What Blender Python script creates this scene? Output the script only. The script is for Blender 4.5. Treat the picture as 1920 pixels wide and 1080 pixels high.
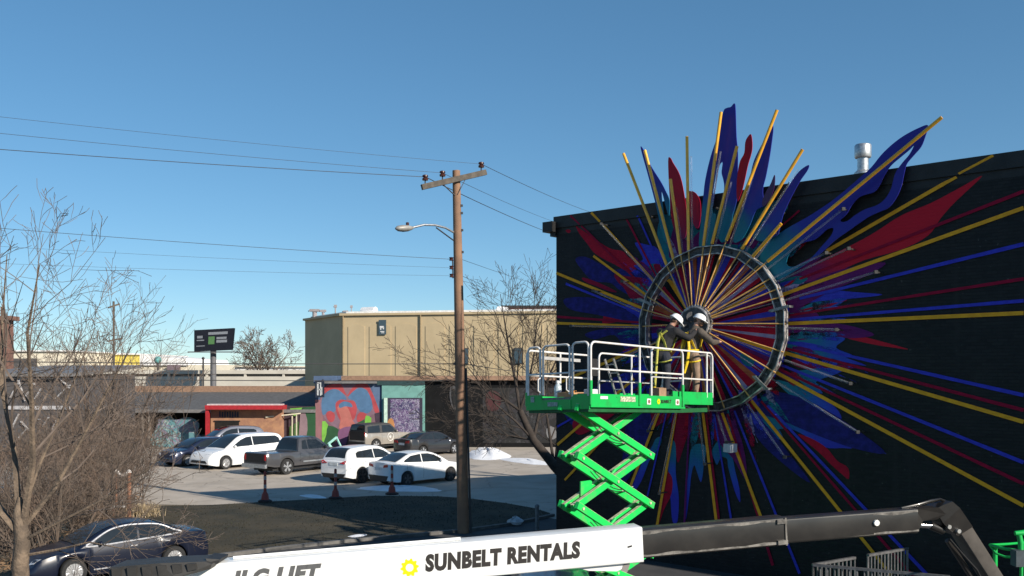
import bpy, bmesh, math, random
from mathutils import Vector, Matrix
R = math.radians
PI = math.pi
S = bpy.context.scene
for o in list(bpy.data.objects): bpy.data.objects.remove(o)
COL = S.collection

# ------------------------------------------------------------------ camera, sky, sun, exposure
CAM_Z = 5.1
FPX, VH = 1800.0, 700.0                 # focal length and horizon row of the 1920 px photograph
cam = bpy.data.objects.new('camera', bpy.data.cameras.new('camera'))
COL.objects.link(cam)
cam.location = (0, 0, CAM_Z); cam.rotation_euler = (PI / 2, 0, 0)
cam.data.sensor_width = 36; cam.data.lens = 36 * FPX / 1920
cam.data.shift_y = (VH - 540) / 1920
cam.data.clip_start = 0.1; cam.data.clip_end = 3000
S.camera = cam
S.render.resolution_x, S.render.resolution_y = 1024, 576

SUN_AZ, SUN_EL = 49.0, 26.5             # degrees to the right of straight behind the camera, degrees up
w = bpy.data.worlds.new('World'); S.world = w; w.use_nodes = True
wn = w.node_tree.nodes; bg = wn['Background']
sky = wn.new('ShaderNodeTexSky'); sky.sky_type = 'NISHITA'; sky.sun_disc = False
sky.sun_elevation = R(SUN_EL); sky.sun_rotation = R(180 - SUN_AZ)
sky.altitude = 300; sky.air_density = 0.8; sky.dust_density = 0.0; sky.ozone_density = 6.0
tint = wn.new('ShaderNodeMix'); tint.data_type = 'RGBA'; tint.blend_type = 'MULTIPLY'; tint.inputs['Factor'].default_value = 1
tint.inputs[7].default_value = (.965, 1.03, .965, 1)     # white balance of the photograph
gam = wn.new('ShaderNodeGamma'); gam.inputs['Gamma'].default_value = .74
hsv = wn.new('ShaderNodeHueSaturation'); hsv.inputs['Saturation'].default_value = 1.115
w.node_tree.links.new(sky.outputs['Color'], hsv.inputs['Color']); w.node_tree.links.new(hsv.outputs['Color'], gam.inputs['Color']); w.node_tree.links.new(gam.outputs['Color'], tint.inputs[6]); w.node_tree.links.new(tint.outputs[2], bg.inputs['Color'])
bg.inputs['Strength'].default_value = 0.122
sun = bpy.data.objects.new('sun', bpy.data.lights.new('sun', 'SUN')); COL.objects.link(sun)
sun.data.energy = 4.3; sun.data.angle = R(0.5); sun.data.color = (1.0, 0.91, 0.78)
sdir = Vector((math.sin(R(SUN_AZ)) * math.cos(R(SUN_EL)), -math.cos(R(SUN_AZ)) * math.cos(R(SUN_EL)), math.sin(R(SUN_EL))))
sun.rotation_euler = sdir.to_track_quat('Z', 'Y').to_euler(); sun.location = sdir * 60
S.view_settings.view_transform = 'Standard'; S.view_settings.look = 'None'
S.view_settings.exposure = 0.65; S.view_settings.gamma = 1; S.view_settings.use_curve_mapping = False
try:
    S.cycles.max_bounces = 8; S.cycles.transparent_max_bounces = 12
except Exception: pass

# ------------------------------------------------------------------ helpers
def P(u, v, Y):  return Vector(((u - 960) / FPX * Y, Y, CAM_Z - (v - VH) / FPX * Y))
def G(u, v, z=0.0):
    Y = FPX * (CAM_Z - z) / (v - VH)
    return Vector(((u - 960) / FPX * Y, Y, z))

class MB:
    def __init__(s): s.v = []; s.f = []
    def add(s, vs, fs):
        b = len(s.v); s.v += [Vector(x) for x in vs]; s.f += [[b + i for i in f] for f in fs]; return s
    def box(s, c, size, m=None):
        x, y, z = size[0] / 2, size[1] / 2, size[2] / 2
        vs = [Vector((a * x, b * y, d * z)) for a in (-1, 1) for b in (-1, 1) for d in (-1, 1)]
        if m is not None: vs = [m @ q for q in vs]
        c = Vector(c)
        return s.add([c + q for q in vs], [(0, 1, 3, 2), (4, 6, 7, 5), (0, 4, 5, 1), (2, 3, 7, 6), (0, 2, 6, 4), (1, 5, 7, 3)])
    def beam(s, p, q, w, h, up=(0, 0, 1)):
        p, q = Vector(p), Vector(q); d = (q - p); L = d.length; d.normalize()
        up = Vector(up); a = d.cross(up)
        if a.length < 1e-4: a = d.cross(Vector((1, 0, 0)))
        a.normalize(); b = a.cross(d)
        return s.box((p + q) / 2, (L, w, h), Matrix((d, a, b)).transposed())
    def tube(s, pts, r, n=8, cap=True):
        pts = [Vector(p) for p in pts]
        if not isinstance(r, (list, tuple)): r = [r] * len(pts)
        b = len(s.v); k = len(pts); ref = None
        for i, p in enumerate(pts):
            t = (pts[min(i + 1, k - 1)] - pts[max(i - 1, 0)])
            if t.length < 1e-9: t = Vector((0, 0, 1))
            t.normalize()
            if ref is None:
                ref = t.cross(Vector((0.31, 0.17, 0.93)))
                if ref.length < .05: ref = t.cross(Vector((1, 0, 0)))
            ref = ref - t * ref.dot(t); ref.normalize(); bi = t.cross(ref)
            for j in range(n):
                a = 2 * PI * j / n
                s.v.append(p + (ref * math.cos(a) + bi * math.sin(a)) * r[i])
        for i in range(k - 1):
            for j in range(n):
                s.f.append([b + i * n + j, b + i * n + (j + 1) % n, b + (i + 1) * n + (j + 1) % n, b + (i + 1) * n + j])
        if cap:
            s.f.append([b + j for j in range(n)][::-1]); s.f.append([b + (k - 1) * n + j for j in range(n)])
        return s
    def loop(s, pts, r, n=6): 
        pts = [Vector(p) for p in pts]
        return s.tube(pts + [pts[0], pts[1]], r, n)
    def prism(s, poly, ext):
        ext = Vector(ext); poly = [Vector(p) for p in poly]; n = len(poly)
        fs = [list(range(n))[::-1], list(range(n, 2 * n))] + [[i, (i + 1) % n, n + (i + 1) % n, n + i] for i in range(n)]
        return s.add(poly + [p + ext for p in poly], fs)
    def lathe(s, c, prof, n=16, axis='z', m=None):
        c = Vector(c); b = len(s.v); k = len(prof)
        for (r, h) in prof:
            for j in range(n):
                a = 2 * PI * j / n
                q = Vector((r * math.cos(a), r * math.sin(a), h))
                if axis == 'y': q = Vector((q.x, q.z, q.y))
                if axis == 'x': q = Vector((q.z, q.x, q.y))
                if m is not None: q = m @ q
                s.v.append(c + q)
        for i in range(k - 1):
            for j in range(n):
                s.f.append([b + i * n + j, b + i * n + (j + 1) % n, b + (i + 1) * n + (j + 1) % n, b + (i + 1) * n + j])
        s.f.append([b + j for j in range(n)][::-1]); s.f.append([b + (k - 1) * n + j for j in range(n)])
        return s
    def ball(s, c, r, n=10, k=6, sc=(1, 1, 1)):
        c = Vector(c); b = len(s.v)
        for i in range(k + 1):
            t = PI * i / k
            for j in range(n):
                a = 2 * PI * j / n
                rr = max(math.sin(t), .002)
                s.v.append(c + Vector((r * sc[0] * rr * math.cos(a), r * sc[1] * rr * math.sin(a), r * sc[2] * math.cos(t))))
        for i in range(k):
            for j in range(n):
                s.f.append([b + i * n + j, b + (i + 1) * n + j, b + (i + 1) * n + (j + 1) % n, b + i * n + (j + 1) % n])
        return s

ROOT = {}
def tag(o, label=None, cat=None, group=None, kind=None):
    if label: o['label'] = label
    if cat: o['category'] = cat
    if group: o['group'] = group
    if kind: o['kind'] = kind
    return o
def thing(name, label, cat, loc=(0, 0, 0), rz=0.0, group=None):
    o = bpy.data.objects.new(name, None); COL.objects.link(o)
    o.location = loc; o.rotation_euler = (0, 0, rz); o.empty_display_size = .2
    ROOT[o.name] = Vector(loc)
    return tag(o, label, cat, group)
def link_mesh(name, me, m, parent=None):
    o = bpy.data.objects.new(name, me); COL.objects.link(o)
    if m is not None and len(me.materials) == 0: me.materials.append(m)
    if parent is not None: o.parent = parent
    return o
def build(name, mb, m, parent=None, local=False, smooth=None, label=None):
    """one mesh object; vertices are in world space unless local"""
    off = Vector((0, 0, 0))
    if parent is not None:
        off = ROOT.get(parent.name, Vector((0, 0, 0)))
        if local: off = Vector((0, 0, 0))
    me = bpy.data.meshes.new(name)
    me.from_pydata([q - off for q in mb.v], [], mb.f)
    me.validate()
    bm = bmesh.new(); bm.from_mesh(me); bmesh.ops.recalc_face_normals(bm, faces=bm.faces); bm.to_mesh(me); bm.free()
    if smooth is not None:
        me.shade_smooth(); me.set_sharp_from_angle(angle=R(smooth))
    o = link_mesh(name, me, m, parent)
    if parent is not None and parent.name in ROOT: ROOT[o.name] = off
    if label: o['label'] = label
    return o
def struct(name, mb, m, smooth=None): return tag(build(name, mb, m, None, smooth=smooth), kind='structure')
def solo(name, mb, m, label, cat, group=None, smooth=None):
    return tag(build(name, mb, m, None, smooth=smooth), label, cat, group)
def copy_tree(o, parent=None):
    c = o.copy(); COL.objects.link(c)
    if parent is not None: c.parent = parent
    for ch in list(o.children): copy_tree(ch, c)
    return c

def crv(pts, n=5, closed=True):
    """Catmull-Rom through 2-D points"""
    out = []; k = len(pts)
    for i in range(k if closed else k - 1):
        if closed: p0, p1, p2, p3 = pts[i - 1], pts[i], pts[(i + 1) % k], pts[(i + 2) % k]
        else: p0, p1, p2, p3 = pts[max(i - 1, 0)], pts[i], pts[i + 1], pts[min(i + 2, k - 1)]
        for j in range(n):
            t = j / n
            out.append(tuple(.5 * ((2 * b) + (-a + c) * t + (2 * a - 5 * b + 4 * c - d) * t * t + (-a + 3 * b - 3 * c + d) * t ** 3)
                             for a, b, c, d in zip(p0, p1, p2, p3)))
    if not closed: out.append(tuple(pts[-1]))
    return out
def flat_mesh(name, loops, ext=0.0):
    """filled 2-D outline(s) with holes -> mesh in its XY plane"""
    c = bpy.data.curves.new(name, 'CURVE'); c.dimensions = '2D'; c.fill_mode = 'BOTH'; c.extrude = ext
    for lp in loops:
        sp = c.splines.new('POLY'); sp.points.add(len(lp) - 1); sp.use_cyclic_u = True
        for q, p in zip(sp.points, lp): q.co = (p[0], p[1], 0, 1)
    o = bpy.data.objects.new(name, c)
    me = bpy.data.meshes.new_from_object(o)
    bpy.data.objects.remove(o); bpy.data.curves.remove(c)
    return me
def text_mesh(txt, size=1.0, bold=0.02, shear=0.0, ext=0.002, space=1.0):
    c = bpy.data.curves.new('lettering', 'FONT'); c.body = txt; c.size = size; c.offset = bold; c.shear = shear
    c.extrude = ext; c.space_character = space; c.resolution_u = 3
    o = bpy.data.objects.new('lettering', c)
    me = bpy.data.meshes.new_from_object(o)
    bpy.data.objects.remove(o); bpy.data.curves.remove(c)
    return me

# ------------------------------------------------------------------ materials
MATS = {}
def mat(name, col, rough=.6, metal=0.0, var=.12, scale=6.0, bump=0.0, bscale=40.0, spec=.5, coat=0.0, col2=None, mixpos=(.42, .62), detail=4, trans=0.0, ior=1.45):
    if name in MATS: return MATS[name]
    m = bpy.data.materials.new(name); m.use_nodes = True; MATS[name] = m
    N, Lk = m.node_tree.nodes, m.node_tree.links
    b = N['Principled BSDF']
    b.inputs['Roughness'].default_value = rough; b.inputs['Metallic'].default_value = metal
    b.inputs['Specular IOR Level'].default_value = spec; b.inputs['Coat Weight'].default_value = coat
    b.inputs['Coat Roughness'].default_value = .08
    b.inputs['Transmission Weight'].default_value = trans; b.inputs['IOR'].default_value = ior
    tc = N.new('ShaderNodeTexCoord')
    c1 = tuple(col) + (1,)
    c2 = (tuple(col2) + (1,)) if col2 else tuple(max(0, x * (1 - var)) for x in col) + (1,)
    if not col2: c1 = tuple(min(1, x * (1 + var)) for x in col) + (1,)
    nz = N.new('ShaderNodeTexNoise'); nz.inputs['Scale'].default_value = scale; nz.inputs['Detail'].default_value = detail
    nz.inputs['Roughness'].default_value = .62
    Lk.new(tc.outputs['Object'], nz.inputs['Vector'])
    rp = N.new('ShaderNodeValToRGB'); rp.color_ramp.elements[0].position = mixpos[0]; rp.color_ramp.elements[1].position = mixpos[1]
    rp.color_ramp.elements[0].color = c2; rp.color_ramp.elements[1].color = c1
    Lk.new(nz.outputs['Fac'], rp.inputs['Fac']); Lk.new(rp.outputs['Color'], b.inputs['Base Color'])
    if bump:
        n2 = N.new('ShaderNodeTexNoise'); n2.inputs['Scale'].default_value = bscale; n2.inputs['Detail'].default_value = 5
        Lk.new(tc.outputs['Object'], n2.inputs['Vector'])
        bp = N.new('ShaderNodeBump'); bp.inputs['Strength'].default_value = bump; bp.inputs['Distance'].default_value = .02
        Lk.new(n2.outputs['Fac'], bp.inputs['Height']); Lk.new(bp.outputs['Normal'], b.inputs['Normal'])
    return m
def brick_bump(m, sx=1.0, swap=True, strength=.5, bw=.21, rh=.072):
    """painted-brick relief in the object's own XY plane"""
    N, Lk = m.node_tree.nodes, m.node_tree.links
    b = N['Principled BSDF']; tc = N.new('ShaderNodeTexCoord')
    br = N.new('ShaderNodeTexBrick'); br.inputs['Scale'].default_value = 1.0
    br.inputs['Brick Width'].default_value = bw; br.inputs['Row Height'].default_value = rh
    br.inputs['Mortar Size'].default_value = .008; br.inputs['Mortar Smooth'].default_value = .3
    br.inputs['Color1'].default_value = (1, 1, 1, 1); br.inputs['Color2'].default_value = (.75, .75, .75, 1); br.inputs['Mortar'].default_value = (0, 0, 0, 1)
    Lk.new(tc.outputs['Object'], br.inputs['Vector'])
    nz = N.new('ShaderNodeTexNoise'); nz.inputs['Scale'].default_value = 22; nz.inputs['Detail'].default_value = 5
    Lk.new(tc.outputs['Object'], nz.inputs['Vector'])
    mx = N.new('ShaderNodeMath'); mx.operation = 'MULTIPLY_ADD'; mx.inputs[1].default_value = .55
    Lk.new(nz.outputs['Fac'], mx.inputs[0]); Lk.new(br.outputs['Color'], mx.inputs[2])
    bp = N.new('ShaderNodeBump'); bp.inputs['Strength'].default_value = strength; bp.inputs['Distance'].default_value = .012
    Lk.new(mx.outputs[0], bp.inputs['Height']); Lk.new(bp.outputs['Normal'], b.inputs['Normal'])
    return m

M_black_steel = mat('black_steel', (.05, .047, .044), .38, .0, .25, 5, .1, 60)
M_chrome = mat('chrome', (.75, .75, .76), .15, 1.0, .05, 10)
M_galv = mat('galvanised_steel', (.5, .51, .52), .42, .8, .15, 14)
M_rubber = mat('tyre_rubber', (.022, .022, .023), .85, 0, .2, 20, .2, 80)
M_rim = mat('alloy_rim', (.62, .62, .63), .3, .7, .08, 12)
M_glass = mat('car_glass', (.018, .022, .025), .04, 0, .1, 3, spec=.7)
M_tail = mat('tail_lamp_red', (.42, .012, .015), .2, 0, .1, 20, spec=.7)
M_head = mat('headlamp_glass', (.55, .57, .6), .12, .2, .1, 20, spec=.8)
M_plate = mat('licence_plate', (.6, .62, .62), .5)
M_trimblack = mat('black_plastic_trim', (.02, .02, .021), .6, 0, .2, 10)
# ------------------------------------------------------------------ ground, lot, street, verge
M_dirt = mat('dead_grass_ground', (.20, .165, .115), .95, 0, .1, 1.3, .5, 30, col2=(.12, .098, .065))
M_lot = mat('old_concrete_lot', (.46, .405, .345), .9, 0, .1, .55, .15, 60, col2=(.385, .337, .283), detail=8)
M_street = mat('street_asphalt', (.062, .062, .064), .9, 0, .1, .8, .25, 90, col2=(.045, .046, .05), detail=8)
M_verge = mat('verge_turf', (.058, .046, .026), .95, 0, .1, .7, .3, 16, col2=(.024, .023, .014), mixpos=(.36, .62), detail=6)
M_blade = mat('winter_grass', (.030, .032, .016), .8, 0, .1, .8, col2=(.027, .024, .016))
M_kerb = mat('kerb_concrete', (.13, .125, .12), .85, 0, .2, 3, .2, 50)
M_snow = mat('old_snow', (.78, .79, .82), .7, 0, .06, 2.5, .4, 14)

def add_detail(m, fn):
    N, Lk = m.node_tree.nodes, m.node_tree.links; b = N['Principled BSDF']; src = b.inputs['Base Color'].links[0].from_socket
    tc = N.new('ShaderNodeTexCoord'); out = fn(N, Lk, tc, src); Lk.new(out, b.inputs['Base Color'])
def mixc(N, Lk, fac, a, col):
    mx = N.new('ShaderNodeMix'); mx.data_type = 'RGBA'; Lk.new(fac, mx.inputs['Factor']); Lk.new(a, mx.inputs[6]); mx.inputs[7].default_value = tuple(col) + (1,); return mx.outputs[2]
def ramp(N, Lk, v, p0, c0, p1, c1):
    rp = N.new('ShaderNodeValToRGB'); e = rp.color_ramp.elements; e[0].position = p0; e[1].position = p1; e[0].color = (c0, c0, c0, 1); e[1].color = (c1, c1, c1, 1); Lk.new(v, rp.inputs['Fac']); return rp.outputs['Color']
def lot_detail(N, Lk, tc, src):
    nw = N.new('ShaderNodeTexNoise'); nw.inputs['Scale'].default_value = .9; nw.inputs['Detail'].default_value = 4; Lk.new(tc.outputs['Object'], nw.inputs['Vector'])
    wp = N.new('ShaderNodeVectorMath'); wp.operation = 'MULTIPLY_ADD'; wp.inputs[1].default_value = (1.6, 1.6, 0); Lk.new(nw.outputs['Color'], wp.inputs[0]); Lk.new(tc.outputs['Object'], wp.inputs[2])
    vo = N.new('ShaderNodeTexVoronoi'); vo.feature = 'DISTANCE_TO_EDGE'; vo.inputs['Scale'].default_value = .22; Lk.new(wp.outputs[0], vo.inputs['Vector'])
    s1 = mixc(N, Lk, ramp(N, Lk, vo.outputs['Distance'], .003, .45, .010, 0), src, (.12, .10, .085))
    ns = N.new('ShaderNodeTexNoise'); ns.inputs['Scale'].default_value = .35; ns.inputs['Detail'].default_value = 7; Lk.new(tc.outputs['Object'], ns.inputs['Vector'])
    s2 = mixc(N, Lk, ramp(N, Lk, ns.outputs['Fac'], .56, 0, .74, .35), s1, (.22, .19, .16))
    n3 = N.new('ShaderNodeTexNoise'); n3.inputs['Scale'].default_value = 1.7; n3.inputs['Detail'].default_value = 3; Lk.new(tc.outputs['Object'], n3.inputs['Vector'])
    return mixc(N, Lk, ramp(N, Lk, n3.outputs['Fac'], .68, 0, .76, .3), s2, (.16, .14, .125))
add_detail(M_lot, lot_detail)
struct('ground', MB().add([(-900, -300, 0), (900, -300, 0), (900, 1500, 0), (-900, 1500, 0)], [(0, 1, 2, 3)]), M_dirt)
sd = Vector((.776, .63, 0)); sn = Vector((.63, -.776, 0))          # street direction, towards the camera side
e0, e1 = G(180, 1075), G(1035, 968)
q0, q1 = e0 - sd * 60, e1 + sd * 3
struct('street', MB().add([p + Vector((0, 0, .004)) for p in (q0, q0 + sn * 45, q1 + sn * 45, q1)], [(0, 1, 2, 3)]), M_street)
lotp = [(-60, 38.2), (-16, 37.6), (-8, 36.5), (0, 33.6), (1.2, 33.9), (3.5, 31.5), (9, 30.5), (36, 40), (36, 66.2), (-60, 66.2)]
struct('parking_lot', MB().add([(x, y, .008) for x, y in lotp], [list(range(len(lotp)))]), M_lot)
up = [(150, 952), (270, 950), (400, 947), (560, 938), (700, 930), (820, 931), (880, 935), (950, 944), (1000, 953), (1030, 962)]
lo = [(1034, 968), (960, 984), (880, 995), (800, 1003), (650, 1016), (520, 1030), (400, 1045), (280, 1060), (180, 1073)]
vg = [G(u, v) for u, v in up + lo]
def inside(p, poly):
    c = False; n = len(poly)
    for i in range(n):
        a, b = poly[i], poly[i - 1]
        if (a.y > p.y) != (b.y > p.y) and p.x < (b.x - a.x) * (p.y - a.y) / (b.y - a.y) + a.x: c = not c
    return c
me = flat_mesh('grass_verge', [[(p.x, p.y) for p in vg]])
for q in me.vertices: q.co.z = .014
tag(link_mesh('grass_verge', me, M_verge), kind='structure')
rg = random.Random(4)
gb = MB(); x0, x1 = min(p.x for p in vg), max(p.x for p in vg); y0, y1 = min(p.y for p in vg), max(p.y for p in vg)
n = 0
while n < 15000:
    p = Vector((rg.uniform(x0, x1), rg.uniform(y0, y1), .012))
    if not inside(p, vg): continue
    n += 1
    if rg.random() > .45 + .5 * math.sin(p.x * 1.7 + math.sin(p.y * 2.1)) * math.sin(p.y * 1.3 - p.x * .4) + .25: continue
    a = rg.uniform(0, 2 * PI); h = rg.uniform(.02, .06); d = Vector((math.cos(a), math.sin(a), 0)) * rg.uniform(.006, .014)
    l = Vector((rg.uniform(-.05, .05), rg.uniform(-.05, .05), h))
    gb.add([p - d, p + d, p + l], [(0, 1, 2)])
tag(build('verge_grass', gb, M_blade), kind='stuff')
kb = MB()
kp = [G(u, v) for u, v in lo]
for a, b in zip(kp[:-1], kp[1:]):
    kb.beam(a + Vector((0, 0, .045)) + sn * .09, b + Vector((0, 0, .045)) + sn * .09, .15, .11)
struct('kerb', kb, M_kerb)

# ------------------------------------------------------------------ mural building
WD = 21.85
DR = Vector((.739, -.673, 0)).normalized()          # along the mural, to the right
WN = Vector((-.673, -.739, 0)).normalized()         # outward from the mural
WTOP = 9.72
NIN = -WN
def wall_uv(u, v, off=0.0):
    """pixel -> (a along wall, b height) on the wall plane moved outward by off; a from the left corner"""
    q = (u - 960) / FPX; D = WD - off
    Y = D / (NIN.x * q + NIN.y)
    p = Vector((q * Y, Y, CAM_Z - (v - VH) / FPX * Y))
    return ((p - KC).dot(DR), p.z)
_q = (1043 - 960) / FPX; _Y = WD / (NIN.x * _q + NIN.y)
KC = Vector((_q * _Y, _Y, 0))                        # left corner at the ground
WM = Matrix(((DR.x, 0, WN.x, KC.x), (DR.y, 0, WN.y, KC.y), (0, 1, 0, 0), (0, 0, 0, 1)))
def wall_world(a, b, off=0.0): return KC + DR * a + Vector((0, 0, b)) + WN * off

M_wall = brick_bump(mat('black_painted_brick', (.0105, .0115, .0135), .55, 0, .2, 9, spec=.3, col2=(.0075, .0078, .0088), detail=8), strength=.7)
def wall_detail(N, Lk, tc, src):
    n1 = N.new('ShaderNodeTexNoise'); n1.inputs['Scale'].default_value = .5; n1.inputs['Detail'].default_value = 8; n1.inputs['Roughness'].default_value = .7; Lk.new(tc.outputs['Object'], n1.inputs['Vector'])
    s1 = mixc(N, Lk, ramp(N, Lk, n1.outputs['Fac'], .5, 0, .68, .8), src, (.021, .0205, .0205))
    n2 = N.new('ShaderNodeTexNoise'); n2.inputs['Scale'].default_value = 9; n2.inputs['Detail'].default_value = 3; Lk.new(tc.outputs['Object'], n2.inputs['Vector'])
    s2 = mixc(N, Lk, ramp(N, Lk, n2.outputs['Fac'], .69, 0, .73, .55), s1, (.10, .095, .085))
    mp = N.new('ShaderNodeMapping'); mp.inputs['Scale'].default_value = (3.0, .16, 1); Lk.new(tc.outputs['Object'], mp.inputs['Vector'])
    n4 = N.new('ShaderNodeTexNoise'); n4.inputs['Scale'].default_value = 1.2; n4.inputs['Detail'].default_value = 5; Lk.new(mp.outputs[0], n4.inputs['Vector'])
    s3 = mixc(N, Lk, ramp(N, Lk, n4.outputs['Fac'], .58, 0, .75, .5), s2, (.028, .027, .027))
    br = N.new('ShaderNodeTexBrick'); br.inputs['Scale'].default_value = 1; br.inputs['Brick Width'].default_value = .21; br.inputs['Row Height'].default_value = .072; br.inputs['Mortar Size'].default_value = .009
    br.inputs['Color1'].default_value = (0, 0, 0, 1); br.inputs['Color2'].default_value = (.75, .75, .75, 1); br.inputs['Mortar'].default_value = (0, 0, 0, 1); Lk.new(tc.outputs['Object'], br.inputs['Vector'])
    return mixc(N, Lk, br.outputs['Color'], s3, (.019, .019, .0195))
add_detail(M_wall, wall_detail)
M_coping = mat('black_painted_parapet', (.0125, .012, .0125), .5, 0, .3, 3, .4, 25)
M_roof = mat('roof_membrane', (.12, .12, .12), .9)
KL = 40.0
SIDE = Vector((.899, .438, 0))
mural = thing('mural_building', 'tall black painted brick building covered with a colourful sunburst mural', 'building', KC)
cR = KC + DR * KL; bL = KC + SIDE * 22; bR = cR + SIDE * 22
wb = MB()
zt = WTOP - .5
T = Vector((0, 0, zt))
wb.add([KC, cR, bR, bL, KC + T, cR + T, bR + T, bL + T], [(0, 1, 5, 4), (1, 2, 6, 5), (2, 3, 7, 6), (3, 0, 4, 7), (4, 5, 6, 7)])
# the front wall carries its own wall frame so that courses follow it
ow = build('wall', MB().add([q for q in wb.v], [(1, 2, 6, 5), (2, 3, 7, 6), (3, 0, 4, 7)]), M_coping, mural)
def wall_obj(name, me, m, parent, off=0.0):
    o = link_mesh(name, me, m, parent)
    o.matrix_basis = Matrix.Translation(-ROOT[parent.name]) @ WM @ Matrix.Translation((0, 0, off))
    ROOT[o.name] = Vector((0, 0, 0)); return o
fm = bpy.data.meshes.new('front_wall'); fm.from_pydata([(0, 0, 0), (KL, 0, 0), (KL, zt, 0), (0, zt, 0)], [], [(0, 1, 2, 3)])
wall_obj('front_wall', fm, M_wall, mural)
build('roof', MB().add([q + T * .998 for q in (KC, cR, bR, bL)], [(0, 1, 2, 3)]), M_roof, mural)
CB = WTOP - .34                                       # lower edge of the proud coping band
CP = .06
def ring_band(z0, z1, out, th):
    m = MB()
    o = out
    fl = [KC - DR * o + WN * o, cR + WN * o, bR + SIDE * o, bL - DR * o + SIDE * o]
    cen = (KC + cR + bR + bL) / 4
    inn = [p + (cen - p).normalized() * (th * 1.4) for p in fl]
    n = 4
    vs = [p + Vector((0, 0, z0)) for p in fl] + [p + Vector((0, 0, z1)) for p in fl] + [p + Vector((0, 0, z0)) for p in inn] + [p + Vector((0, 0, z1)) for p in inn]
    fs = []
    for i in range(4):
        j = (i + 1) % 4
        fs += [[i, j, 4 + j, 4 + i], [4 + i, 4 + j, 12 + j, 12 + i], [8 + j, 8 + i, 12 + i, 12 + j], [i, 8 + i, 8 + j, j]]
    return m.add(vs, fs)
build('parapet', ring_band(zt - .02, CB, .003, .5), M_coping, mural)
build('coping', ring_band(CB, WTOP, CP, .6), M_coping, mural)
# downpipe head at the far corner
gp = P(1036, 427, KC.y + .1)
build('gutter_end', MB().box(gp, (.36, .5, .3), Matrix.Rotation(R(-42), 3, 'Z')).box(gp + Vector((.1, 0, -.2)), (.2, .3, .14), Matrix.Rotation(R(-42), 3, 'Z')), M_coping, mural)

# ------------------------------------------------------------------ paint
def paint(name, c, c2=None, var=.1): return brick_bump(mat(name, c, .6, 0, var, 5, spec=.14, col2=c2, detail=7), strength=.6)
Pt_gold = paint('mural_gold', (.95, .42, .030), (.82, .35, .028))
Pt_red = paint('mural_red', (.50, .009, .034), (.40, .008, .03))
Pt_crim = paint('mural_crimson', (.36, .007, .040), (.27, .006, .034))
Pt_blue = paint('mural_blue', (.048, .060, .56), (.042, .046, .46))
Pt_dblue = paint('mural_deep_blue', (.026, .024, .20), (.018, .017, .12))
Pt_purp = paint('mural_purple', (.17, .016, .13), (.12, .014, .12))
Pt_dpur = paint('mural_dark_violet', (.042, .012, .07), (.028, .010, .05))
Pt_teal = paint('mural_teal', (.014, .19, .25), (.014, .15, .21))
Pt_black = paint('mural_black', (.012, .013, .015))
HUB_UV = None
def grad_mat(name, stops, r0, r1, cen, rough=.45, brick=True, metal=0.0):
    """colour painted in rings round the hub (teal at the base, blue at the tips)"""
    m = bpy.data.materials.new(name); m.use_nodes = True
    N, Lk = m.node_tree.nodes, m.node_tree.links; b = N['Principled BSDF']; b.inputs['Roughness'].default_value = rough; b.inputs['Specular IOR Level'].default_value = .15
    b.inputs['Metallic'].default_value = metal
    tc = N.new('ShaderNodeTexCoord'); vm = N.new('ShaderNodeVectorMath'); vm.operation = 'SUBTRACT'; vm.inputs[1].default_value = (cen[0], cen[1], 0)
    Lk.new(tc.outputs['Object'], vm.inputs[0])
    sp = N.new('ShaderNodeVectorMath'); sp.operation = 'MULTIPLY'; sp.inputs[1].default_value = (1, 1, 0); Lk.new(vm.outputs[0], sp.inputs[0])
    ln = N.new('ShaderNodeVectorMath'); ln.operation = 'LENGTH'; Lk.new(sp.outputs[0], ln.inputs[0])
    nz = N.new('ShaderNodeTexNoise'); nz.inputs['Scale'].default_value = 2.2; nz.inputs['Detail'].default_value = 5; Lk.new(tc.outputs['Object'], nz.inputs['Vector'])
    ad = N.new('ShaderNodeMath'); ad.operation = 'MULTIPLY_ADD'; ad.inputs[1].default_value = .9; Lk.new(nz.outputs['Fac'], ad.inputs[0]); Lk.new(ln.outputs['Value'], ad.inputs[2])
    mr = N.new('ShaderNodeMapRange'); mr.inputs['From Min'].default_value = r0 + .45; mr.inputs['From Max'].default_value = r1 + .45; Lk.new(ad.outputs[0], mr.inputs['Value'])
    rp = N.new('ShaderNodeValToRGB'); el = rp.color_ramp.elements
    el[0].position = stops[0][0]; el[0].color = tuple(stops[0][1]) + (1,)
    el[1].position = stops[-1][0]; el[1].color = tuple(stops[-1][1]) + (1,)
    for p, c in stops[1:-1]: e = el.new(p); e.color = tuple(c) + (1,)
    Lk.new(mr.outputs[0], rp.inputs['Fac']); Lk.new(rp.outputs['Color'], b.inputs['Base Color'])
    if brick: brick_bump(m, strength=.5)
    return m
HUBC = wall_uv(1300, 612, .0)
TEAL, BLUE, PURP = (.014, .20, .26), (.045, .048, .42), (.16, .016, .13)
Gr_wall = grad_mat('mural_teal_to_blue', [(0, TEAL), (.35, (.014, .15, .28)), (.7, (.034, .075, .50)), (1, (.038, .042, .44))], 2.9, 4.6, HUBC)
Gr_red = grad_mat('mural_purple_to_red', [(0, PURP), (.45, (.28, .012, .09)), (1, (.58, .010, .03))], 3.0, 4.4, HUBC)

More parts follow.
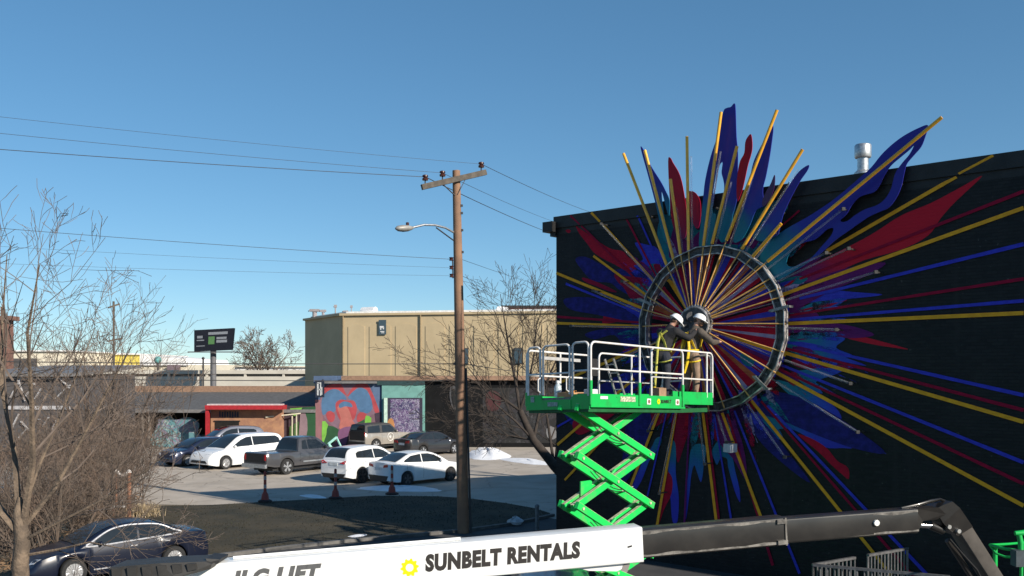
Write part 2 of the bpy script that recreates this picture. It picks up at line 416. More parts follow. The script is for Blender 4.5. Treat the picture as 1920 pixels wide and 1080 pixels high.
LAY = [0.004]
def wall_paint(px, m, name='painted_flame', smooth=4, zmax=None):
    pts = [wall_uv(u, v) for u, v in px]
    if smooth: pts = crv(pts, smooth)
    pts = [(a, min(b, CB - .012)) for a, b in pts]
    me = flat_mesh(name, [pts]); LAY[0] += .00011
    return wall_obj(name, me, m, mural, LAY[0])
def wall_line(p, q, wd, m, taper=1.0, wav=0):
    """painted ray from pixel p (outer end) to q; wd in metres; steps onto the coping where it crosses it"""
    a, b = Vector(wall_uv(*p)), Vector(wall_uv(*q))
    d = (b - a).normalized(); nn = Vector((-d.y, d.x))
    LAY[0] += .00011
    if a.y > CB:
        t = (CB + .004 - a.y) / (b.y - a.y); c = a + (b - a) * t
        t2 = (CB - .02 - a.y) / (b.y - a.y); c2 = a + (b - a) * t2
        w1 = wd * .5
        pl = [a + nn * w1, a - nn * w1, c - nn * w1, c + nn * w1]
        pl = [(x.x, min(max(x.y, CB + .004), WTOP - .004)) for x in pl]
        me = flat_mesh('painted_ray', [pl]); wall_obj('painted_ray', me, m, mural, CP + .004)
        a = c2
    k = 10; L = []; Rr = []
    for i in range(k + 1):
        t = i / k; c = a + (b - a) * t; h = wd * .5 * (1 + (taper - 1) * t) * (1 + wav * math.sin(i * 2.3 + a.x * 5))
        L.append(c + nn * h); Rr.append(c - nn * h)
    pl = [(x.x, min(x.y, CB - .012)) for x in L + Rr[::-1]]
    me = flat_mesh('painted_ray', [pl]); wall_obj('painted_ray', me, m, mural, LAY[0])
Z1 = lambda x, y: (1020 + x / 4, 180 + y / 4)
Z2 = lambda x, y: (1440 + x / 4, 180 + y / 4)
Z3 = lambda x, y: (1020 + x / 4, 400 + y / 4)
Z4 = lambda x, y: (1440 + x / 4, 400 + y / 4)
Z5 = lambda x, y: (1440 + x / 4, 620 + y / 4)
Z6 = lambda x, y: (1440 + x / 4, 810 + y / 4)
Z7 = lambda x, y: (1180 + x / 4, 740 + y / 4)
Z9 = lambda x, y: (1030 + x * 230 / 1129, 400 + y * 220 / 1080)
def zp(Z, pts): return [Z(*p) for p in pts]
# soft grounds
wall_paint(zp(Z9, [(240, 420), (330, 400), (480, 470), (620, 520), (760, 470), (860, 560), (970, 640), (900, 760), (760, 760), (640, 700), (560, 640), (400, 620), (300, 520)]), Pt_dblue)
wall_paint(zp(Z9, [(790, 270), (900, 290), (990, 320), (1060, 460), (1010, 560), (960, 640), (880, 560), (770, 470), (860, 430), (830, 350)]), Pt_blue)
wall_paint(zp(Z9, [(1000, 180), (1040, 130), (1110, 250), (1120, 420), (1080, 470), (1040, 330)]), Pt_teal)
wall_paint(zp(Z9, [(930, 470), (1010, 480), (1000, 600), (940, 620), (900, 560)]), Pt_teal)
wall_paint(zp(Z9, [(700, 860), (880, 880), (860, 1080), (850, 1300), (700, 1250), (600, 1120), (420, 1160), (330, 1110), (520, 1060), (730, 1040), (760, 960)]), Pt_dblue)
wall_paint(zp(Z9, [(710, 840), (800, 850), (870, 890), (860, 1010), (730, 1000), (720, 930)]), Pt_blue)
# red flames on the left
wall_paint(zp(Z9, [(245, 120), (290, 145), (400, 220), (500, 290), (580, 330), (680, 350), (740, 410), (880, 460), (780, 480), (800, 520), (730, 540), (620, 480), (500, 420), (410, 360), (350, 280), (280, 190)]), Pt_red)
wall_paint(zp(Z9, [(150, 160), (175, 148), (200, 160), (180, 182)]), Pt_red)
wall_paint(zp(Z9, [(300, 595), (350, 600), (480, 650), (620, 720), (560, 720), (430, 670), (330, 630)]), Pt_crim)
wall_paint(zp(Z9, [(600, 560), (720, 580), (880, 600), (960, 660), (900, 770), (860, 850), (760, 800), (690, 690), (630, 630)]), Pt_crim)
wall_paint(zp(Z9, [(960, 470), (1080, 490), (1060, 560), (1010, 580)]), Pt_crim)
wall_paint(zp(Z9, [(470, 840), (600, 900), (710, 960), (690, 985), (560, 1010), (490, 1020), (500, 930)]), Pt_red, smooth=3)
# teal and purple collar over the ring
wall_paint(zp(Z1, [(850, 1020), (900, 860), (960, 830), (1010, 900), (1060, 860), (1150, 930), (1220, 800), (1300, 800), (1400, 700), (1470, 800), (1560, 760), (1640, 830), (1780, 760), (1830, 840), (1700, 1000), (1640, 1180), (1720, 1320), (1560, 1280), (1360, 1160), (1200, 1120), (1080, 1180), (960, 1260), (900, 1200)]), Pt_teal)
wall_paint(zp(Z3, [(940, 330), (960, 150), (1010, 60), (1050, 180), (1100, 200), (1180, 130), (1260, 180), (1330, 190), (1380, 130), (1450, 60), (1500, 180), (1570, 190), (1580, 260), (1480, 240), (1340, 230), (1180, 250), (1040, 300)]), Pt_purp)
wall_paint(zp(Z1, [(1130, 600), (1170, 720), (1180, 980), (1130, 980), (1110, 820)]), Pt_dpur)
wall_paint(zp(Z1, [(1500, 780), (1560, 800), (1540, 900), (1470, 1000), (1480, 860)]), Pt_black)
# right-hand flames
wall_paint([(1842, 330), (1800, 352), (1745, 381), (1690, 404), (1640, 436), (1600, 458), (1560, 478), (1510, 500), (1485, 518), (1500, 532), (1560, 514), (1620, 488), (1690, 468), (1740, 442), (1765, 408), (1792, 378)], Gr_red)
wall_paint(zp(Z4, [(60, 480), (200, 400), (330, 330), (400, 330), (250, 450), (300, 490), (240, 540), (100, 580), (70, 540)]), Pt_purp)
wall_paint(zp(Z4, [(100, 500), (230, 470), (300, 490), (220, 540), (110, 570)]), Pt_teal)
wall_paint(zp(Z4, [(110, 670), (300, 600), (420, 570), (640, 590), (860, 610), (620, 640), (380, 660), (200, 690)]), Pt_blue)
wall_paint(zp(Z4, [(130, 640), (230, 655), (290, 710), (380, 760), (330, 810), (140, 810)]), Pt_purp)
wall_paint(zp(Z4, [(160, 850), (300, 830), (460, 840), (560, 870), (700, 920), (850, 960), (1050, 1018), (960, 1010), (800, 985), (640, 950), (540, 920), (400, 890), (250, 880)]), Gr_red)
wall_paint(zp(Z5, [(120, 45), (260, 38), (420, 40), (370, 90), (360, 150), (500, 175), (740, 262), (560, 232), (400, 185), (250, 170), (110, 130)]), Gr_wall)
wall_paint(zp(Z5, [(190, 215), (420, 245), (600, 262), (660, 280), (480, 290), (300, 288), (200, 260)]), Pt_crim)
wall_paint(zp(Z5, [(60, 290), (200, 330), (260, 360), (180, 390), (60, 330)]), Pt_purp)
wall_paint(zp(Z5, [(190, 315), (300, 290), (420, 280), (560, 292), (500, 330), (360, 385), (412, 470), (320, 440), (230, 370)]), Gr_wall)
wall_paint(zp(Z5, [(60, 370), (220, 410), (360, 465), (500, 570), (550, 640), (560, 690), (700, 780), (890, 925), (740, 850), (600, 780), (440, 690), (300, 580), (150, 470)]), Gr_wall)
wall_paint(zp(Z5, [(-60, 520), (60, 560), (160, 600), (300, 690), (420, 740), (560, 830), (630, 880), (560, 880), (430, 875), (300, 800), (180, 740), (60, 740), (-40, 760), (-80, 640)]), Gr_wall)
wall_paint(zp(Z7, [(930, 40), (1080, 15), (1180, 30), (1250, 90), (1290, 190), (1180, 165), (1080, 110), (980, 80)]), Pt_purp)
wall_paint(zp(Z6, [(225, 20), (330, 50), (440, 120), (520, 215), (600, 268), (606, 352), (560, 320), (480, 250), (380, 150)]), Pt_red)
# below the ring
wall_paint(zp(Z7, [(540, 100), (720, 120), (880, 80), (930, 120), (860, 180), (800, 300), (740, 330), (690, 290), (640, 220), (560, 190)]), Pt_dpur)
wall_paint(zp(Z7, [(180, 120), (300, 110), (290, 180), (200, 240), (120, 300), (90, 260)]), Pt_crim)
wall_paint(zp(Z7, [(350, 110), (520, 110), (522, 240), (535, 335), (490, 270), (440, 310), (400, 420), (365, 510), (345, 380), (325, 240)]), Pt_crim)
wall_paint(zp(Z7, [(640, 200), (700, 230), (730, 330), (690, 350), (640, 330)]), Pt_crim)
wall_paint(zp(Z7, [(240, 318), (238, 370), (195, 440), (150, 500), (90, 650), (30, 730), (-20, 720), (50, 600), (110, 490), (170, 390), (200, 330)]), Gr_wall)
wall_paint(zp(Z7, [(290, 380), (335, 345), (352, 420), (350, 600), (372, 770), (362, 950), (325, 950), (310, 780), (298, 600), (280, 480)]), Gr_wall)
wall_paint(zp(Z7, [(262, 590), (320, 620), (318, 740), (262, 860), (220, 975), (222, 900)]), Pt_red)
wall_paint(zp(Z7, [(470, 400), (505, 370), (560, 376), (578, 420), (560, 520), (552, 600), (536, 655), (505, 570), (488, 530), (466, 600), (452, 740), (425, 940), (425, 760), (445, 560), (455, 450)]), Gr_wall)
wall_paint(zp(Z7, [(620, 420), (680, 330), (720, 342), (760, 420), (780, 490), (795, 570), (826, 700), (832, 805), (798, 740), (768, 640), (742, 540), (733, 480), (690, 470), (660, 525), (640, 490)]), Gr_wall)
wall_paint(zp(Z7, [(965, 280), (985, 180), (1040, 110), (1060, 200), (1130, 270), (1150, 330), (1090, 330), (1030, 290)]), Gr_wall)
# dark disc inside the ring
RC = wall_uv(1332, 616, .35)
disc = [(RC[0] + 2.0 * math.cos(a), RC[1] + 2.0 * math.sin(a)) for a in [2 * PI * i / 48 for i in range(48)]]
me = flat_mesh('painted_disc', [disc]); LAY[0] += .00011; wall_obj('painted_disc', me, Pt_dpur, mural, LAY[0])
rr = random.Random(11); LAY[0] += .00011
HB = wall_uv(1306, 612, 0)
Pt_orange = paint('mural_orange', (.55, .16, .05), (.42, .10, .05))
cols = [Pt_red, Pt_dblue, Pt_orange, Pt_blue, Pt_crim, Pt_black, Pt_red, Pt_purp, Pt_blue, Pt_gold, Pt_black, Pt_red, paint('mural_pale_lilac', (.42, .34, .52), (.30, .26, .48))]
nray = 92
for i in range(nray):
    a = 2 * PI * (i + rr.uniform(-.2, .2)) / nray; hw = rr.uniform(.020, .046)
    if R(205) < a % (2 * PI) < R(330): hw *= 1.15
    ex, ey = RC[0] + 2.02 * math.cos(a), RC[1] + 2.02 * math.sin(a)
    L = 2.0 * (.55 + .45 * rr.random())
    d = Vector((ex - HB[0], ey - HB[1])); ln = d.length; d.normalize(); nn = Vector((-d.y, d.x)); h = Vector(HB)
    r0 = .35; r1 = ln
    w0, w1 = hw * .5, hw * 2.3
    pl = [h + d * r0 + nn * w0, h + d * r0 - nn * w0, h + d * r1 - nn * w1, h + d * r1 + nn * w1]
    me = flat_mesh('painted_ray', [[(p.x, p.y) for p in pl]]); LAY[0] += .00008
    wall_obj('painted_ray', me, cols[i % len(cols)] if rr.random() < .8 else rr.choice(cols), mural, LAY[0])
wall_paint(zp(Z3, [(1470, 1010 + 60), (1500, 1050), (1545, 1070), (1580, 1110), (1560, 1150), (1500, 1130)]), Pt_teal)
# wider flares round the right and lower side
wall_paint([(1478, 560), (1520, 528), (1580, 505), (1660, 492), (1630, 515), (1560, 545), (1500, 575)], Pt_purp)
wall_paint([(1478, 610), (1540, 604), (1600, 612), (1640, 628), (1590, 634), (1530, 622), (1480, 624)], Pt_purp)
wall_paint([(1482, 640), (1540, 632), (1585, 634), (1568, 652), (1600, 668), (1540, 672), (1484, 660)], Gr_wall)
wall_paint([(1440, 735), (1500, 745), (1560, 775), (1620, 815), (1660, 850), (1600, 840), (1530, 815), (1470, 790), (1420, 770)], Pt_dblue)
wall_paint([(1400, 765), (1440, 800), (1480, 850), (1520, 905), (1470, 870), (1420, 820)], Pt_dblue)
wall_paint([(1340, 780), (1375, 790), (1395, 840), (1400, 900), (1375, 860), (1350, 830)], Pt_purp)
wall_paint([(1180, 770), (1220, 775), (1215, 830), (1190, 880), (1165, 910), (1170, 840)], Pt_dblue)
wall_paint([(1060, 760), (1130, 720), (1200, 690), (1200, 730), (1140, 770), (1080, 800)], Pt_dblue)
wall_paint([(1075, 790), (1110, 770), (1150, 745), (1170, 760), (1120, 800), (1085, 815)], Pt_red)
wall_paint([(1060, 560), (1120, 560), (1190, 590), (1190, 604), (1120, 590), (1070, 580)], Pt_dblue)
# feathered brush strokes round the ring
def dry_brush(m):
    """the same paint laid on thin, broken up where the brush ran dry"""
    c = m.copy(); c.name = m.name + '_dry_brush'; N, Lk = c.node_tree.nodes, c.node_tree.links; tc = N.new('ShaderNodeTexCoord')
    nz = N.new('ShaderNodeTexNoise'); nz.inputs['Scale'].default_value = 3.2; nz.inputs['Detail'].default_value = 9; nz.inputs['Roughness'].default_value = .72; Lk.new(tc.outputs['Object'], nz.inputs['Vector'])
    Lk.new(ramp(N, Lk, nz.outputs['Fac'], .42, 0, .56, 1), N['Principled BSDF'].inputs['Alpha']); return c
Pt_pale = paint('mural_pale_lilac', (.42, .34, .52), (.30, .26, .48))
DRY = [dry_brush(q) for q in (Gr_wall, Gr_wall, Pt_blue, Pt_teal, Pt_blue, Pt_purp, Pt_crim, Pt_red, Pt_blue, Pt_pale)]
rf = random.Random(23); CEN = Vector((RC[0], RC[1]))
for i in range(130):
    a = rf.uniform(0, 2 * PI); dg_a = math.degrees(a)
    if 95 < dg_a < 150 and rf.random() < .4: continue
    r0 = rf.uniform(1.75, 2.5); ln = rf.uniform(.5, 1.5) * (1.25 if dg_a > 285 or dg_a < 40 else 1.0); wd = rf.uniform(.03, .11)
    d = Vector((math.cos(a), math.sin(a))); nn = Vector((-d.y, d.x)); p0 = Vector(HB) + d * r0 + (CEN - Vector(HB)) * .8
    k = 7; Lp, Rp = [], []; bend = rf.uniform(-.12, .12)
    for j in range(k + 1):
        t = j / k; w_ = wd * (math.sin(PI * min(1, t * 1.1 + .08)) ** .7 if t < .9 else .12) * rf.uniform(.75, 1.25)
        c = p0 + d * ln * t + nn * bend * t * t; Lp.append(c + nn * w_); Rp.append(c - nn * w_)
    pl = [(q.x, min(q.y, CB - .012)) for q in Lp + Rp[::-1]]
    if min(q[1] for q in pl) < .1: continue
    me = flat_mesh('brush_stroke', [pl]); LAY[0] += .00008
    wall_obj('brush_stroke', me, rf.choice(DRY), mural, LAY[0])
# long painted rays: red, blue, gold
for p, q, m, wd in [
    ((1920, 359), (1500, 523), Pt_crim, .075), ((1920, 458), (1500, 560), Pt_blue, .085), ((1920, 523), (1476, 592), Pt_crim, .07),
    ((1920, 564), (1478, 600), Pt_blue, .075), ((1920, 741), (1470, 640), Pt_blue, .08), ((1920, 769), (1470, 652), Pt_crim, .075),
    ((1920, 867), (1465, 684), Pt_blue, .08), ((1920, 907), (1458, 690), Pt_crim, .075), ((1730, 1100), (1428, 752), Pt_crim, .07),
    ((1770, 1110), (1440, 760), Pt_blue, .08), ((1450, 1060), (1365, 776), Pt_crim, .08), ((1500, 1075), (1378, 770), Pt_blue, .07),
    ((1352, 1000), (1325, 776), Pt_crim, .07), ((1376, 1000), (1340, 776), Pt_blue, .06), ((1284, 985), (1294, 776), Pt_purp, .06),
    ((1215, 930), (1250, 776), Pt_blue, .05), ((1240, 960), (1264, 776), Pt_crim, .05),
    ((1072, 405), (1215, 545), Pt_crim, .06), ((1176, 411), (1232, 520), Pt_crim, .06), ((1197, 405), (1226, 470), Pt_blue, .06),
    ((1046, 594), (1205, 605), Pt_crim, .07), ((1062, 532), (1205, 590), Pt_blue, .07), ((1046, 800), (1160, 735), Pt_blue, .06),
    ((1080, 880), (1200, 740), Pt_crim, .06), ((1500, 395), (1465, 425), Pt_crim, .05)]:
    wall_line(p, q, wd, m, .8, .06)
for p, q, wd in [((1864, 291), (1551, 471), .085), ((1920, 390), (1467, 553), .085), ((1920, 587), (1476, 607), .085), ((1920, 791), (1471, 661), .085),
                 ((1920, 948), (1456, 698), .085), ((1672, 1078), (1410, 751), .08), ((1430, 975), (1355, 774), .08), ((1345, 985), (1319, 774), .08),
                 ((1233, 985), (1269, 772), .08), ((1176, 930), (1237, 772), .08), ((1045, 606), (1205, 612), .075), ((1044, 512), (1205, 578), .08),
                 ((1114, 480), (1215, 555), .07), ((1111, 399), (1229, 530), .08), ((1044, 720), (1205, 650), .08), ((1046, 834), (1190, 710), .08),
                 ((1060, 900), (1210, 740), .07), ((1300, 900), (1300, 776), .03)][:-1]:
    wall_line(p, q, wd, Pt_gold)
# junction box and small fixings on the wall
b0 = wall_uv(1380, 838)
jb = MB()
jb.prism([wall_world(b0[0] + x, b0[1] + y, .11) for x, y in ((-.11, -.10), (.09, -.12), (.10, .09), (-.10, .10))], WN * .34)
tag(build('junction_box', jb, mat('grey_paint_box', (.55, .57, .6), .5)), 'small pale grey square box fixed on the mural below the ring', 'electrical box')
# ------------------------------------------------------------------ sculpture fixed to the mural
RO = .35                                              # ring stands off the wall by this much
sculpt = thing('sunburst_sculpture', 'sunburst sculpture of gold rods, clear tubes and blue flames round a steel ring', 'sculpture', wall_world(HUBC[0], 0, 0))
M_gold = mat('gold_rod_metal', (.86, .42, .035), .36, .15, .1, 4, coat=.3)
M_goldin = mat('brass_tube', (.62, .34, .10), .5, .1, .15, 6)
M_acryl = mat('clear_acrylic', (.86, .88, .93), .16, 0, .03, 6, trans=.92, ior=1.12)
M_ringdark = mat('ring_dark_steel', (.025, .025, .027), .5, .2, .6, 7, col2=(.10, .10, .105))
M_ringedge = mat('ring_bright_edge', (.42, .40, .39), .38, .5, .5, 5)
C_flame = grad_mat('flame_teal_to_blue', [(0, TEAL), (.4, (.013, .15, .25)), (.62, (.026, .045, .32)), (1, (.032, .032, .30))], 2.2, 4.1, HUBC, rough=.32, brick=False)
C_flame2 = grad_mat('flame_blue', [(0, TEAL), (.3, (.013, .13, .26)), (.5, (.028, .036, .32)), (1, (.032, .032, .30))], 2.6, 5.2, HUBC, rough=.3, brick=False)
C_red = grad_mat('flame_red', [(0, (.12, .010, .10)), (.5, (.32, .008, .04)), (1, (.36, .008, .03))], 2.0, 3.6, HUBC, rough=.32, brick=False)
C_purp = mat('flame_purple', (.06, .012, .085), .35)
FO = [.16]
def cutout(px_loops, m, off=None, n=5):
    off = off or FO[0]; FO[0] += .02
    loops = [crv([wall_uv(u, v, off) for u, v in lp], n) for lp in px_loops]
    me = flat_mesh('flame_panel', loops, .009)
    return wall_obj('flame_panel', me, m, sculpt, off)
cutout([zp(Z1, [(727, 395), (745, 400), (800, 520), (872, 635), (912, 710), (942, 785), (938, 900), (915, 830), (882, 715), (896, 880), (930, 1060), (900, 1080), (850, 860), (815, 720), (780, 590)])], C_flame2)
cutout([zp(Z1, [(932, 490), (950, 466), (968, 500), (1012, 575), (1038, 660), (1062, 800), (1075, 930), (1060, 1060), (1010, 1060), (965, 960), (945, 780)])], C_red)
cutout([zp(Z1, [(1072, 735), (1100, 712), (1140, 730), (1172, 790), (1176, 900), (1160, 985), (1136, 985), (1110, 930), (1078, 850)])], C_red)
cutout([zp(Z1, [(1165, 1130), (1175, 960), (1195, 760), (1212, 620), (1252, 450), (1305, 290), (1345, 120), (1372, 90), (1402, 82), (1427, 56), (1437, 90), (1444, 300), (1455, 440), (1450, 700), (1442, 800), (1415, 900), (1400, 1010), (1340, 1100), (1300, 1020), (1330, 860), (1352, 700), (1346, 630), (1333, 575), (1340, 500), (1316, 522), (1290, 640), (1272, 760), (1262, 870), (1285, 900), (1260, 1080), (1220, 1140)])], C_flame)
cutout([zp(Z1, [(1555, 291), (1562, 400), (1530, 520), (1502, 650), (1480, 730), (1450, 790), (1447, 640), (1468, 500), (1502, 430), (1510, 350), (1528, 308)])], C_red)
cutout([zp(Z1, [(1718, 222), (1702, 400), (1668, 590), (1642, 700), (1645, 820), (1590, 860), (1540, 980), (1480, 1080), (1420, 1080), (1490, 860), (1520, 740), (1548, 600), (1578, 480), (1645, 345)])], C_flame)
cutout([zp(Z1, [(1730, 592), (1730, 670), (1702, 760), (1645, 830), (1640, 780), (1665, 720), (1700, 660)])], C_purp)
cutout([zp(Z2, [(304, 518), (298, 555), (240, 640), (190, 730), (145, 820), (112, 900), (85, 1010), (75, 1040), (40, 1060), (-60, 1090), (-110, 1040), (-40, 960), (30, 860), (100, 770), (165, 660), (235, 565)])], C_flame)
outer = zp(Z2, [(1201, 220), (1130, 240), (1020, 298), (930, 365), (850, 442), (775, 535), (690, 612), (600, 690), (500, 772), (400, 842), (310, 900), (230, 945), (150, 990), (60, 1050), (-20, 1110)]) + \
        zp(Z4, [(-60, 330), (-20, 430), (20, 490), (60, 508), (190, 440), (330, 350), (410, 288), (500, 205), (600, 135)]) + \
        zp(Z2, [(680, 958), (760, 905), (840, 868), (905, 838), (960, 768), (1000, 680), (1022, 580), (1042, 510), (1092, 448), (1150, 380), (1182, 300)])
h1 = zp(Z2, [(1095, 372), (1060, 440), (1005, 505), (960, 570), (938, 640), (922, 700), (880, 770), (820, 818), (730, 850), (660, 890), (600, 935), (560, 945), (545, 930), (590, 885), (632, 815), (685, 760), (742, 738), (800, 718), (842, 660), (882, 580), (930, 515), (1000, 455), (1060, 405)])
h2 = zp(Z4, [(490, 112), (475, 165), (410, 240), (335, 325), (260, 380), (190, 400), (142, 388), (150, 325), (195, 265), (260, 222), (345, 200), (400, 160), (445, 120)])
cutout([outer, h1, h2], C_flame2, .2, 4)
# dark brackets tying the panels to the wall
for u, v in [(1222, 400), (1262, 410), (1345, 380), (1405, 390), (1470, 400), (1560, 395), (1640, 330), (1690, 345), (1600, 420)]:
    a, b = wall_uv(u, v, .1); bk = MB().tube([wall_world(a, min(b, CB - .05), .0), wall_world(a, min(b, CB - .05), .19)], .03, 6)
    build('bracket', bk, M_trimblack, sculpt)

# ring: twenty channel sections with bright edges
rc = RC; NR = 20; R1, R0 = 2.10, 1.92
def rp(i, r, off): a = 2 * PI * (i + .5) / NR; return wall_world(rc[0] + r * math.cos(a), rc[1] + r * math.sin(a), off)
for i in range(NR):
    m = MB(); j = i + 1
    m.add([rp(i, R0, RO), rp(i, R1, RO), rp(j, R1, RO), rp(j, R0, RO), rp(i, R0, RO + .05), rp(i, R1, RO + .05), rp(j, R1, RO + .05), rp(j, R0, RO + .05)],
          [(0, 1, 2, 3), (4, 7, 6, 5), (0, 3, 7, 4), (1, 5, 6, 2), (0, 4, 5, 1), (3, 2, 6, 7)])
    s = build('ring_segment', m, M_ringdark, sculpt)
e = MB(); e2 = MB()
for i in range(NR):
    e.beam(rp(i, R1 + .012, RO + .05), rp(i + 1, R1 + .012, RO + .05), .024, .20, WN)
    e2.beam(rp(i, R0 - .012, RO + .05), rp(i + 1, R0 - .012, RO + .05), .024, .20, WN)
build('outer_rim', e, M_ringedge, sculpt); build('inner_rim', e2, M_ringedge, sculpt)
st = MB()
for i in range(0, NR, 2):
    m = MB(); m.beam(rp(i, 1.99, 0), rp(i, 1.99, RO + .02), .08, .08)
    build('standoff', m, M_ringdark, sculpt)
for (u, v) in [(1470, 577), (1212, 566), (1432, 722)]:
    a, b = wall_uv(u, v, RO + .12); dx = Vector((a - rc[0], b - rc[1])).normalized()
    p = [wall_world(rc[0] + dx.x * r, rc[1] + dx.y * r, RO + .17) for r in (1.80, 2.24)]
    m = MB().beam(p[0], p[1], .07, .05, WN)
    for q in p: m.beam(q + WN * .02, q - WN * .18, .10, .05)
    build('clamp', m, mat('clamp_steel', (.22, .22, .22), .45, .4, .3, 9), sculpt)
# bolted splice plates in the channel
for i in range(NR):
    p = rp(i, 1.99, RO + .055) * .5 + rp(i + 1, 1.99, RO + .055) * .5
    build('bolt', MB().tube([p, p + WN * .03], .03, 6), M_ringdark, sculpt)

# hub: a toothed drum standing proud of the ring
HO = .82
hc = wall_uv(1304, 607, HO)
def hp(a, r, off): return wall_world(hc[0] + r * math.cos(a), hc[1] + r * math.sin(a), off)
hub = MB()
n = 40
hub.add([hp(2 * PI * i / n, .40, HO - .1) for i in range(n)] + [hp(2 * PI * i / n, .40, HO + .08) for i in range(n)],
        [list(range(n))[::-1], list(range(n, 2 * n))] + [[i, (i + 1) % n, n + (i + 1) % n, n + i] for i in range(n)])
hob = build('hub', hub, mat('hub_steel', (.085, .086, .09), .7, .1, .3, 8), sculpt)
hr = MB(); hr.loop([hp(2 * PI * i / 40, .415, HO + .07) for i in range(40)], .03, 6); hr.loop([hp(2 * PI * i / 40, .415, HO - .09) for i in range(40)], .03, 6)
build('hub_rim', hr, M_ringedge, hob)
ht = MB()
for i in range(36):
    a = 2 * PI * i / 36; ht.beam(hp(a, .40, HO + .0), hp(a, .48, HO + .0), .035, .07, WN)
build('hub_socket', ht, M_ringedge, hob)
hm = MB(); hm.lathe(hp(1.9, .18, HO + .1), [(.02, -.02), (.13, -.02), (.14, .05), (.08, .12), (.02, .13)], 12, 'y'); hm.lathe(hp(3.4, .2, HO + .1), [(.02, -.02), (.08, -.02), (.08, .1), (.02, .1)], 10, 'y')
for a in (0.4, 1.1, 2.6, 4.2): hm.box(hp(a, .22, HO + .1), (.12, .1, .08))
build('hub_motor', hm, mat('hub_motor_grey', (.055, .055, .058), .65, .1, .4, 12), hob)

def rod(p, q, r, m, name, off=RO + .12, off2=None):
    a = wall_uv(p[0], p[1], off); b = wall_uv(q[0], q[1], off if off2 is None else off2)
    pa, pb = wall_world(a[0], a[1], off), wall_world(b[0], b[1], off if off2 is None else off2)
    build(name, MB().tube([pa, pb], r, 10), m, sculpt, smooth=50)
    return pa, pb
GR = [((1169, 288), (1250, 497)), ((1209, 282), (1263, 487)), ((1257, 336), (1276, 477)), ((1288, 256), (1291, 470)), ((1352, 210), (1319, 461)),
      ((1382, 274), (1335, 457)), ((1457, 206), (1362, 451)), ((1505, 280), (1391, 467)), ((1465, 419), (1411, 481)), ((1766, 220), (1439, 490))]
CR = [((1268, 388), (1281, 480)), ((1296, 294), (1298, 472)), ((1351, 284), (1323, 463)), ((1371, 341), (1341, 460)), ((1414, 322), (1367, 464)), ((1496, 318), (1397, 473)),
      ((1452, 436), (1416, 486)), ((1581, 392), (1437, 506)), ((1591, 466), (1457, 528)), ((1549, 474), (1452, 520)), ((1642, 510), (1468, 564)), ((1568, 618), (1476, 615)), ((1594, 719), (1470, 675)),
      ((1608, 810), (1456, 716)), ((1471, 857), (1400, 756)), ((1362, 829), (1345, 777)), ((1321, 870), (1310, 774)), ((1236, 925), (1267, 774)), ((1215, 808), (1233, 770)),
      ((1127, 420), (1229, 532)), ((1166, 527), (1213, 560)), ((1112, 545), (1205, 586)), ((1070, 611), (1205, 614)), ((1135, 688), (1206, 652))]
ends = []
for p, q in GR: pa, pb = rod(p, q, .041, M_gold, 'gold_rod'); ends.append((pb, 1))
for p, q in CR:
    pa, pb = rod(p, q, .026, M_acryl, 'clear_tube', RO + .02); ends.append((pb, 0))
    if pa.z < CB - .1:
        f = MB(); f.box(pa, (.075, .075, .075)); f.tube([pa, pa - WN * (RO + .02)], .02, 6); build('end_bracket', f, M_black_steel, sculpt)
# tubes between the ring and the hub
for (u, v) in [(1470, 555), (1476, 607), (1471, 661), (1456, 700), (1410, 750), (1229, 531), (1213, 556), (1205, 580), (1204, 612), (1206, 655), (1424, 497), (1448, 520), (1462, 540), (1360, 770), (1330, 774)]:
    a, b = wall_uv(u, v, RO + .1); ends.append((wall_world(a, b, RO + .1), 1))
for p, k in ends:
    v = Vector(((p - KC).dot(DR) - hc[0], p.z - hc[1])); a = math.atan2(v.y, v.x)
    g = hp(a, .48, HO)
    rin = 1.84 / max(v.length, .1)
    q = g + (p - g) * min(1, .985)
    build('inner_tube', MB().tube([q, g], .0175 if k else .015, 8), M_goldin if k else M_acryl, sculpt, smooth=50)
# roof vent of the mural building
vb = P(1618, 330, 26.8); vb.z = zt
vt = thing('roof_vent', 'round galvanised flue vent with a wide cap standing on the black building', 'roof vent', vb)
zb_ = lambda v: CAM_Z - (v - VH) / FPX * vb.y
build('flue', MB().lathe((vb.x, vb.y, 0), [(.15, zt - .1), (.15, zb_(296))], 18), M_galv, vt, smooth=40)
build('collar', MB().lathe((vb.x, vb.y, 0), [(.24, zb_(326) - .1), (.24, zb_(324)), (.17, zb_(320)), (.15, zb_(319))], 18), M_galv, vt, smooth=40)
build('cap', MB().lathe((vb.x, vb.y, 0), [(.15, zb_(297)), (.21, zb_(296)), (.225, zb_(294)), (.225, zb_(273)), (.20, zb_(271)), (.05, zb_(270))], 18), M_galv, vt, smooth=40)
cab = thing('roof_conduit', 'thin grey cable lying along the top of the black brick wall', 'cable', wall_world(6, CB - .2, .03))
build('conduit', MB().tube([wall_world(*(wall_uv(u, v)), .03) for u, v in ((1484, 362), (1530, 355), (1590, 349))], .008, 5), M_galv, cab)
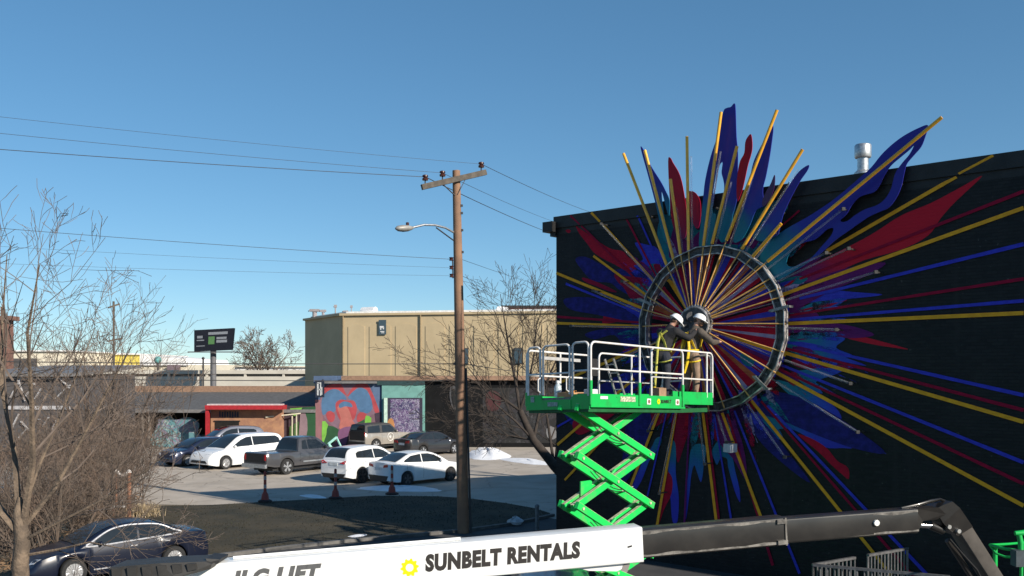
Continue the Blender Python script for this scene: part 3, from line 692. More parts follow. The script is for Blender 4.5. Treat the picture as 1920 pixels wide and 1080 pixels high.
# ------------------------------------------------------------------ scissor lift
NC = P(1107, 742, 19.8)                               # near corner of the deck
LA = NIN.copy(); LW = -DR                             # lift axes: LA towards the mural, LW across, away to the left
lift = thing('scissor_lift', 'bright green rough terrain scissor lift with white guardrails raised beside the mural', 'scissor lift', (NC.x, NC.y, 0))
M_green = mat('lift_green_paint', (.010, .43, .085), .42, 0, .08, 3, coat=.1, col2=(.02, .33, .075), detail=8, mixpos=(.36, .5))
M_arm = mat('scissor_arm_paint', (.014, .54, .10), .45, 0, .1, 2.4, coat=.1, col2=(.10, .40, .12), detail=8, mixpos=(.34, .48))
M_armtop = mat('scissor_arm_dusty_top', (.44, .42, .30), .8, 0, .25, 9)
M_rail = mat('guardrail_white', (.72, .72, .71), .42, 0, .06, 8, col2=(.62, .60, .58), coat=.2)
M_deck = mat('deck_plate', (.2, .21, .2), .6, .4, .2, 20, .3, 60)
M_decal = mat('white_decal', (.75, .76, .74), .5, 0, .15, 30)
TILT_A, TILT_W = -.036, -.045                         # the raised deck sags towards its outer ends
def L(t, wv, h):                                      # deck coordinates -> world (h above the deck)
    return NC + LA * t + LW * wv + Vector((0, 0, h + TILT_A * t + TILT_W * wv))
LEN, EXT, WID = 3.5, 5.05, 1.74
dk = MB().prism([L(0, 0.02, -.06), L(LEN, 0.02, -.06), L(LEN, WID - .02, -.06), L(0, WID - .02, -.06)], (0, 0, .05)); build('deck', dk, M_deck, lift)
ex = MB().prism([L(2.2, .12, .0), L(EXT, .12, .0), L(EXT, WID - .12, .0), L(2.2, WID - .12, .0)], (0, 0, .05)); build('extension_deck', ex, M_deck, lift)
def side_board(name, pts, z0, z1, th=.03, nrm=None):
    m = MB(); a, b = pts
    pa, pb = L(a[0], a[1], z0), L(b[0], b[1], z0)
    m.prism([pa, pb, L(b[0], b[1], z1), L(a[0], a[1], z1)], nrm * th); return build(name, m, M_green, lift)
side_board('toe_board', ((0, 0), (LEN + .08, 0)), -.20, .045, .03, LW)
side_board('toe_board', ((0, WID), (LEN + .08, WID)), -.20, .045, .03, -LW)
m = MB(); m.prism([L(0, -.015, -.235), L(LEN + .1, -.015, -.235), L(LEN + .1, .06, -.235), L(0, .06, -.235)], (0, 0, .04)); build('lower_flange', m, M_green, lift)
m = MB().prism([L(LEN + .06, 0, -.2), L(LEN + .06, .7, -.2), L(LEN + .06, .7, .0), L(LEN + .06, 0, .0)], LA * .03); build('toe_board', m, M_green, lift)
# entry end: corner panel, gate opening sits lower, then the far corner
m = MB().prism([L(-.01, .02, -.27), L(-.01, .50, -.27), L(-.01, .50, .045), L(-.01, .02, .045)], LA * .03); build('end_panel', m, M_green, lift)
m = MB().prism([L(-.03, .50, -.27), L(-.03, WID, -.27), L(-.03, WID, -.06), L(-.03, .50, -.06)], LA * .03)
m.prism([L(-.03, 1.30, -.06), L(-.03, WID, -.06), L(-.03, WID, .05), L(-.03, 1.30, .05)], LA * .03); build('end_panel', m, M_green, lift)
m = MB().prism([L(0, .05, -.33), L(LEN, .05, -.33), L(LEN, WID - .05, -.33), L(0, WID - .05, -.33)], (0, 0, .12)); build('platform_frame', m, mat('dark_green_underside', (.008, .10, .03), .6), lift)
# extension toe boards
for wv, s in ((.10, 1), (WID - .10, -1)):
    m = MB().prism([L(LEN - .25, wv, -.13), L(EXT, wv, -.13), L(EXT, wv, .17), L(LEN - .25, wv, .17)], LW * .03 * s); build('extension_board', m, M_green, lift)
m = MB().prism([L(EXT, .1, -.13), L(EXT, WID - .1, -.13), L(EXT, WID - .1, .17), L(EXT, .1, .17)], LA * -.03); build('extension_board', m, M_green, lift)
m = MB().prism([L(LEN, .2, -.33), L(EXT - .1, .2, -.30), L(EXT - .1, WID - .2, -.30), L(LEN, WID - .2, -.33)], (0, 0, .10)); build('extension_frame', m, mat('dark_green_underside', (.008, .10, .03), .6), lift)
RH = 1.12
def arc(pc, u1, u2, r, n=4):
    return [pc + u1 * r * math.cos(PI / 2 * i / n) + u2 * r * math.sin(PI / 2 * i / n) for i in range(n + 1)]
def rail_panel(name, t0, w0, t1, w1, h0, h1, posts=(), mid=None, green=0.0, r=.024, rc=.13):
    """rounded tubular panel between two deck points"""
    a, b = L(t0, w0, 0), L(t1, w1, 0); d = (b - a); ln = d.length; d.normalize(); z = Vector((0, 0, 1))
    m = MB()
    A0, A1, B0, B1 = L(t0, w0, h0), L(t0, w0, h1), L(t1, w1, h0), L(t1, w1, h1)
    pts = [A0] + arc(A1 + d * rc - z * rc, -d, z, rc)[:] + [p for p in arc(B1 - d * rc - z * rc, z, d, rc)] + [B0]
    m.tube(pts, r, 8)
    if mid: m.tube([L(t0, w0, mid), L(t1, w1, mid)], r * .9, 8)
    for f in posts:
        t, wv = t0 + (t1 - t0) * f, w0 + (w1 - w0) * f
        m.tube([L(t, wv, h0), L(t, wv, h1)], r, 8)
    o = build(name, m, M_rail, lift, smooth=50)
    return o
rail_panel('guardrail', .0, -.01, LEN, -.01, .3, RH, (.5,), .56)
rail_panel('guardrail', .0, WID + .01, 2.3, WID + .01, .0, RH - .08, (.5, .7), .5)
rail_panel('guardrail', .0, .05, .0, .47, .0, RH + .0, (), .53, rc=.1)
rail_panel('gate', .0, .55, .0, 1.28, .05, RH - .02, (), .5, rc=.1)
rail_panel('guardrail', .0, 1.36, .0, WID - .03, .0, RH - .03, (), .5, rc=.1)
rail_panel('extension_guardrail', 2.4, .12, EXT, .12, .05, RH + .02, (.9,), .48)
rail_panel('extension_guardrail', 2.4, WID - .14, EXT, WID - .14, .05, RH - .02, (.5,), .45)
rail_panel('extension_guardrail', EXT, .16, EXT, WID - .18, .05, RH - .02, (.5,), .5)
for t in (0, LEN * .5, LEN):
    m = MB().tube([L(t, -.012, -.18), L(t, -.012, .32)], .035, 8); build('post_socket', m, M_green, lift)
    m = MB().tube([L(t, WID + .012, -.18), L(t, WID + .012, .12)], .035, 8); build('post_socket', m, M_green, lift)
for wv in (.54, 1.32):
    m = MB().tube([L(-.04, wv, .1), L(-.12, wv, .14), L(-.12, wv, .38), L(-.04, wv, .42)], .015, 6); build('grab_handle', m, M_rail, lift)
# control box and clipped light bar on the far rail
m = MB(); m.prism([L(.35, WID - .04, .86), L(1.75, WID - .04, .86), L(1.75, WID - .04, .93), L(.35, WID - .04, .93)], LW * -.06); build('manual_holder', m, mat('holder_grey', (.38, .38, .38), .6), lift)
m = MB(); m.prism([L(1.95, WID - .1, .55), L(2.2, WID - .1, .55), L(2.2, WID - .1, .95), L(1.95, WID - .1, .95)], LW * -.16); build('control_box', m, M_trimblack, lift)
# decals on the near board: sun, word, two discs, plates
def decal(name, t, h, wv, hh, mt, shape=None):
    m = MB(); m.prism([L(t - wv / 2, -.004, h - hh / 2), L(t + wv / 2, -.004, h - hh / 2), L(t + wv / 2, -.004, h + hh / 2), L(t - wv / 2, -.004, h + hh / 2)], LW * -.004); return build(name, m, mt, lift)
decal('decal', .46, -.03, .26, .06, M_decal); decal('decal', 1.32, -.05, .55, .11, mat('worn_decal', (.42, .45, .32), .6, 0, .4, 22))
for t in (2.12, 3.28):
    decal('decal', t, -.09, .15, .13, M_decal)
    m = MB(); m.add([L(t + .045 * math.cos(a), -.014, -.09 + .045 * math.sin(a)) for a in [2 * PI * i / 12 for i in range(12)]], [list(range(12))]); build('decal_emblem', m, mat('decal_rust', (.30, .14, .12), .5), lift)
def sun_mesh(r0, r1, n=10):
    out = []
    for i in range(n * 4):
        a = 2 * PI * i / (n * 4); rr_ = r1 if (i % 4) in (0, 1) else r1 * .80
        out.append((rr_ * math.cos(a), rr_ * math.sin(a)))
    inn = [(r0 * math.cos(2 * PI * i / 24), r0 * math.sin(2 * PI * i / 24)) for i in range(24)]
    return flat_mesh('sun_emblem', [out, inn], .002)
M_sun = mat('emblem_yellow', (.72, .80, .0), .45, 0, .04, 9)
M_ink = mat('lettering_black', (.028, .024, .022), .5, 0, .1, 9)
NF = -LW
LM = Matrix(((LA.x, 0, NF.x, 0), (LA.y, 0, NF.y, 0), (TILT_A, 1, 0, 0), (0, 0, 0, 1)))
def on_board(name, me, mt, t, h, parent=lift):
    p = L(t, -.008, h); o = link_mesh(name, me, mt, parent); mm = LM.copy(); mm.translation = p - ROOT[lift.name]; o.matrix_basis = mm; return o
on_board('sun_emblem', sun_mesh(.02, .065), M_sun, 2.50, -.085)
on_board('lettering', text_mesh('SUNBELT', .105, .003, 0), M_ink, 2.60, -.12)
for t, wv in ((1.55, 0), (.62, 0)):
    pass
m = MB(); m.prism([L(-.045, .85, -.2), L(-.045, 1.12, -.2), L(-.045, 1.12, -.11), L(-.045, .85, -.11)], LA * .01); build('decal', m, mat('faded_decal', (.3, .4, .36), .6, 0, .3, 30), lift)
m = MB(); m.prism([L(-.045, 1.5, -.1), L(-.045, 1.6, -.1), L(-.045, 1.6, .02), L(-.045, 1.5, .02)], LA * .01); build('decal', m, mat('faded_decal', (.3, .4, .36), .6, 0, .3, 30), lift)

# scissor stack: two planes of crossing arms
T0, T1 = .05, 2.68
zl = [4.36, 3.36, 2.31, 1.26, .32]; zr = [4.36, 3.22, 2.10, .96, .20]
def SP(t, wv, z): q = NC + LA * t + LW * wv; return Vector((q.x, q.y, z))
ARM_H, ARM_W = .145, .085
def arm(ta, za, tb, zb, wv):
    p, q = SP(ta, wv, za), SP(tb, wv, zb); d = (q - p).normalized(); p, q = p - d * .1, q + d * .1
    o = build('scissor_arm', MB().beam(p, q, ARM_W, ARM_H, (0, 0, 1)), M_arm, lift)
    upv = d.cross(LW).normalized(); upv = upv if upv.z > 0 else -upv
    build('arm_top', MB().beam(p + upv * (ARM_H / 2 + .003), q + upv * (ARM_H / 2 + .003), ARM_W * .94, .006, upv), M_armtop, o)
    for f in (0.06, .5, .94):
        c = p + (q - p) * f; build('pin', MB().tube([c - LW * (ARM_W / 2 + .018), c - LW * (ARM_W / 2 - .01)], .035, 8), M_armtop, o)
for k in range(4):
    z1, z0 = (zl[k] + zr[k]) / 2, (zl[k + 1] + zr[k + 1]) / 2
    for wo, wi in ((.33, .44), (.78, .67)):
        arm(T0, zl[k], T1, zr[k + 1], wo)                        # falls towards the mural, outer
        arm(T0, zl[k + 1], T1, zr[k], wi)                        # rises towards the mural, inner
    for t, zz in ((T0, zl[k + 1]), (T1, zr[k + 1])):
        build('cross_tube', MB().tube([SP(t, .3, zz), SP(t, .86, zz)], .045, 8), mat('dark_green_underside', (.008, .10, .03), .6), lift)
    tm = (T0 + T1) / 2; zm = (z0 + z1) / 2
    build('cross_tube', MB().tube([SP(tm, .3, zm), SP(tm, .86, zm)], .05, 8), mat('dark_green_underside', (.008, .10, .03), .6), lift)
    if k in (1, 2):
        build('hydraulic_cylinder', MB().tube([SP(T0 + .55, .56, z0 + .25), SP(tm - .1, .56, zm - .05)], .06, 10).tube([SP(tm - .1, .56, zm - .05), SP(tm + .25, .56, zm + .2)], .04, 8), M_arm, lift, smooth=50)
        build('maintenance_bracket', MB().box(SP(.62, .6, zm - .12), (.4, .03, .32), Matrix.Rotation(R(48), 3, 'Z')), M_arm, lift)
    hz = MB()
    for j, wv in enumerate((.52, .58)):
        pts = [SP(T0 + .7 + 1.5 * f, wv, zm + .28 - .5 * f - .22 * math.sin(PI * f) - .05 * j) for f in [i / 8 for i in range(9)]]
        hz.tube(pts, .011, 5)
    build('hydraulic_hose', hz, mat('hose_pale', (.42, .38, .34), .6), lift)
# chassis and wheels (below the picture)
m = MB().prism([SP(-.1, .1, .16), SP(2.8, .1, .16), SP(2.8, 1.64, .16), SP(-.1, 1.64, .16)], (0, 0, .12)); build('chassis', m, M_green, lift)
for t in (.25, 2.5):
    for wv in (.0, 1.74):
        c = SP(t, wv, .25); rot = Matrix.Rotation(math.atan2(LA.y, LA.x), 3, 'Z')
        wl = build('wheel', MB().lathe(c, [(.12, -.1), (.22, -.11), (.25, -.06), (.25, .06), (.22, .11), (.12, .1)], 24, 'y', rot), M_rubber, lift, smooth=40)
        build('rim', MB().lathe(c, [(.04, -.12), (.12, -.105), (.12, .105), (.04, .12)], 16, 'y', rot), M_green, wl, smooth=40)
# loose things on the deck
def at(t, wv, h): return L(t, wv, h)
bt = thing('spray_bottle', 'clear plastic bottle with white cap standing at the open end of the deck', 'bottle', at(.18, 1.02, 0))
c = at(.18, 1.02, 0)
build('bottle_body', MB().lathe(c, [(.02, 0), (.075, .005), (.08, .04), (.08, .2), (.05, .27), (.035, .29), (.035, .30)], 14), mat('pale_plastic', (.62, .72, .78), .25, trans=.3), bt, smooth=40)
build('bottle_cap', MB().lathe(c, [(.02, .30), (.042, .30), (.042, .35), (.02, .36)], 12), M_decal, bt, smooth=40)
bx = thing('wooden_block', 'flat tan board lying behind the bottle at the end of the green deck', 'board', at(.3, .72, 0))
mm = Matrix.Rotation(R(42), 3, 'Z'); build('board', MB().box(at(.3, .72, .05), (.42, .5, .1), mm), mat('raw_wood', (.45, .25, .12), .7), bx)
og = thing('orange_tool', 'small orange and black power tool lying next to the tan board', 'tool', at(.14, .6, .0))
build('tool_body', MB().box(at(.14, .62, .07), (.1, .22, .12), mm), mat('tool_orange', (.65, .28, .04), .5), og)
build('tool_grip', MB().beam(at(.14, .5, .09), at(.14, .72, .2), .05, .05), M_trimblack, og)
wb_ = thing('white_box', 'small white carton standing on the deck behind the long near guardrail', 'box', at(.30, .22, 0))
build('carton', MB().box(at(.30, .22, .07), (.26, .16, .14), mm), mat('carton_white', (.6, .6, .62), .7), wb_); build('carton_flap', MB().box(at(.30, .22, .145), (.24, .15, .008), mm), M_decal, wb_)
tb = thing('cardboard_box', 'brown cardboard box on the deck beside the feet of the worker in black', 'box', at(3.3, .55, 0))
build('carton', MB().box(at(3.3, .55, .14), (.26, .3, .24), mm), mat('cardboard', (.30, .19, .12), .8), tb); build('carton_flap', MB().box(at(3.3, .55, .265), (.27, .14, .008), mm), mat('cardboard', (.30, .19, .12), .8), tb)
sd_ = thing('step_ladder', 'small folded metal step ladder leaning on the far guardrail of the lift', 'ladder', at(2.75, 1.35, 0))
for wv in (1.25, 1.5): build('stile', MB().beam(at(2.5, wv, .95), at(2.95, wv, .1), .03, .05), M_galv, sd_)
for f in (.15, .38, .6, .83): build('rung', MB().beam(at(2.5 + .45 * f, 1.25, .95 - .85 * f), at(2.5 + .45 * f, 1.5, .95 - .85 * f), .05, .02), M_galv, sd_)

# ------------------------------------------------------------------ the two workers
M_skin = mat('skin', (.50, .27, .19), .55, 0, .08, 20)
M_hat = mat('hard_hat_white', (.78, .80, .82), .3, 0, .02, 5, coat=.4)
M_coat = mat('charcoal_jacket', (.016, .016, .019), .85, 0, .2, 12, .3, 60)
M_coat2 = mat('brown_grey_jacket', (.085, .07, .058), .85, 0, .2, 12, .3, 60)
M_pants = mat('dark_navy_trousers', (.018, .022, .035), .85, 0, .2, 12, .3, 50)
M_pants2 = mat('khaki_trousers', (.24, .165, .115), .85, 0, .15, 10, .3, 50)
M_boot = mat('work_boots', (.035, .027, .02), .7)
M_strap = mat('harness_yellow', (.75, .52, .02), .5, 0, .1, 30)
M_strap2 = mat('harness_olive_yellow', (.42, .40, .06), .6, 0, .2, 30)
def skin_mesh(name, chains, m, parent, sub=2, root=0, vox=.011):
    """tapered limbs along joint chains, fused into one continuous smooth surface"""
    mb = MB()
    for ch in chains:
        for (p, r), (q, t) in zip(ch[:-1], ch[1:]):
            p, q = Vector(p), Vector(q); r = max(r) * .8 if isinstance(r, tuple) else r; t = max(t) * .8 if isinstance(t, tuple) else t
            if (q - p).length < 1e-5: continue
            mb.tube([p, q], [r, t], 12)
            mb.ball(p, r * 1.0, 12, 8); mb.ball(q, t * 1.0, 12, 8)
    me = bpy.data.meshes.new(name); me.from_pydata(mb.v, [], mb.f)
    bm = bmesh.new(); bm.from_mesh(me); bmesh.ops.recalc_face_normals(bm, faces=bm.faces); bm.to_mesh(me); bm.free()
    o = bpy.data.objects.new(name, me); COL.objects.link(o)
    rm = o.modifiers.new('r', 'REMESH'); rm.mode = 'VOXEL'; rm.voxel_size = vox; rm.use_smooth_shade = True
    sm = o.modifiers.new('s', 'SMOOTH'); sm.factor = .5; sm.iterations = 4 if vox > .01 else 2
    dg = bpy.context.evaluated_depsgraph_get(); dg.update()
    nm = bpy.data.meshes.new_from_object(o.evaluated_get(dg)); nm.shade_smooth()
    bpy.data.objects.remove(o); nm.materials.clear()
    return link_mesh(name, nm, m, parent)
def person(label, loc, rz, J, mats, hat_tilt=(0, 0), sc=1.0):
    """J: joints in body space (x right, y forward, z up)"""
    root = thing('person', label, 'person', loc, rz); root.scale = (sc, sc, sc)
    coat, pants, strap = mats
    v = {k: Vector(q) for k, q in J.items()}
    hd = (v['head'] - v['neck']).normalized(); face = Vector(J['face']).normalized()
    def mid(a, b, f=.5): return v[a] + (v[b] - v[a]) * f
    arms = []; hands = []
    for s in 'lr':
        arms.append([(v['chest'], .13), (v['sh' + s], .07), (mid('sh' + s, 'el' + s), .058), (v['el' + s], .048), (mid('el' + s, 'wr' + s), .042), (v['wr' + s], .030)])
        d = (v['wr' + s] - v['el' + s]).normalized(); sx = d.cross(Vector((0, 0, 1))).normalized(); palm = v['wr' + s] + d * .07
        hands.append([(v['wr' + s], .030), (palm, (.042, .022))])
        dn = sx.cross(d).normalized()
        for i, (o, ln) in enumerate(((-.033, .07), (-.011, .085), (.011, .08), (.033, .062))):
            b = palm + sx * o + d * .015
            hands.append([(palm, (.042, .022)), (b + d * ln * .45, .0095), (b + d * ln * .8 - dn * ln * .3, .009)])
        tb_ = v['wr' + s] + d * .035
        hands.append([(v['wr' + s], .030), (tb_ + sx * -.04, .012), (tb_ + sx * -.055 + d * .04 - dn * .02, .010)])
    legs = []
    for s in 'lr':
        legs.append([(v['pelvis'], .13), (v['hip' + s], .095), (mid('hip' + s, 'kn' + s), .080), (v['kn' + s], .058), (mid('kn' + s, 'an' + s, .4), .056), (v['an' + s], .04), (v['an' + s] + Vector((0, .11, -.045)), .035), (v['an' + s] + Vector((0, .2, -.055)), .028)])
    spine = [(v['pelvis'], .13), (mid('pelvis', 'chest'), .115), (v['chest'], .13), (v['neck'], .055), (mid('neck', 'head', .55), .065), (v['head'], .088), (v['head'] + hd * .07, .07)]
    nose = [(v['head'], .088), (v['head'] + face * .10 - hd * .012, .016)]
    skin_mesh('body', [spine, nose] + arms + hands + legs, M_skin, root, vox=.008)
    g = lambda ch, k, a=0.0: [(p, (r[0] * k + a, r[1] * k + a) if isinstance(r, tuple) else r * k + a) for p, r in ch]
    jk = skin_mesh('jacket', [[(mid('pelvis', 'chest', -.12), .165), (mid('pelvis', 'chest'), .15), (v['chest'], .165), (mid('chest', 'neck', .55), .11)]] + [g([(v['chest'], .13)], 1.27) + g(a[1:], 1.2, .012) for a in arms], coat, root)
    collar = MB().tube([mid('chest', 'neck', .6), mid('neck', 'head', .15)], [.105, .082], 12); build('collar', collar, coat, root, local=True, smooth=60)
    tr = skin_mesh('trousers', [[(v['pelvis'] + Vector((0, 0, .06)), .15), (v['pelvis'], .15)] + [(v['pelvis'], .15)] + g(l[1:6], 1.12, .014) for l in legs], pants, root, root=1)
    for s in 'lr':
        a = v['an' + s]
        build('boot', MB().tube([a + Vector((0, -.045, .1)), a + Vector((0, -.03, 0)), a + Vector((0, .03, -.04)), a + Vector((0, .15, -.055)), a + Vector((0, .215, -.06))], [.062, .06, .062, .052, .03], 10).box(a + Vector((0, .075, -.085)), (.1, .3, .025)), M_boot, root, local=True, smooth=60)
    # hard hat
    up = (hd + Vector((hat_tilt[0], hat_tilt[1], 0))).normalized(); fx = (face - up * face.dot(up)).normalized(); sx = fx.cross(up)
    B = Matrix((sx, fx, up)).transposed()
    h = MB(); n = 20; prof = [(1.0, 0), (.99, .28), (.90, .58), (.68, .84), (.36, .97), (.04, 1.0)]
    h.lathe(v['head'] + hd * .035, [(r * .128, z * .135) for r, z in prof], n, 'z', B @ Matrix.Diagonal((.92, 1.12, 1)))
    ho = build('hard_hat', h, M_hat, root, local=True, smooth=60)
    br = MB(); pts = []
    for i in range(n):
        a = 2 * PI * i / n; f = .02 + .055 * max(0, math.sin(a)) ** 2
        pts.append(((.118 + f) * math.cos(a) * .95, (.143 + f) * math.sin(a)))
    o3 = v['head'] + hd * .035
    br.add([o3 + B @ Vector((x, y, -.006)) for x, y in pts] + [o3 + B @ Vector((x, y, .006)) for x, y in pts], [list(range(n))[::-1], list(range(n, 2 * n))] + [[i, (i + 1) % n, n + (i + 1) % n, n + i] for i in range(n)])
    build('hat_brim', br, M_hat, root, local=True)
    ey = MB()
    for s in (-1, 1): ey.ball(v['head'] + face * .083 + sx * .033 * s + hd * .006, .012, 8, 5)
    build('safety_glasses', ey.beam(v['head'] + face * .092 - sx * .075 + hd * .006, v['head'] + face * .092 + sx * .075 + hd * .006, .012, .035), M_glass, root, local=True)
    er = MB()
    for s in (-1, 1): er.ball(v['head'] + sx * .09 * s, .026, 8, 5, (.45, .7, 1.1))
    build('ears', er, M_skin, root, local=True)
    hr_ = MB().ball(v['head'] - face * .02 - hd * .0, .096, 12, 6, (1, 1, .7)); build('hair', hr_, mat('hair_brown', (.07, .04, .025), .8), root, local=True, smooth=60)
    # harness: shoulder straps crossing on the back, belt, thigh loops
    fr = Vector((0, 1, 0)); ax = (v['neck'] - v['pelvis']).normalized(); bk_ = ax.cross(Vector((1, 0, 0))).normalized()
    bk_ = bk_ if bk_.y < 0 else -bk_
    hs = MB()
    for s in (-1, 1):
        x = Vector((1, 0, 0)) * s
        pts = [v['pelvis'] + x * .15 + bk_ * .06 + ax * .08, mid('pelvis', 'chest', .6) + x * .1 + bk_ * .135, mid('chest', 'neck', -.2) + bk_ * .17, mid('chest', 'neck', .3) + x * .08 + bk_ * .135, mid('chest', 'neck', .62) + x * .11, mid('chest', 'neck', .1) + x * .11 - bk_ * .155, mid('pelvis', 'chest', .5) + x * .1 - bk_ * .15, v['pelvis'] + x * .14 - bk_ * .09 + ax * .06]
        for a, b in zip(pts[:-1], pts[1:]): hs.beam(a, b, .045, .012, bk_)
        k = 'l' if s < 0 else 'r'
        c = mid('hip' + k, 'kn' + k, .22); hs.loop([c + Vector((.118 * math.cos(q), .118 * math.sin(q), .03 * math.sin(q))) for q in [2 * PI * i / 14 for i in range(14)]], .018, 6)
    hs.loop([v['pelvis'] + ax * .08 + Vector((.172 * math.cos(q), .165 * math.sin(q), 0)) for q in [2 * PI * i / 16 for i in range(16)]], .02, 6)
    build('harness', hs, strap, root, local=True)
    dr_ = MB().loop([mid('chest', 'neck', -.2) + bk_ * .19 + Vector((.05 * math.cos(q), 0, .05 * math.sin(q))) for q in [2 * PI * i / 10 for i in range(10)]], .012, 6)
    build('harness_ring', dr_, M_strap2, root, local=True)
    return root, v, bk_
yaw = math.atan2(LA.y, LA.x) - PI / 2                  # facing the mural
BASE = dict(pelvis=(0, 0, .98), hipl=(-.1, 0, .92), hipr=(.1, 0, .92), knl=(-.13, .04, .50), knr=(.13, .03, .50), anl=(-.14, -.03, .1), anr=(.14, -.02, .1))
J1 = dict(BASE, chest=(.02, .13, 1.34), neck=(.04, .22, 1.55), head=(.08, .31, 1.66), face=(.5, .72, -.55), shl=(-.20, .17, 1.44), shr=(.22, .18, 1.44),
          ell=(-.24, .40, 1.22), elr=(.36, .42, 1.30), wrl=(.0, .58, 1.34), wrr=(.34, .64, 1.44))
p1, v1, bk1 = person('worker in black jacket and white hard hat bending to the hub, back turned', at(4.0, .90, -.01), yaw - R(12), J1, (M_coat, M_pants, M_strap2), sc=1.16)
J2 = dict(BASE, chest=(.02, .07, 1.36), neck=(.03, .12, 1.57), head=(.07, .18, 1.70), face=(.96, .2, -.34), shl=(-.19, .12, 1.46), shr=(.22, .04, 1.45),
          ell=(-.16, .40, 1.27), elr=(.46, .16, 1.22), wrl=(.12, .55, 1.36), wrr=(.40, .42, 1.24), knl=(-.12, .08, .50), knr=(.15, .02, .50))
p2, v2, bk2 = person('bearded worker in brown jacket and khaki trousers at the hub, yellow harness hanging', at(4.74, .54, .03), yaw - R(8), J2, (M_coat2, M_pants2, M_strap), sc=1.13)
build('beard', MB().ball(Vector(J2['head']) + Vector((.96, .2, -.34)).normalized() * .05 + Vector((0, 0, -.06)), .06, 10, 6, (1, 1, .8)), mat('beard_ginger', (.28, .13, .07), .9), p2, local=True, smooth=60)
# lanyards: part of each harness, hanging to the deck rail
def world_of(root, q): return Matrix.Translation(root.location) @ Matrix.Rotation(root.rotation_euler.z, 4, 'Z') @ Matrix.Diagonal((root.scale.x,) * 3 + (1,)) @ Vector(q)
def lanyard(root, v, pts, r, m):
    o = build('lanyard', MB().tube(pts, r, 6), m, root, local=True, smooth=60)
k1 = lambda q: (Matrix.Translation(p1.location) @ Matrix.Rotation(p1.rotation_euler.z, 4, 'Z') @ Matrix.Diagonal((p1.scale.x,) * 3 + (1,))).inverted() @ q
c1 = v1['chest'] + bk1 * .2
lanyard(p1, v1, [c1, c1 + Vector((-.01, -.06, -.2)), (c1 + k1(at(3.45, .75, .2))) / 2 + Vector((0, -.02, -.05)), k1(at(3.45, .75, .12))], .026, M_strap2)
lanyard(p1, v1, [k1(at(3.45, .75, .14)), k1(at(3.47, .75, .3))], .045, M_strap)
c2 = v2['chest'] + bk2 * .19
lanyard(p2, v2, [c2 + Vector((-.08, 0, .05)), c2 + Vector((-.14, -.05, -.3)), c2 + Vector((-.10, -.06, -.62)), c2 + Vector((-.04, -.06, -.82)), c2 + Vector((.03, -.06, -.6)), c2 + Vector((.05, -.03, -.3)), c2 + Vector((0, 0, -.05))], .032, M_strap)
# ------------------------------------------------------------------ telescopic boom in the foreground
M_white = mat('boom_white_paint', (.80, .80, .79), .35, 0, .02, 1.2, coat=.3, col2=(.74, .74, .725))
M_boomblk = mat('boom_black_paint', (.030, .0275, .025), .33, .0, .15, 2.2, col2=(.019, .0175, .0165), coat=.2)
M_scuff = mat('boom_scuffed_edge', (.26, .24, .215), .45, .3, .4, 7, col2=(.08, .074, .068), mixpos=(.38, .6))
M_hood = mat('ribbed_black_cover', (.035, .033, .031), .55, 0, .15, 5)
BA, BB = P(250, 1101, 9.85), P(1197, 1017, 10.9)
bd = (BB - BA).normalized(); bs = Vector((bd.y, -bd.x, 0)).normalized()     # bs: side facing the camera
bu = bs.cross(bd).normalized(); bu = bu if bu.z > 0 else -bu
boom = thing('boom_lift', 'white and black telescopic boom lift reaching across the foreground past the scissor lift', 'boom lift', (BA.x, BA.y, 0))
def rounded_box(c0, c1, wd, hg, up, r=.02):
    """bevelled beam between two axis points"""
    d = (c1 - c0).normalized(); s = d.cross(up).normalized(); u = s.cross(d)
    poly = []
    for sx, sy, a0 in ((1, 1, 0), (-1, 1, 90), (-1, -1, 180), (1, -1, 270)):
        for k in range(4):
            a = R(a0 + 30 * k); poly.append(c0 + s * (sx * (wd / 2 - r) + r * math.cos(a)) + u * (sy * (hg / 2 - r) + r * math.sin(a)))
    return MB().prism(poly, c1 - c0)
BH, BWD = .395, .32
main = build('main_boom', rounded_box(BA, BB, BWD, BH, bu), M_white, boom, smooth=30)
# ragged wear pads and front collar, lower nose bracket
build('nose_plate', MB().prism([BB - bd * .78 - bu * (BH / 2) + bs * .1, BB - bd * .62 - bu * (BH / 2 + .05) + bs * .1, BB - bd * .3 - bu * (BH / 2 + .085) + bs * .1, BB - bd * .2 - bu * (BH / 2 + .05) + bs * .1, BB - bd * .16 - bu * (BH / 2 - .01) + bs * .1], -bs * .2), M_white, boom)
build('wear_pad', MB().box(BB - bd * .19 - bu * (BH / 2 + .05) + bs * .06, (.07, .1, .1), Matrix.Rotation(R(20), 3, 'Y')), mat('pad_grey', (.3, .28, .26), .7), boom)
build('slot', MB().beam(BB - bd * .18 - bu * .01 + bs * (BWD / 2 + .002), BB - bd * .13 + bu * 0 + bs * (BWD / 2 + .002), .004, .018, bu), M_trimblack, boom)
hv = MB(); hv.tube([BA + bd * f + bu * (BH / 2 + .018) for f in (1.0, 2.0, 3.4)], .018, 6); build('hose_cover', hv, M_white, boom)
def boom_frame(p):
    m = Matrix(((bd.x, bu.x, bs.x, p.x), (bd.y, bu.y, bs.y, p.y), (bd.z, bu.z, bs.z, p.z), (0, 0, 0, 1))); return m
def on_boom(name, me, mt, along, up_, sc=(1, 1)):
    p = BA + bd * along + bu * up_ + bs * (BWD / 2 + .001)
    o = link_mesh(name, me, mt, boom); o.matrix_basis = Matrix.Translation(-ROOT[boom.name]) @ boom_frame(p) @ Matrix.Diagonal((sc[0], sc[1], 1, 1)); return o
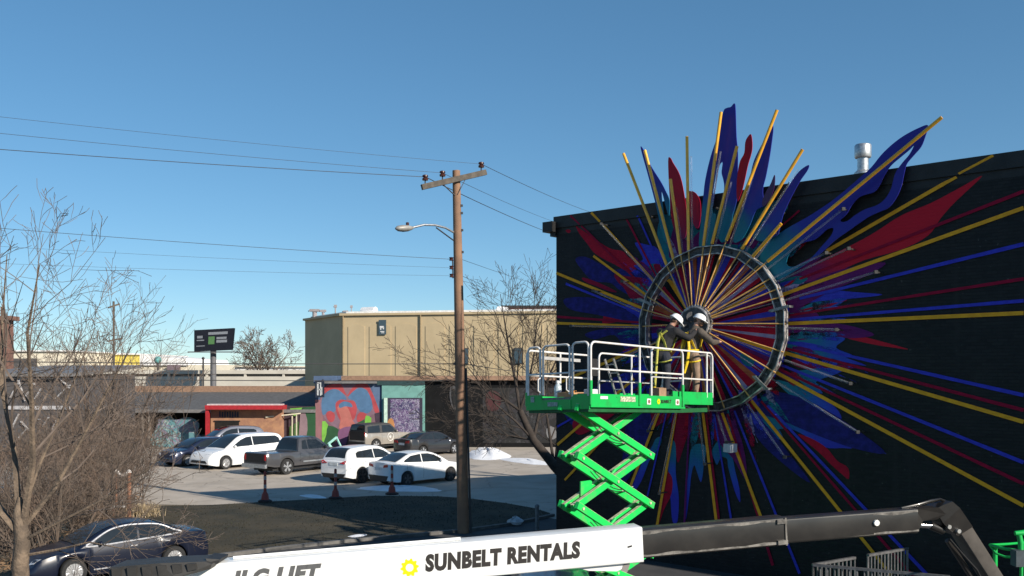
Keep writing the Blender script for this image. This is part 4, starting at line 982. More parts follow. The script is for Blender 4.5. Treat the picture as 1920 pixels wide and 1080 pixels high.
def along_of(u):                                       # distance along the boom axis seen at column u
    lo_, hi_ = 0.0, 8.0
    for _ in range(50):
        mdl = (lo_ + hi_) / 2; q = BA + bd * mdl + bs * BWD / 2
        if 960 + FPX * q.x / q.y < u: lo_ = mdl
        else: hi_ = mdl
    return lo_
tm_ = text_mesh('SUNBELT RENTALS', .25, .0155, .10, .001, 1.10)
xs_ = [q.co.x for q in tm_.vertices]; ys_ = [q.co.y for q in tm_.vertices]
a0_, a1_ = along_of(797), along_of(1088)
sx_ = (a1_ - a0_) / (max(xs_) - min(xs_)); sy_ = .192 / (max(ys_) - min(ys_))
on_boom('lettering', tm_, M_ink, a0_ - min(xs_) * sx_, -.085 - min(ys_) * sy_, (sx_, sy_))
sm_ = sun_mesh(.042, .098); on_boom('sun_emblem', sm_, M_sun, along_of(768), -.02)
tm2 = text_mesh('JLG LIFT', .25, .016, .30, .001, 1.12)
xs_ = [q.co.x for q in tm2.vertices]; ys_ = [q.co.y for q in tm2.vertices]
a0_, a1_ = along_of(428), along_of(604)
sx_ = (a1_ - a0_) / (max(xs_) - min(xs_)); sy_ = .235 / (max(ys_) - min(ys_))
on_boom('lettering', tm2, mat('lettering_grey', (.10, .10, .10), .5), a0_ - min(xs_) * sx_, -.125 - min(ys_) * sy_, (sx_, sy_))
# inner telescope sections
C1, C2 = P(1465, 993, 11.25), P(1712, 974, 11.55)
build('mid_boom', rounded_box(BB - bd * .3, C1, .26, .325, bu, .025), M_boomblk, boom, smooth=30)
build('fly_boom', rounded_box(C1 - bd * .3, C2, .21, .29, bu, .025), M_boomblk, boom, smooth=30)
for (p, q, h, wd) in ((BB, C1, .325, .26), (C1, C2, .29, .21)):
    for s in (1, -1):
        m = MB(); k = 60; d = (q - p); rz_ = random.Random(int(h * 1000) + s); o_ = bs * (wd / 2 + .0015); ph = rz_.uniform(0, 6)
        hs_ = [.012 + .010 * (1 + math.sin(i * .33 + ph)) * (.6 + .4 * math.sin(i * .13 + 2 * ph)) + rz_.uniform(0, .004) for i in range(k + 1)]
        for i in range(k):
            a0 = p + d * i / k + bu * s * (h / 2 - .024) + o_; a1 = p + d * (i + 1) / k + bu * s * (h / 2 - .024) + o_
            m.add([a0 + bu * s * .004, a1 + bu * s * .004, a1 - bu * s * hs_[i + 1], a0 - bu * s * hs_[i]], [(0, 1, 2, 3)])
        build('scuffed_edge', m, M_scuff, boom)
cl = MB()
for s in (1, -1): cl.box(C1 - bd * .06 + bu * s * .12 + bs * .14, (.12, .03, .05), Matrix((bd, bs, bu)).transposed())
cl.beam(C1 - bd * .01 - bu * .16 + bs * .138, C1 - bd * .01 + bu * .16 + bs * .138, .012, .02, bd)
build('slide_pad', cl, M_scuff, boom)
build('pin', MB().tube([P(1642, 980, 11.35) , P(1642, 980, 11.35) + bs * .03], .035, 12), mat('pin_white', (.75, .75, .72), .4), boom)
# knuckle and jib
K0 = P(1765, 962, 11.65)
build('boom_head', MB().prism([q + bs * .09 for q in (P(1706, 951, 11.55), P(1752, 950, 11.6), P(1765, 962, 11.65), P(1748, 972, 11.65), P(1722, 975, 11.6), P(1712, 997, 11.55), P(1700, 998, 11.55))], -bs * .2), M_boomblk, boom)
jd = (P(1857, 1085, 12.0) - P(1778, 962, 11.7)).normalized()
J0, Je = P(1772, 955, 11.68), P(1772, 955, 11.68) + jd * 2.25
js = Vector((0, 0, 0)) + bs; ju = js.cross(jd).normalized(); ju = ju if ju.x > 0 else -ju
build('jib_head', MB().prism([q + bs * .12 for q in (P(1744, 951, 11.68), P(1758, 944, 11.68), P(1774, 938, 11.68), P(1788, 950, 11.68), P(1812, 985, 11.75), P(1785, 1002, 11.75), P(1770, 992, 11.7), P(1757, 978, 11.68), P(1746, 960, 11.68))], -bs * .24), M_boomblk, boom)
build('jib', rounded_box(J0 + jd * .2 + ju * .03, Je + ju * .03, .19, .235, bs, .03), mat('jib_grey_paint', (.085, .076, .068), .4, 0, .15, 3, coat=.2), boom, smooth=30)
build('jib_link', rounded_box(J0 + jd * .35 - ju * .19, Je - ju * .19, .06, .07, bs, .02), M_boomblk, boom)
build('jib_cylinder', MB().tube([P(1716, 984, 11.58), P(1748, 986, 11.62)], .035, 10), M_chrome, boom, smooth=50)
build('cylinder_barrel', MB().tube([P(1744, 985, 11.62), P(1768, 995, 11.66)], .05, 10), M_boomblk, boom, smooth=50)
for (u, v) in ((1754, 958), (1774, 945), (1768, 985), (1786, 993)):
    q = P(u, v, 11.7); q += bs * (.125 + (0))
    q.y = (P(u, v, 11.7)).y - .13
    build('pin', MB().tube([q, q - bs * .06], .026, 10), mat('pin_steel', (.5, .49, .47), .35, .7), boom)
hp_ = MB(); hp_.tube([P(1690, 953, 11.5), P(1722, 946, 11.52), P(1745, 939, 11.6), P(1762, 936, 11.68), P(1772, 940, 11.7)], .018, 6); hp_.tube([P(1700, 953, 11.6), P(1735, 943, 11.62), P(1760, 937, 11.72)], .018, 6)
build('hydraulic_hose', hp_, M_boomblk, boom, smooth=60)
hp_ = MB(); hp_.tube([J0 + jd * f - ju * (.16 + .04 * math.sin(f * 5)) + bs * .08 for f in (.3, .6, .9, 1.2, 1.6, 2.0)], .015, 6); build('hydraulic_hose', hp_, M_trimblack, boom, smooth=60)
# ribbed cover over the rear end of the boom
hq = [P(205, 1064, 9.55), P(300, 1056, 9.6), P(384, 1053, 9.7), P(397, 1058, 9.7), P(394, 1067, 9.7), P(330, 1084, 9.6), P(205, 1110, 9.5)]
build('ribbed_cover', MB().prism(hq, Vector((.02, .38, .0))), M_hood, boom)
for i, u in enumerate((225, 252, 278, 305, 331, 357)):
    q = [P(u - 9, 1059 + (331 - u) * .03, 9.6), P(u + 8, 1058 + (331 - u) * .03, 9.62), P(u + 11, 1073 + (331 - u) * .19, 9.62), P(u - 6, 1077 + (331 - u) * .19, 9.6)]
    q = [Vector((x.x, 9.52 + (x.x - hq[0].x) * .16 - .02, x.z)) for x in q]
    build('rib', MB().prism(q, Vector((.002, .035, 0))), M_hood, boom)
build('cover_hinge', MB().prism([P(385, 1047, 9.75), P(412, 1049, 9.8), P(410, 1056, 9.8), P(390, 1055, 9.75)], (0, .3, 0)), M_trimblack, boom)
# machine under the boom (below the picture)
tz = BA + bd * .5
build('boom_post', MB().prism([Vector((tz.x - .5, tz.y - .25, 1.5)), Vector((tz.x + .6, tz.y - .25, 1.5)), Vector((tz.x + .4, tz.y - .25, tz.z - .1)), Vector((tz.x - .3, tz.y - .25, tz.z - .1))], (0, .5, 0)), M_white, boom)
build('turntable', MB().box((tz.x - .6, tz.y, 1.2), (2.8, 1.9, .7)), M_white, boom)
build('chassis', MB().box((tz.x - .2, tz.y, .62), (2.6, 1.3, .4)), M_boomblk, boom)
for sx in (-1.2, 1.0):
    for sy in (-.95, .95):
        wl = build('wheel', MB().lathe((tz.x + sx, tz.y + sy, .46), [(.2, -.16), (.43, -.17), (.46, -.1), (.46, .1), (.43, .17), (.2, .16)], 24, 'y'), M_rubber, boom, smooth=40)
        build('rim', MB().lathe((tz.x + sx, tz.y + sy, .46), [(.05, -.18), (.2, -.165), (.2, .165), (.05, .18)], 16, 'y'), M_white, wl, smooth=40)

# ------------------------------------------------------------------ green basket at the right edge, ramp railing, post
gk = thing('work_platform_basket', 'green work platform basket with rails, cut by the right edge of the photo', 'lift basket', (9.6, 17.2, 0))
gx = lambda u, v, Y=17.0: P(u, v, Y)
M_gsh = M_green
build('basket_rail', MB().tube([gx(1856, 1022, 17.4), gx(1890, 1020, 18.2), gx(1925, 1017, 18.8)], .025, 8).tube([gx(1856, 1022, 17.4), gx(1885, 1029, 17.1), gx(1935, 1036, 16.9)], .028, 8), M_gsh, gk, smooth=50)
build('basket_rail', MB().tube([gx(1857, 1024, 17.4), gx(1868, 1038, 17.3), gx(1885, 1044, 17.2), gx(1925, 1046, 17)], .02, 8), M_gsh, gk, smooth=50)
build('basket_post', MB().tube([gx(1866, 1026, 17.4), gx(1866, 1090, 17.4)], .04, 8), M_gsh, gk, smooth=50)
build('basket_post', MB().tube([gx(1915, 1034, 17.0), gx(1915, 1100, 17.0)], .03, 8), M_gsh, gk, smooth=50)
build('control_stand', MB().tube([gx(1911, 1003, 16.9), gx(1914, 1018, 16.9), gx(1914, 1034, 16.9)], [.045, .05, .045], 8), M_gsh, gk, smooth=50)
build('control_lid', MB().tube([gx(1903, 1000, 16.9), gx(1930, 998, 16.9), gx(1950, 998, 16.9)], [.04, .055, .055], 8), M_gsh, gk, smooth=50)
build('control_box', MB().box(gx(1916, 1046, 16.85), (.3, .2, .28)), mat('control_box_grey', (.06, .075, .085), .5), gk)
build('basket_floor', MB().box(gx(1930, 1110, 17.3), (1.6, 1.1, .12)), M_gsh, gk)
build('support_leg', MB().box((9.75, 17.2, .55), (.3, .3, 1.1)), M_gsh, gk)
M_bar = mat('ramp_railing_grey', (.16, .16, .165), .5, .5, .2, 9)
rl = thing('ramp_railing', 'grey metal railing with upright bars round a ramp at the foot of the mural', 'railing', (6.17, 19.5, 0))
A_, B_, C_ = Vector((6.10, 19.45, 1.22)), Vector((8.75, 21.25, 1.22)), Vector((8.35, 18.3, 1.22))
Am = A_ + (B_ - A_) * .42; An = A_ + (B_ - A_) * .56
def railing(a, b, n):
    build('top_rail', MB().beam(a, b, .07, .05), M_bar, rl)
    build('bottom_rail', MB().beam(a - Vector((0, 0, 1.0)), b - Vector((0, 0, 1.0)), .04, .04), M_bar, rl)
    for i in range(n + 1):
        p = a + (b - a) * i / n; r = .022 if i % 6 else .035
        build('baluster', MB().tube([p - Vector((0, 0, .02)), p - Vector((0, 0, 1.2 if not i % 6 else 1.0))], r * .8, 6), M_bar, rl)
railing(A_, Am, 10); railing(An, B_, 12); railing(A_, C_, 18)
sg = P(1007, 948, 31.2)
pst = thing('galvanised_post', 'short galvanised steel post standing by the driveway left of the scissor lift', 'post', (sg.x, sg.y, 0))
build('post', MB().tube([(sg.x, sg.y, 0), (sg.x, sg.y, sg.z)], .065, 10), mat('weathered_galvanised', (.2, .21, .22), .6, .3), pst, smooth=50)
build('post_cap', MB().lathe((sg.x, sg.y, sg.z), [(.075, -.05), (.078, 0), (.05, .035), (.01, .05)], 10), mat('weathered_galvanised', (.2, .21, .22), .6, .3), pst, smooth=50)

# ------------------------------------------------------------------ utility pole, lamp, wires
M_wood = mat('pole_wood', (.27, .155, .095), .85, 0, .15, 2.0, .4, 30, col2=(.20, .12, .08), detail=8)
M_arm2 = mat('crossarm_weathered', (.10, .085, .07), .85, 0, .2, 5, .3, 30)
M_ins = mat('insulator_brown', (.06, .022, .018), .25, 0, .2, 9)
M_iron = mat('pole_ironwork', (.06, .06, .065), .6, .4)
M_wire = mat('wire_black', (.03, .03, .032), .6)
PY = 30.7; DP = PY - 29.9
pz = lambda v: CAM_Z - (v - VH) / FPX * PY
pb_, pt_ = P(869, 1005, PY), P(855.5, 320, PY)
slope = (pt_ - pb_) / (pt_.z - pb_.z); p0_ = pb_ - slope * pb_.z
pole = thing('utility_pole', 'tall brown wooden utility pole with crossarm and street lamp beside the mural building', 'utility pole', p0_)
def on_pole(v, dx=0, dy=0): z = pz(v); return p0_ + slope * z + Vector((dx, dy, 0))
build('pole', MB().tube([p0_, p0_ + slope * (pt_.z * .5), pt_], [.195, .165, .125], 14), M_wood, pole, smooth=60)
ca, cb = P(791, 351, 29.2 + DP), P(911, 323, 30.15 + DP)
build('crossarm', MB().beam(ca, cb, .13, .17), M_arm2, pole)
for f, v0 in ((.05, 0), (.315, 0), (.925, 0)):
    q = ca + (cb - ca) * f + Vector((0, 0, .08))
    io = build('insulator', MB().lathe(q, [(.03, .10), (.09, .11), (.10, .16), (.05, .2), (.095, .22), (.085, .27), (.03, .29)], 12), M_ins, pole, smooth=50)
    build('insulator_pin', MB().tube([q, q + Vector((0, 0, .12))], .02, 6), M_iron, io)
br_ = MB(); br_.beam(ca + (cb - ca) * .33 - Vector((0, 0, .08)), on_pole(368, -.05, -.14), .05, .015); br_.beam(ca + (cb - ca) * .67 - Vector((0, 0, .08)), on_pole(366, .04, -.14), .05, .015)
build('brace', br_, M_iron, pole)
for v in (386, 400, 432, 473): build('bolt', MB().box(on_pole(v, .14, -.05), (.10, .05, .07)), M_iron, pole)
rk = MB().tube([on_pole(483, -.17, -.05), on_pole(522, -.17, -.05)], .022, 6); build('insulator_rack', rk, M_iron, pole)
for v in (486, 502, 517): build('insulator', MB().lathe(on_pole(v, -.21, -.06), [(.02, -.06), (.075, -.05), (.05, 0), (.075, .05), (.02, .06)], 10), M_ins, pole, smooth=50)
build('conduit', MB().tube([on_pole(690, .19, -.06), on_pole(820, .21, -.06), (p0_.x + .24, p0_.y - .06, 0)], .035, 8), M_iron, pole, smooth=50)
build('bolt', MB().box(on_pole(682, -.17, -.05), (.09, .06, .09)), M_iron, pole)
mi = MB().box(on_pole(541, .0, -.155), (.14, .012, .3)); 
lm = thing('street_lamp', 'grey cobra head street lamp on a curved arm fixed to the wooden pole', 'street lamp', on_pole(450))
la_ = [P(851, 436, 29.85 + DP), P(835, 427, 29.5 + DP), P(815, 422, 29.2 + DP), P(795, 421.5, 28.9 + DP), P(772, 427, 28.6 + DP)]
build('lamp_arm', MB().tube(la_, .035, 8), M_galv, lm, smooth=60)
build('arm_brace', MB().tube([P(852, 452, 29.85 + DP), P(818, 427, 29.25 + DP)], .022, 6), M_iron, lm)
lh = MB(); d_ = (la_[-1] - la_[-2]).normalized()
hd0 = P(774, 427, 28.62 + DP); hd1 = P(742, 430, 28.2 + DP); m = MB()
prof = [(0, .05), (.12, .09), (.3, .13), (.6, .14), (.85, .11), (1, .04)]
pts = [hd0 + (hd1 - hd0) * f for f, r in prof]; m.tube(pts, [r for f, r in prof], 12)
cz = hd0.z
for q in m.v: q.z = cz + (q.z - cz) * .62 if q.z > cz else cz + (q.z - cz) * .8
build('lamp_head', m, mat('lamp_grey', (.30, .29, .27), .5, .2), lm, smooth=60)
build('photocell', MB().lathe(P(764, 421, 28.5 + DP), [(.02, -.03), (.05, -.03), (.05, .06), (.02, .07)], 10), M_ins, lm, smooth=50)

def wire(label, a, b, sag, r=.011, n=28, grp='overhead wires on the utility pole'):
    pts = [a + (b - a) * (i / n) - Vector((0, 0, sag * 4 * (i / n) * (1 - i / n))) for i in range(n + 1)]
    solo('overhead_wire', MB().tube(pts, r, 5), M_wire, label, 'wire', grp)
wl_ = Vector((-.921, -.39, 0))
def left_end(a, u, v):                                 # continue the span so that it crosses (u, v) at the left edge
    q = (u - 960) / FPX; t = (a.x - q * a.y) / (q * wl_.y - wl_.x); p = a + wl_ * t
    z = CAM_Z - (v - VH) / FPX * p.y; return t, Vector((p.x, p.y, z))
def span_left(label, a, v, sagk=.0, r=.011, total=46):
    t, p = left_end(a, 0, v)
    # parabola through a and p with a chosen far end height equal to a.z + rise
    f = t / total; far = a + wl_ * total
    sag = .55 + sagk; far.z = (p.z + sag * 4 * f * (1 - f) - a.z * (1 - f)) / f
    wire(label, a, far, sag, r)
i1 = ca + (cb - ca) * .05 + Vector((0, 0, .3)); i2 = ca + (cb - ca) * .315 + Vector((0, 0, .3)); i3 = ca + (cb - ca) * .925 + Vector((0, 0, .3))
span_left('lowest of the three overhead wires running left from the crossarm', i1, 280, r=.010)
span_left('middle one of the three overhead wires running left from the crossarm', i2, 250, r=.006)
span_left('topmost overhead wire running left from the right end of the crossarm', i3, 219, r=.005)
span_left('thin wire running left from the upper insulator of the pole rack', on_pole(486, -.24), 428, r=.007)
span_left('faint wire running left from the middle insulator of the pole rack', on_pole(502, -.24), 462, r=.0035)
span_left('faint wire running left from the lowest insulator of the pole rack', on_pole(517, -.24), 494, r=.0035)
span_left('telephone cable running left across the tan building from the pole', on_pole(682, -.17), 678, sagk=-.2, r=.014)
span_left('lowest thick cable running left above the grey roof from the pole', on_pole(714, -.17), 709, sagk=-.2, r=.013)
for lab, a, (u, v), Yd, r in (('uppermost wire running right from the crossarm over the black building', i3, (1100, 393), 60, .010), ('middle wire running right from the crossarm behind the black building', i2, (1035, 412), 60, .008),
                        ('lowest of the wires running right from the crossarm behind the building', i1, (1030, 434), 60, .014), ('thin wire running right from the pole rack behind the bare tree', on_pole(486, .1), (1042, 540), 70, .007),
                        ('thin lower wire running right from the pole rack behind the bare tree', on_pole(517, .1), (1042, 585), 70, .007), ('telephone cable running right from the pole across the tan building', on_pole(682, .1), (1042, 700), 62, .012)):
    b = P(u, v, Yd); wire(lab, a, a + (b - a) * 1.25, .12, r, 16)
# ------------------------------------------------------------------ vehicles
def interp(tab, x):
    if x <= tab[0][0]: return tab[0][1]
    for (a, y), (b, z) in zip(tab[:-1], tab[1:]):
        if x <= b:
            t = (x - a) / (b - a); return y + (z - y) * t
    return tab[-1][1]
def smooth_tab(tab, n=6): return crv(tab, n, closed=False)
def vehicle(name, label, cat_, paint, sp, wheel_local, world, heading, group='cars parked on the lot', trim=None):
    """sp: dict of side-view tables in metres, x from rear (-) to front (+)"""
    L_, W_, r = sp['L'], sp['W'], sp['r']; x0, x1 = -L_ / 2, L_ / 2
    hw = Vector((math.cos(heading), math.sin(heading), 0)); hl = Vector((-hw.y, hw.x, 0))
    loc = Vector((world[0], world[1], 0)) - hw * wheel_local[0] - hl * wheel_local[1]
    t = thing(name, label, cat_, loc, heading, group)
    belt = smooth_tab(sp['belt']); roof = smooth_tab(sp['roof'])
    taper = sp.get('taper', .14); Ra = r + .055
    def half(x): return W_ / 2 * (1 - taper * abs(2 * x / L_) ** 4.5)
    zs = sp.get('sill', .22)
    def zb(x):
        z = zs + .10 * max(0, abs(2 * x / L_) - .82) / .18
        for xw in sp['wheels']:
            d = abs(x - xw)
            if d < Ra: z = max(z, r + math.sqrt(Ra * Ra - d * d) - .0)
        return z
    xs = sorted(set([x0 + .012, x1 - .012] + [x0 + (x1 - x0) * i / 46 for i in range(47)] + [xw + s * Ra * f for xw in sp['wheels'] for s in (-1, 1) for f in (1.0, .985, .93, .85, .7)]))
    xs = [x for x in xs if x0 <= x <= x1]
    prof = sp.get('prof', [(0, .95), (.18, .985), (.45, 1.0), (.72, .99), (.9, .955), (1, .93)])
    m = MB(); rows = []
    for x in xs:
        h = half(x); zz = interp(belt, x); b = zb(x); rb = len(m.v)
        e = min(1, min(x - x0, x1 - x) / .12); h *= .93 + .07 * math.sqrt(max(0, e)); 
        half_ring = [(0, b)] + [(h * k, b + (zz - b) * f) for f, k in prof] + [(h * .84, zz + .018), (h * .45, zz + .035), (0, zz + .042)]
        ring = [(y, z) for y, z in half_ring] + [(-y, z) for y, z in half_ring[-2:0:-1]]
        m.v += [Vector((x, y, z)) for y, z in ring]; rows.append((rb, len(ring)))
    n = rows[0][1]
    for (a, _), (b, _) in zip(rows[:-1], rows[1:]):
        for j in range(n): m.f.append([a + j, a + (j + 1) % n, b + (j + 1) % n, b + j])
    m.f.append([rows[0][0] + j for j in range(n)][::-1]); m.f.append([rows[-1][0] + j for j in range(n)])
    body = build('body', m, paint, t, local=True, smooth=38)
    # cabin
    tum = sp.get('tumble', .36); cx0, cx1 = sp['roof'][0][0], sp['roof'][-1][0]
    def wbelt(x): return half(x) * .905
    def side(x, z): return wbelt(x) - max(0, z - interp(belt, x)) * tum
    m = MB(); rows = []
    cxs = [cx0 + (cx1 - cx0) * i / 36 for i in range(37)]
    for x in cxs:
        zr, zz = interp(roof, x), interp(belt, x) - .01
        zr = max(zr, zz + .012); ze = max(zz + .004, zr - .055)
        hr_ = [(side(x, zz), zz), (side(x, (zz + ze) / 2), (zz + ze) / 2), (side(x, ze), ze), (side(x, ze) - .045, (ze + zr) / 2 + .012), (side(x, ze) - .13, zr), (0, zr + .025)]
        rb = len(m.v); ring = hr_ + [(-y, z) for y, z in hr_[-2::-1]]
        m.v += [Vector((x, y, z)) for y, z in ring]; rows.append((rb, len(ring)))
    n = rows[0][1]
    for (a, _), (b, _) in zip(rows[:-1], rows[1:]):
        for j in range(n - 1): m.f.append([a + j, a + j + 1, b + j + 1, b + j])
    m.f.append([rows[0][0] + j for j in range(n)][::-1]); m.f.append([rows[-1][0] + j for j in range(n)])
    build('cabin', m, sp.get('roofpaint', paint), t, local=True, smooth=38)
    # glass
    for s in (1, -1):
        for poly in sp['windows']:
            pl = crv(poly, 3) if sp.get('roundwin') else poly
            mm = flat_mesh('side_window', [pl], 0)
            bm = bmesh.new(); bm.from_mesh(mm); bmesh.ops.subdivide_edges(bm, edges=bm.edges[:], cuts=3, use_grid_fill=True); bm.to_mesh(mm); bm.free()
            for q in mm.vertices: x, z = q.co.x, q.co.y; q.co = (x, s * (side(x, z) + .008), z)
            link_mesh('side_window', mm, M_glass, t)
        if sp.get('chrome'):
            pl = crv(sp['chrome'], 4); mb = MB(); mb.loop([(x, s * (side(x, z) + .014), z) for x, z in pl], .024, 6)
            build('window_trim', mb, M_brtrim, t, local=True)
            mb = MB().tube([(x, s * (half(x) * .992 + .012), sp.get('strip', .33)) for x in [sp['wheels'][0] + Ra + .1 + (sp['wheels'][1] - sp['wheels'][0] - 2 * Ra - .2) * i / 6 for i in range(7)]], .016, 5)
            build('rocker_trim', mb, M_brtrim, t, local=True)
    def screen(nm, xa, xb, inset):
        mb = MB(); k = 8; vs = []
        for i in range(k + 1):
            x = xa + (xb - xa) * i / k; zr = max(interp(roof, x), interp(belt, x) + .0); ze = max(interp(belt, x) - .006, zr - .055)
            zx = interp(roof, x + .02) - interp(roof, x - .02); nl = Vector((-zx, .04)).normalized()
            y = max(.1, side(x, ze) - inset)
            for yy, zz in ((-y, zr), (-y * .5, zr + .02), (0, zr + .026), (y * .5, zr + .02), (y, zr)):
                vs.append(Vector((x + nl.x * .010, yy, zz + nl.y * .010 + .002)))
        fs = [(i * 5 + j, i * 5 + j + 1, i * 5 + 6 + j, i * 5 + 5 + j) for i in range(k) for j in range(4)]
        mb.add(vs, fs); build(nm, mb, M_glass, t, local=True, smooth=60)
    screen('windshield', sp['ws'][0], sp['ws'][1], .13)
    if 'rw' in sp: screen('rear_window', sp['rw'][0], sp['rw'][1], .13)
    # wheels
    for xw in sp['wheels']:
        for s in (1, -1):
            c = (xw, s * (W_ / 2 - .125), r)
            wo = build('wheel', MB().lathe(c, [(r * .60, -.10), (r * .94, -.11), (r, -.075), (r, .075), (r * .94, .11), (r * .66, .115), (r * .62, .06)], 28, 'y'), M_rubber, t, local=True, smooth=40)
            rm = MB(); ro = s * .085
            rm.lathe((c[0], c[1] + s * .075, r), [(r * .70, -.02), (r * .72, .028), (r * .62, .03), (r * .6, .0)], 24, 'y')
            ns = sp.get('spokes', 5)
            for i in range(ns):
                a = 2 * PI * i / ns + .3; d = Vector((math.cos(a), 0, math.sin(a))); q = Vector((c[0], c[1] + s * .09, r))
                for da in (-.16, .16):
                    d2 = Vector((math.cos(a + da), 0, math.sin(a + da)))
                    rm.beam(q + d * .03, q + d2 * r * .64, .03 if s > 0 else .03, .055 if ns < 7 else .04, d2.cross(Vector((0, 1, 0))))
            rm.lathe((c[0], c[1] + s * .09, r), [(.02, -.03), (.065, -.03), (.06, .03), (.02, .035)], 12, 'y')
            build('rim', rm, sp.get('rim', M_rim), wo, local=True, smooth=40)
            build('brake_disc', MB().lathe((c[0], c[1] + s * .03, r), [(.02, -.01), (r * .6, -.01), (r * .6, .01), (.02, .01)], 20, 'y'), M_trimblack, wo, local=True)
    # lamps, mirrors, handles, seams, bumper, plate
    def end_patch(nm, poly, front, mt, off=.014, wrap=0):
        """poly of (y, z) on the front or rear face, following its curve"""
        mb = MB(); ymx = half(L_ / 2 - .03) * .93 * .955; top_ = max(abs(q[0]) for q in poly); kk = min(1, ymx / top_); poly = [(y * kk, z) for y, z in poly]; ys_ = [q[0] for q in poly]; ya, yb = min(ys_), max(ys_); pl = []; K = 10
        for i in range(K + 1):
            y = ya + (yb - ya) * min(max(i / K, .002), .998); zz = []
            for (a, b), (c, d) in zip(poly, poly[1:] + poly[:1]):
                if (a - y) * (c - y) <= 0 and a != c: zz.append(b + (d - b) * (y - a) / (c - a))
            pl += [(y, min(zz)), (y, max(zz))]
        vs = []
        for y, z in pl:
            lo_, hi_ = 0.0, L_ / 2 
            xx = hi_
            for i in range(240):
                x = (hi_ - i * .005); sx = x if front else -x
                e = min(1, (L_ / 2 - x) / .12); f = (z - zb(sx)) / max(.05, interp(belt, sx) - zb(sx))
                if abs(y) <= half(sx) * (.93 + .07 * math.sqrt(max(e, 0))) * interp(prof, min(1, max(0, f))) and z <= interp(belt, sx) + .02: xx = x; break
            vs.append(Vector(((xx + off) if front else -(xx + off), y, z)))
        k = len(vs); bk_ = [q + Vector((-.04 if front else .04, 0, 0)) for q in vs]
        fs = []
        for i in range(0, k - 2, 2): fs += [[i, i + 2, i + 3, i + 1], [i, k + i, k + i + 2, i + 2], [i + 1, i + 3, k + i + 3, k + i + 1]]
        mb.add(vs + bk_, fs + [[0, 1, k + 1, k], [k - 2, 2 * k - 2, 2 * k - 1, k - 1]])
        return build(nm, mb, mt, t, local=True, smooth=30)
    for s in (1, -1):
        for pl in sp.get('tail', []): end_patch('taillight', [(s * y, z) for y, z in pl], False, M_tail)
        for pl in sp.get('head', []): end_patch('headlight', [(s * y, z) for y, z in pl], True, M_head)
    for nm, pl, fr, mt in sp.get('patches', []): end_patch(nm, pl, fr, mt)
    mx, mz = sp['mirror']
    for s in (1, -1):
        y = side(mx, mz)
        build('mirror', MB().ball((mx, s * (y + .11), mz), .1, 10, 6, (.55, 1.0, .75)).beam((mx, s * (y - .02), mz - .04), (mx, s * (y + .08), mz - .02), .05, .03), sp.get('mirpaint', paint), t, local=True, smooth=60)
    for s in (1, -1):
        sm = MB()
        for x, z0, z1 in sp.get('seams', []):
            k = 6; pts = []
            for i in range(k + 1):
                z = z0 + (z1 - z0) * i / k; f = (z - zb(x)) / (interp(belt, x) - zb(x)); pts.append((x, s * (half(x) * interp(prof, min(1, max(0, f))) + .001), z))
            sm.tube(pts, .005, 4)
        build('door_seam', sm, M_trimblack, t, local=True)
        for x, z in sp.get('handles', []):
            f = (z - zb(x)) / (interp(belt, x) - zb(x)); y = half(x) * interp(prof, f)
            build('door_handle', MB().beam((x - .09, s * (y + .018), z), (x + .09, s * (y + .018), z), .022, .03), sp.get('handlemat', paint), t, local=True)
    # wheel arch lips and underside
    ub = MB().box((0, 0, .30), (L_ * .82, W_ * .72, .16)); build('underbody', ub, M_trimblack, t, local=True)
    if sp.get('extra'): sp['extra'](t, side, half, lambda x: interp(belt, x))
    return t

def carpaint(nm, c, metal=.0, rough=.28): return mat(nm, c, rough, metal, .03, 3, coat=.7)
M_brtrim = mat('bright_trim', (.66, .66, .68), .25, .4)
P_white = carpaint('car_white', (.76, .77, .78)); P_navy = mat('car_navy', (.006, .009, .022), .3, 0, .03, 3, coat=.35); P_grey = carpaint('truck_grey', (.085, .085, .092), .3)
P_black = carpaint('car_charcoal', (.035, .034, .036), .3); P_silver = carpaint('suv_silver', (.24, .25, .29), .4); P_beige = carpaint('suv_beige', (.36, .33, .29), .3); P_dkblue = carpaint('car_dark_blue', (.02, .028, .06), .3)
SEDAN = dict(L=4.95, W=1.85, r=.335, wheels=(-1.42, 1.42), sill=.20,
    belt=[(-2.475, .70), (-2.44, 1.00), (-2.2, 1.06), (-1.6, 1.05), (-.6, .99), (.7, .955), (1.3, .93), (1.95, .83), (2.3, .72), (2.475, .52)],
    roof=[(-1.95, 1.06), (-1.6, 1.19), (-1.05, 1.40), (-.4, 1.475), (.1, 1.47), (.55, 1.36), (1.0, 1.14), (1.32, .94)],
    windows=[[(-1.50, 1.08), (-1.42, 1.17), (-1.02, 1.34), (-.42, 1.40), (-.42, 1.03)], [(-.36, 1.03), (-.36, 1.405), (.05, 1.395), (.42, 1.31), (.80, 1.12), (.92, .99)]],
    ws=(.14, 1.24), rw=(-1.85, -1.02), tail=[[(.45, .86), (.84, .90), (.88, .98), (.80, 1.02), (.5, .98)]], head=[[(.50, .62), (.80, .68), (.86, .76), (.62, .74)]],
    patches=[('grille', [(-.5, .40), (.5, .40), (.45, .62), (-.45, .62)], True, M_trimblack), ('license_plate', [(-.25, .72), (.25, .72), (.25, .86), (-.25, .86)], False, M_plate), ('bumper', [(-.7, .26), (.7, .26), (.78, .42), (-.78, .42)], False, M_trimblack)],
    mirror=(.72, 1.04), seams=[(1.02, .32, .93), (-.38, .30, .97), (-1.36, .75, 1.02)], handles=[(-.22, .88), (-1.18, .91)])
def D(base, **k): d = dict(base); d.update(k); return d
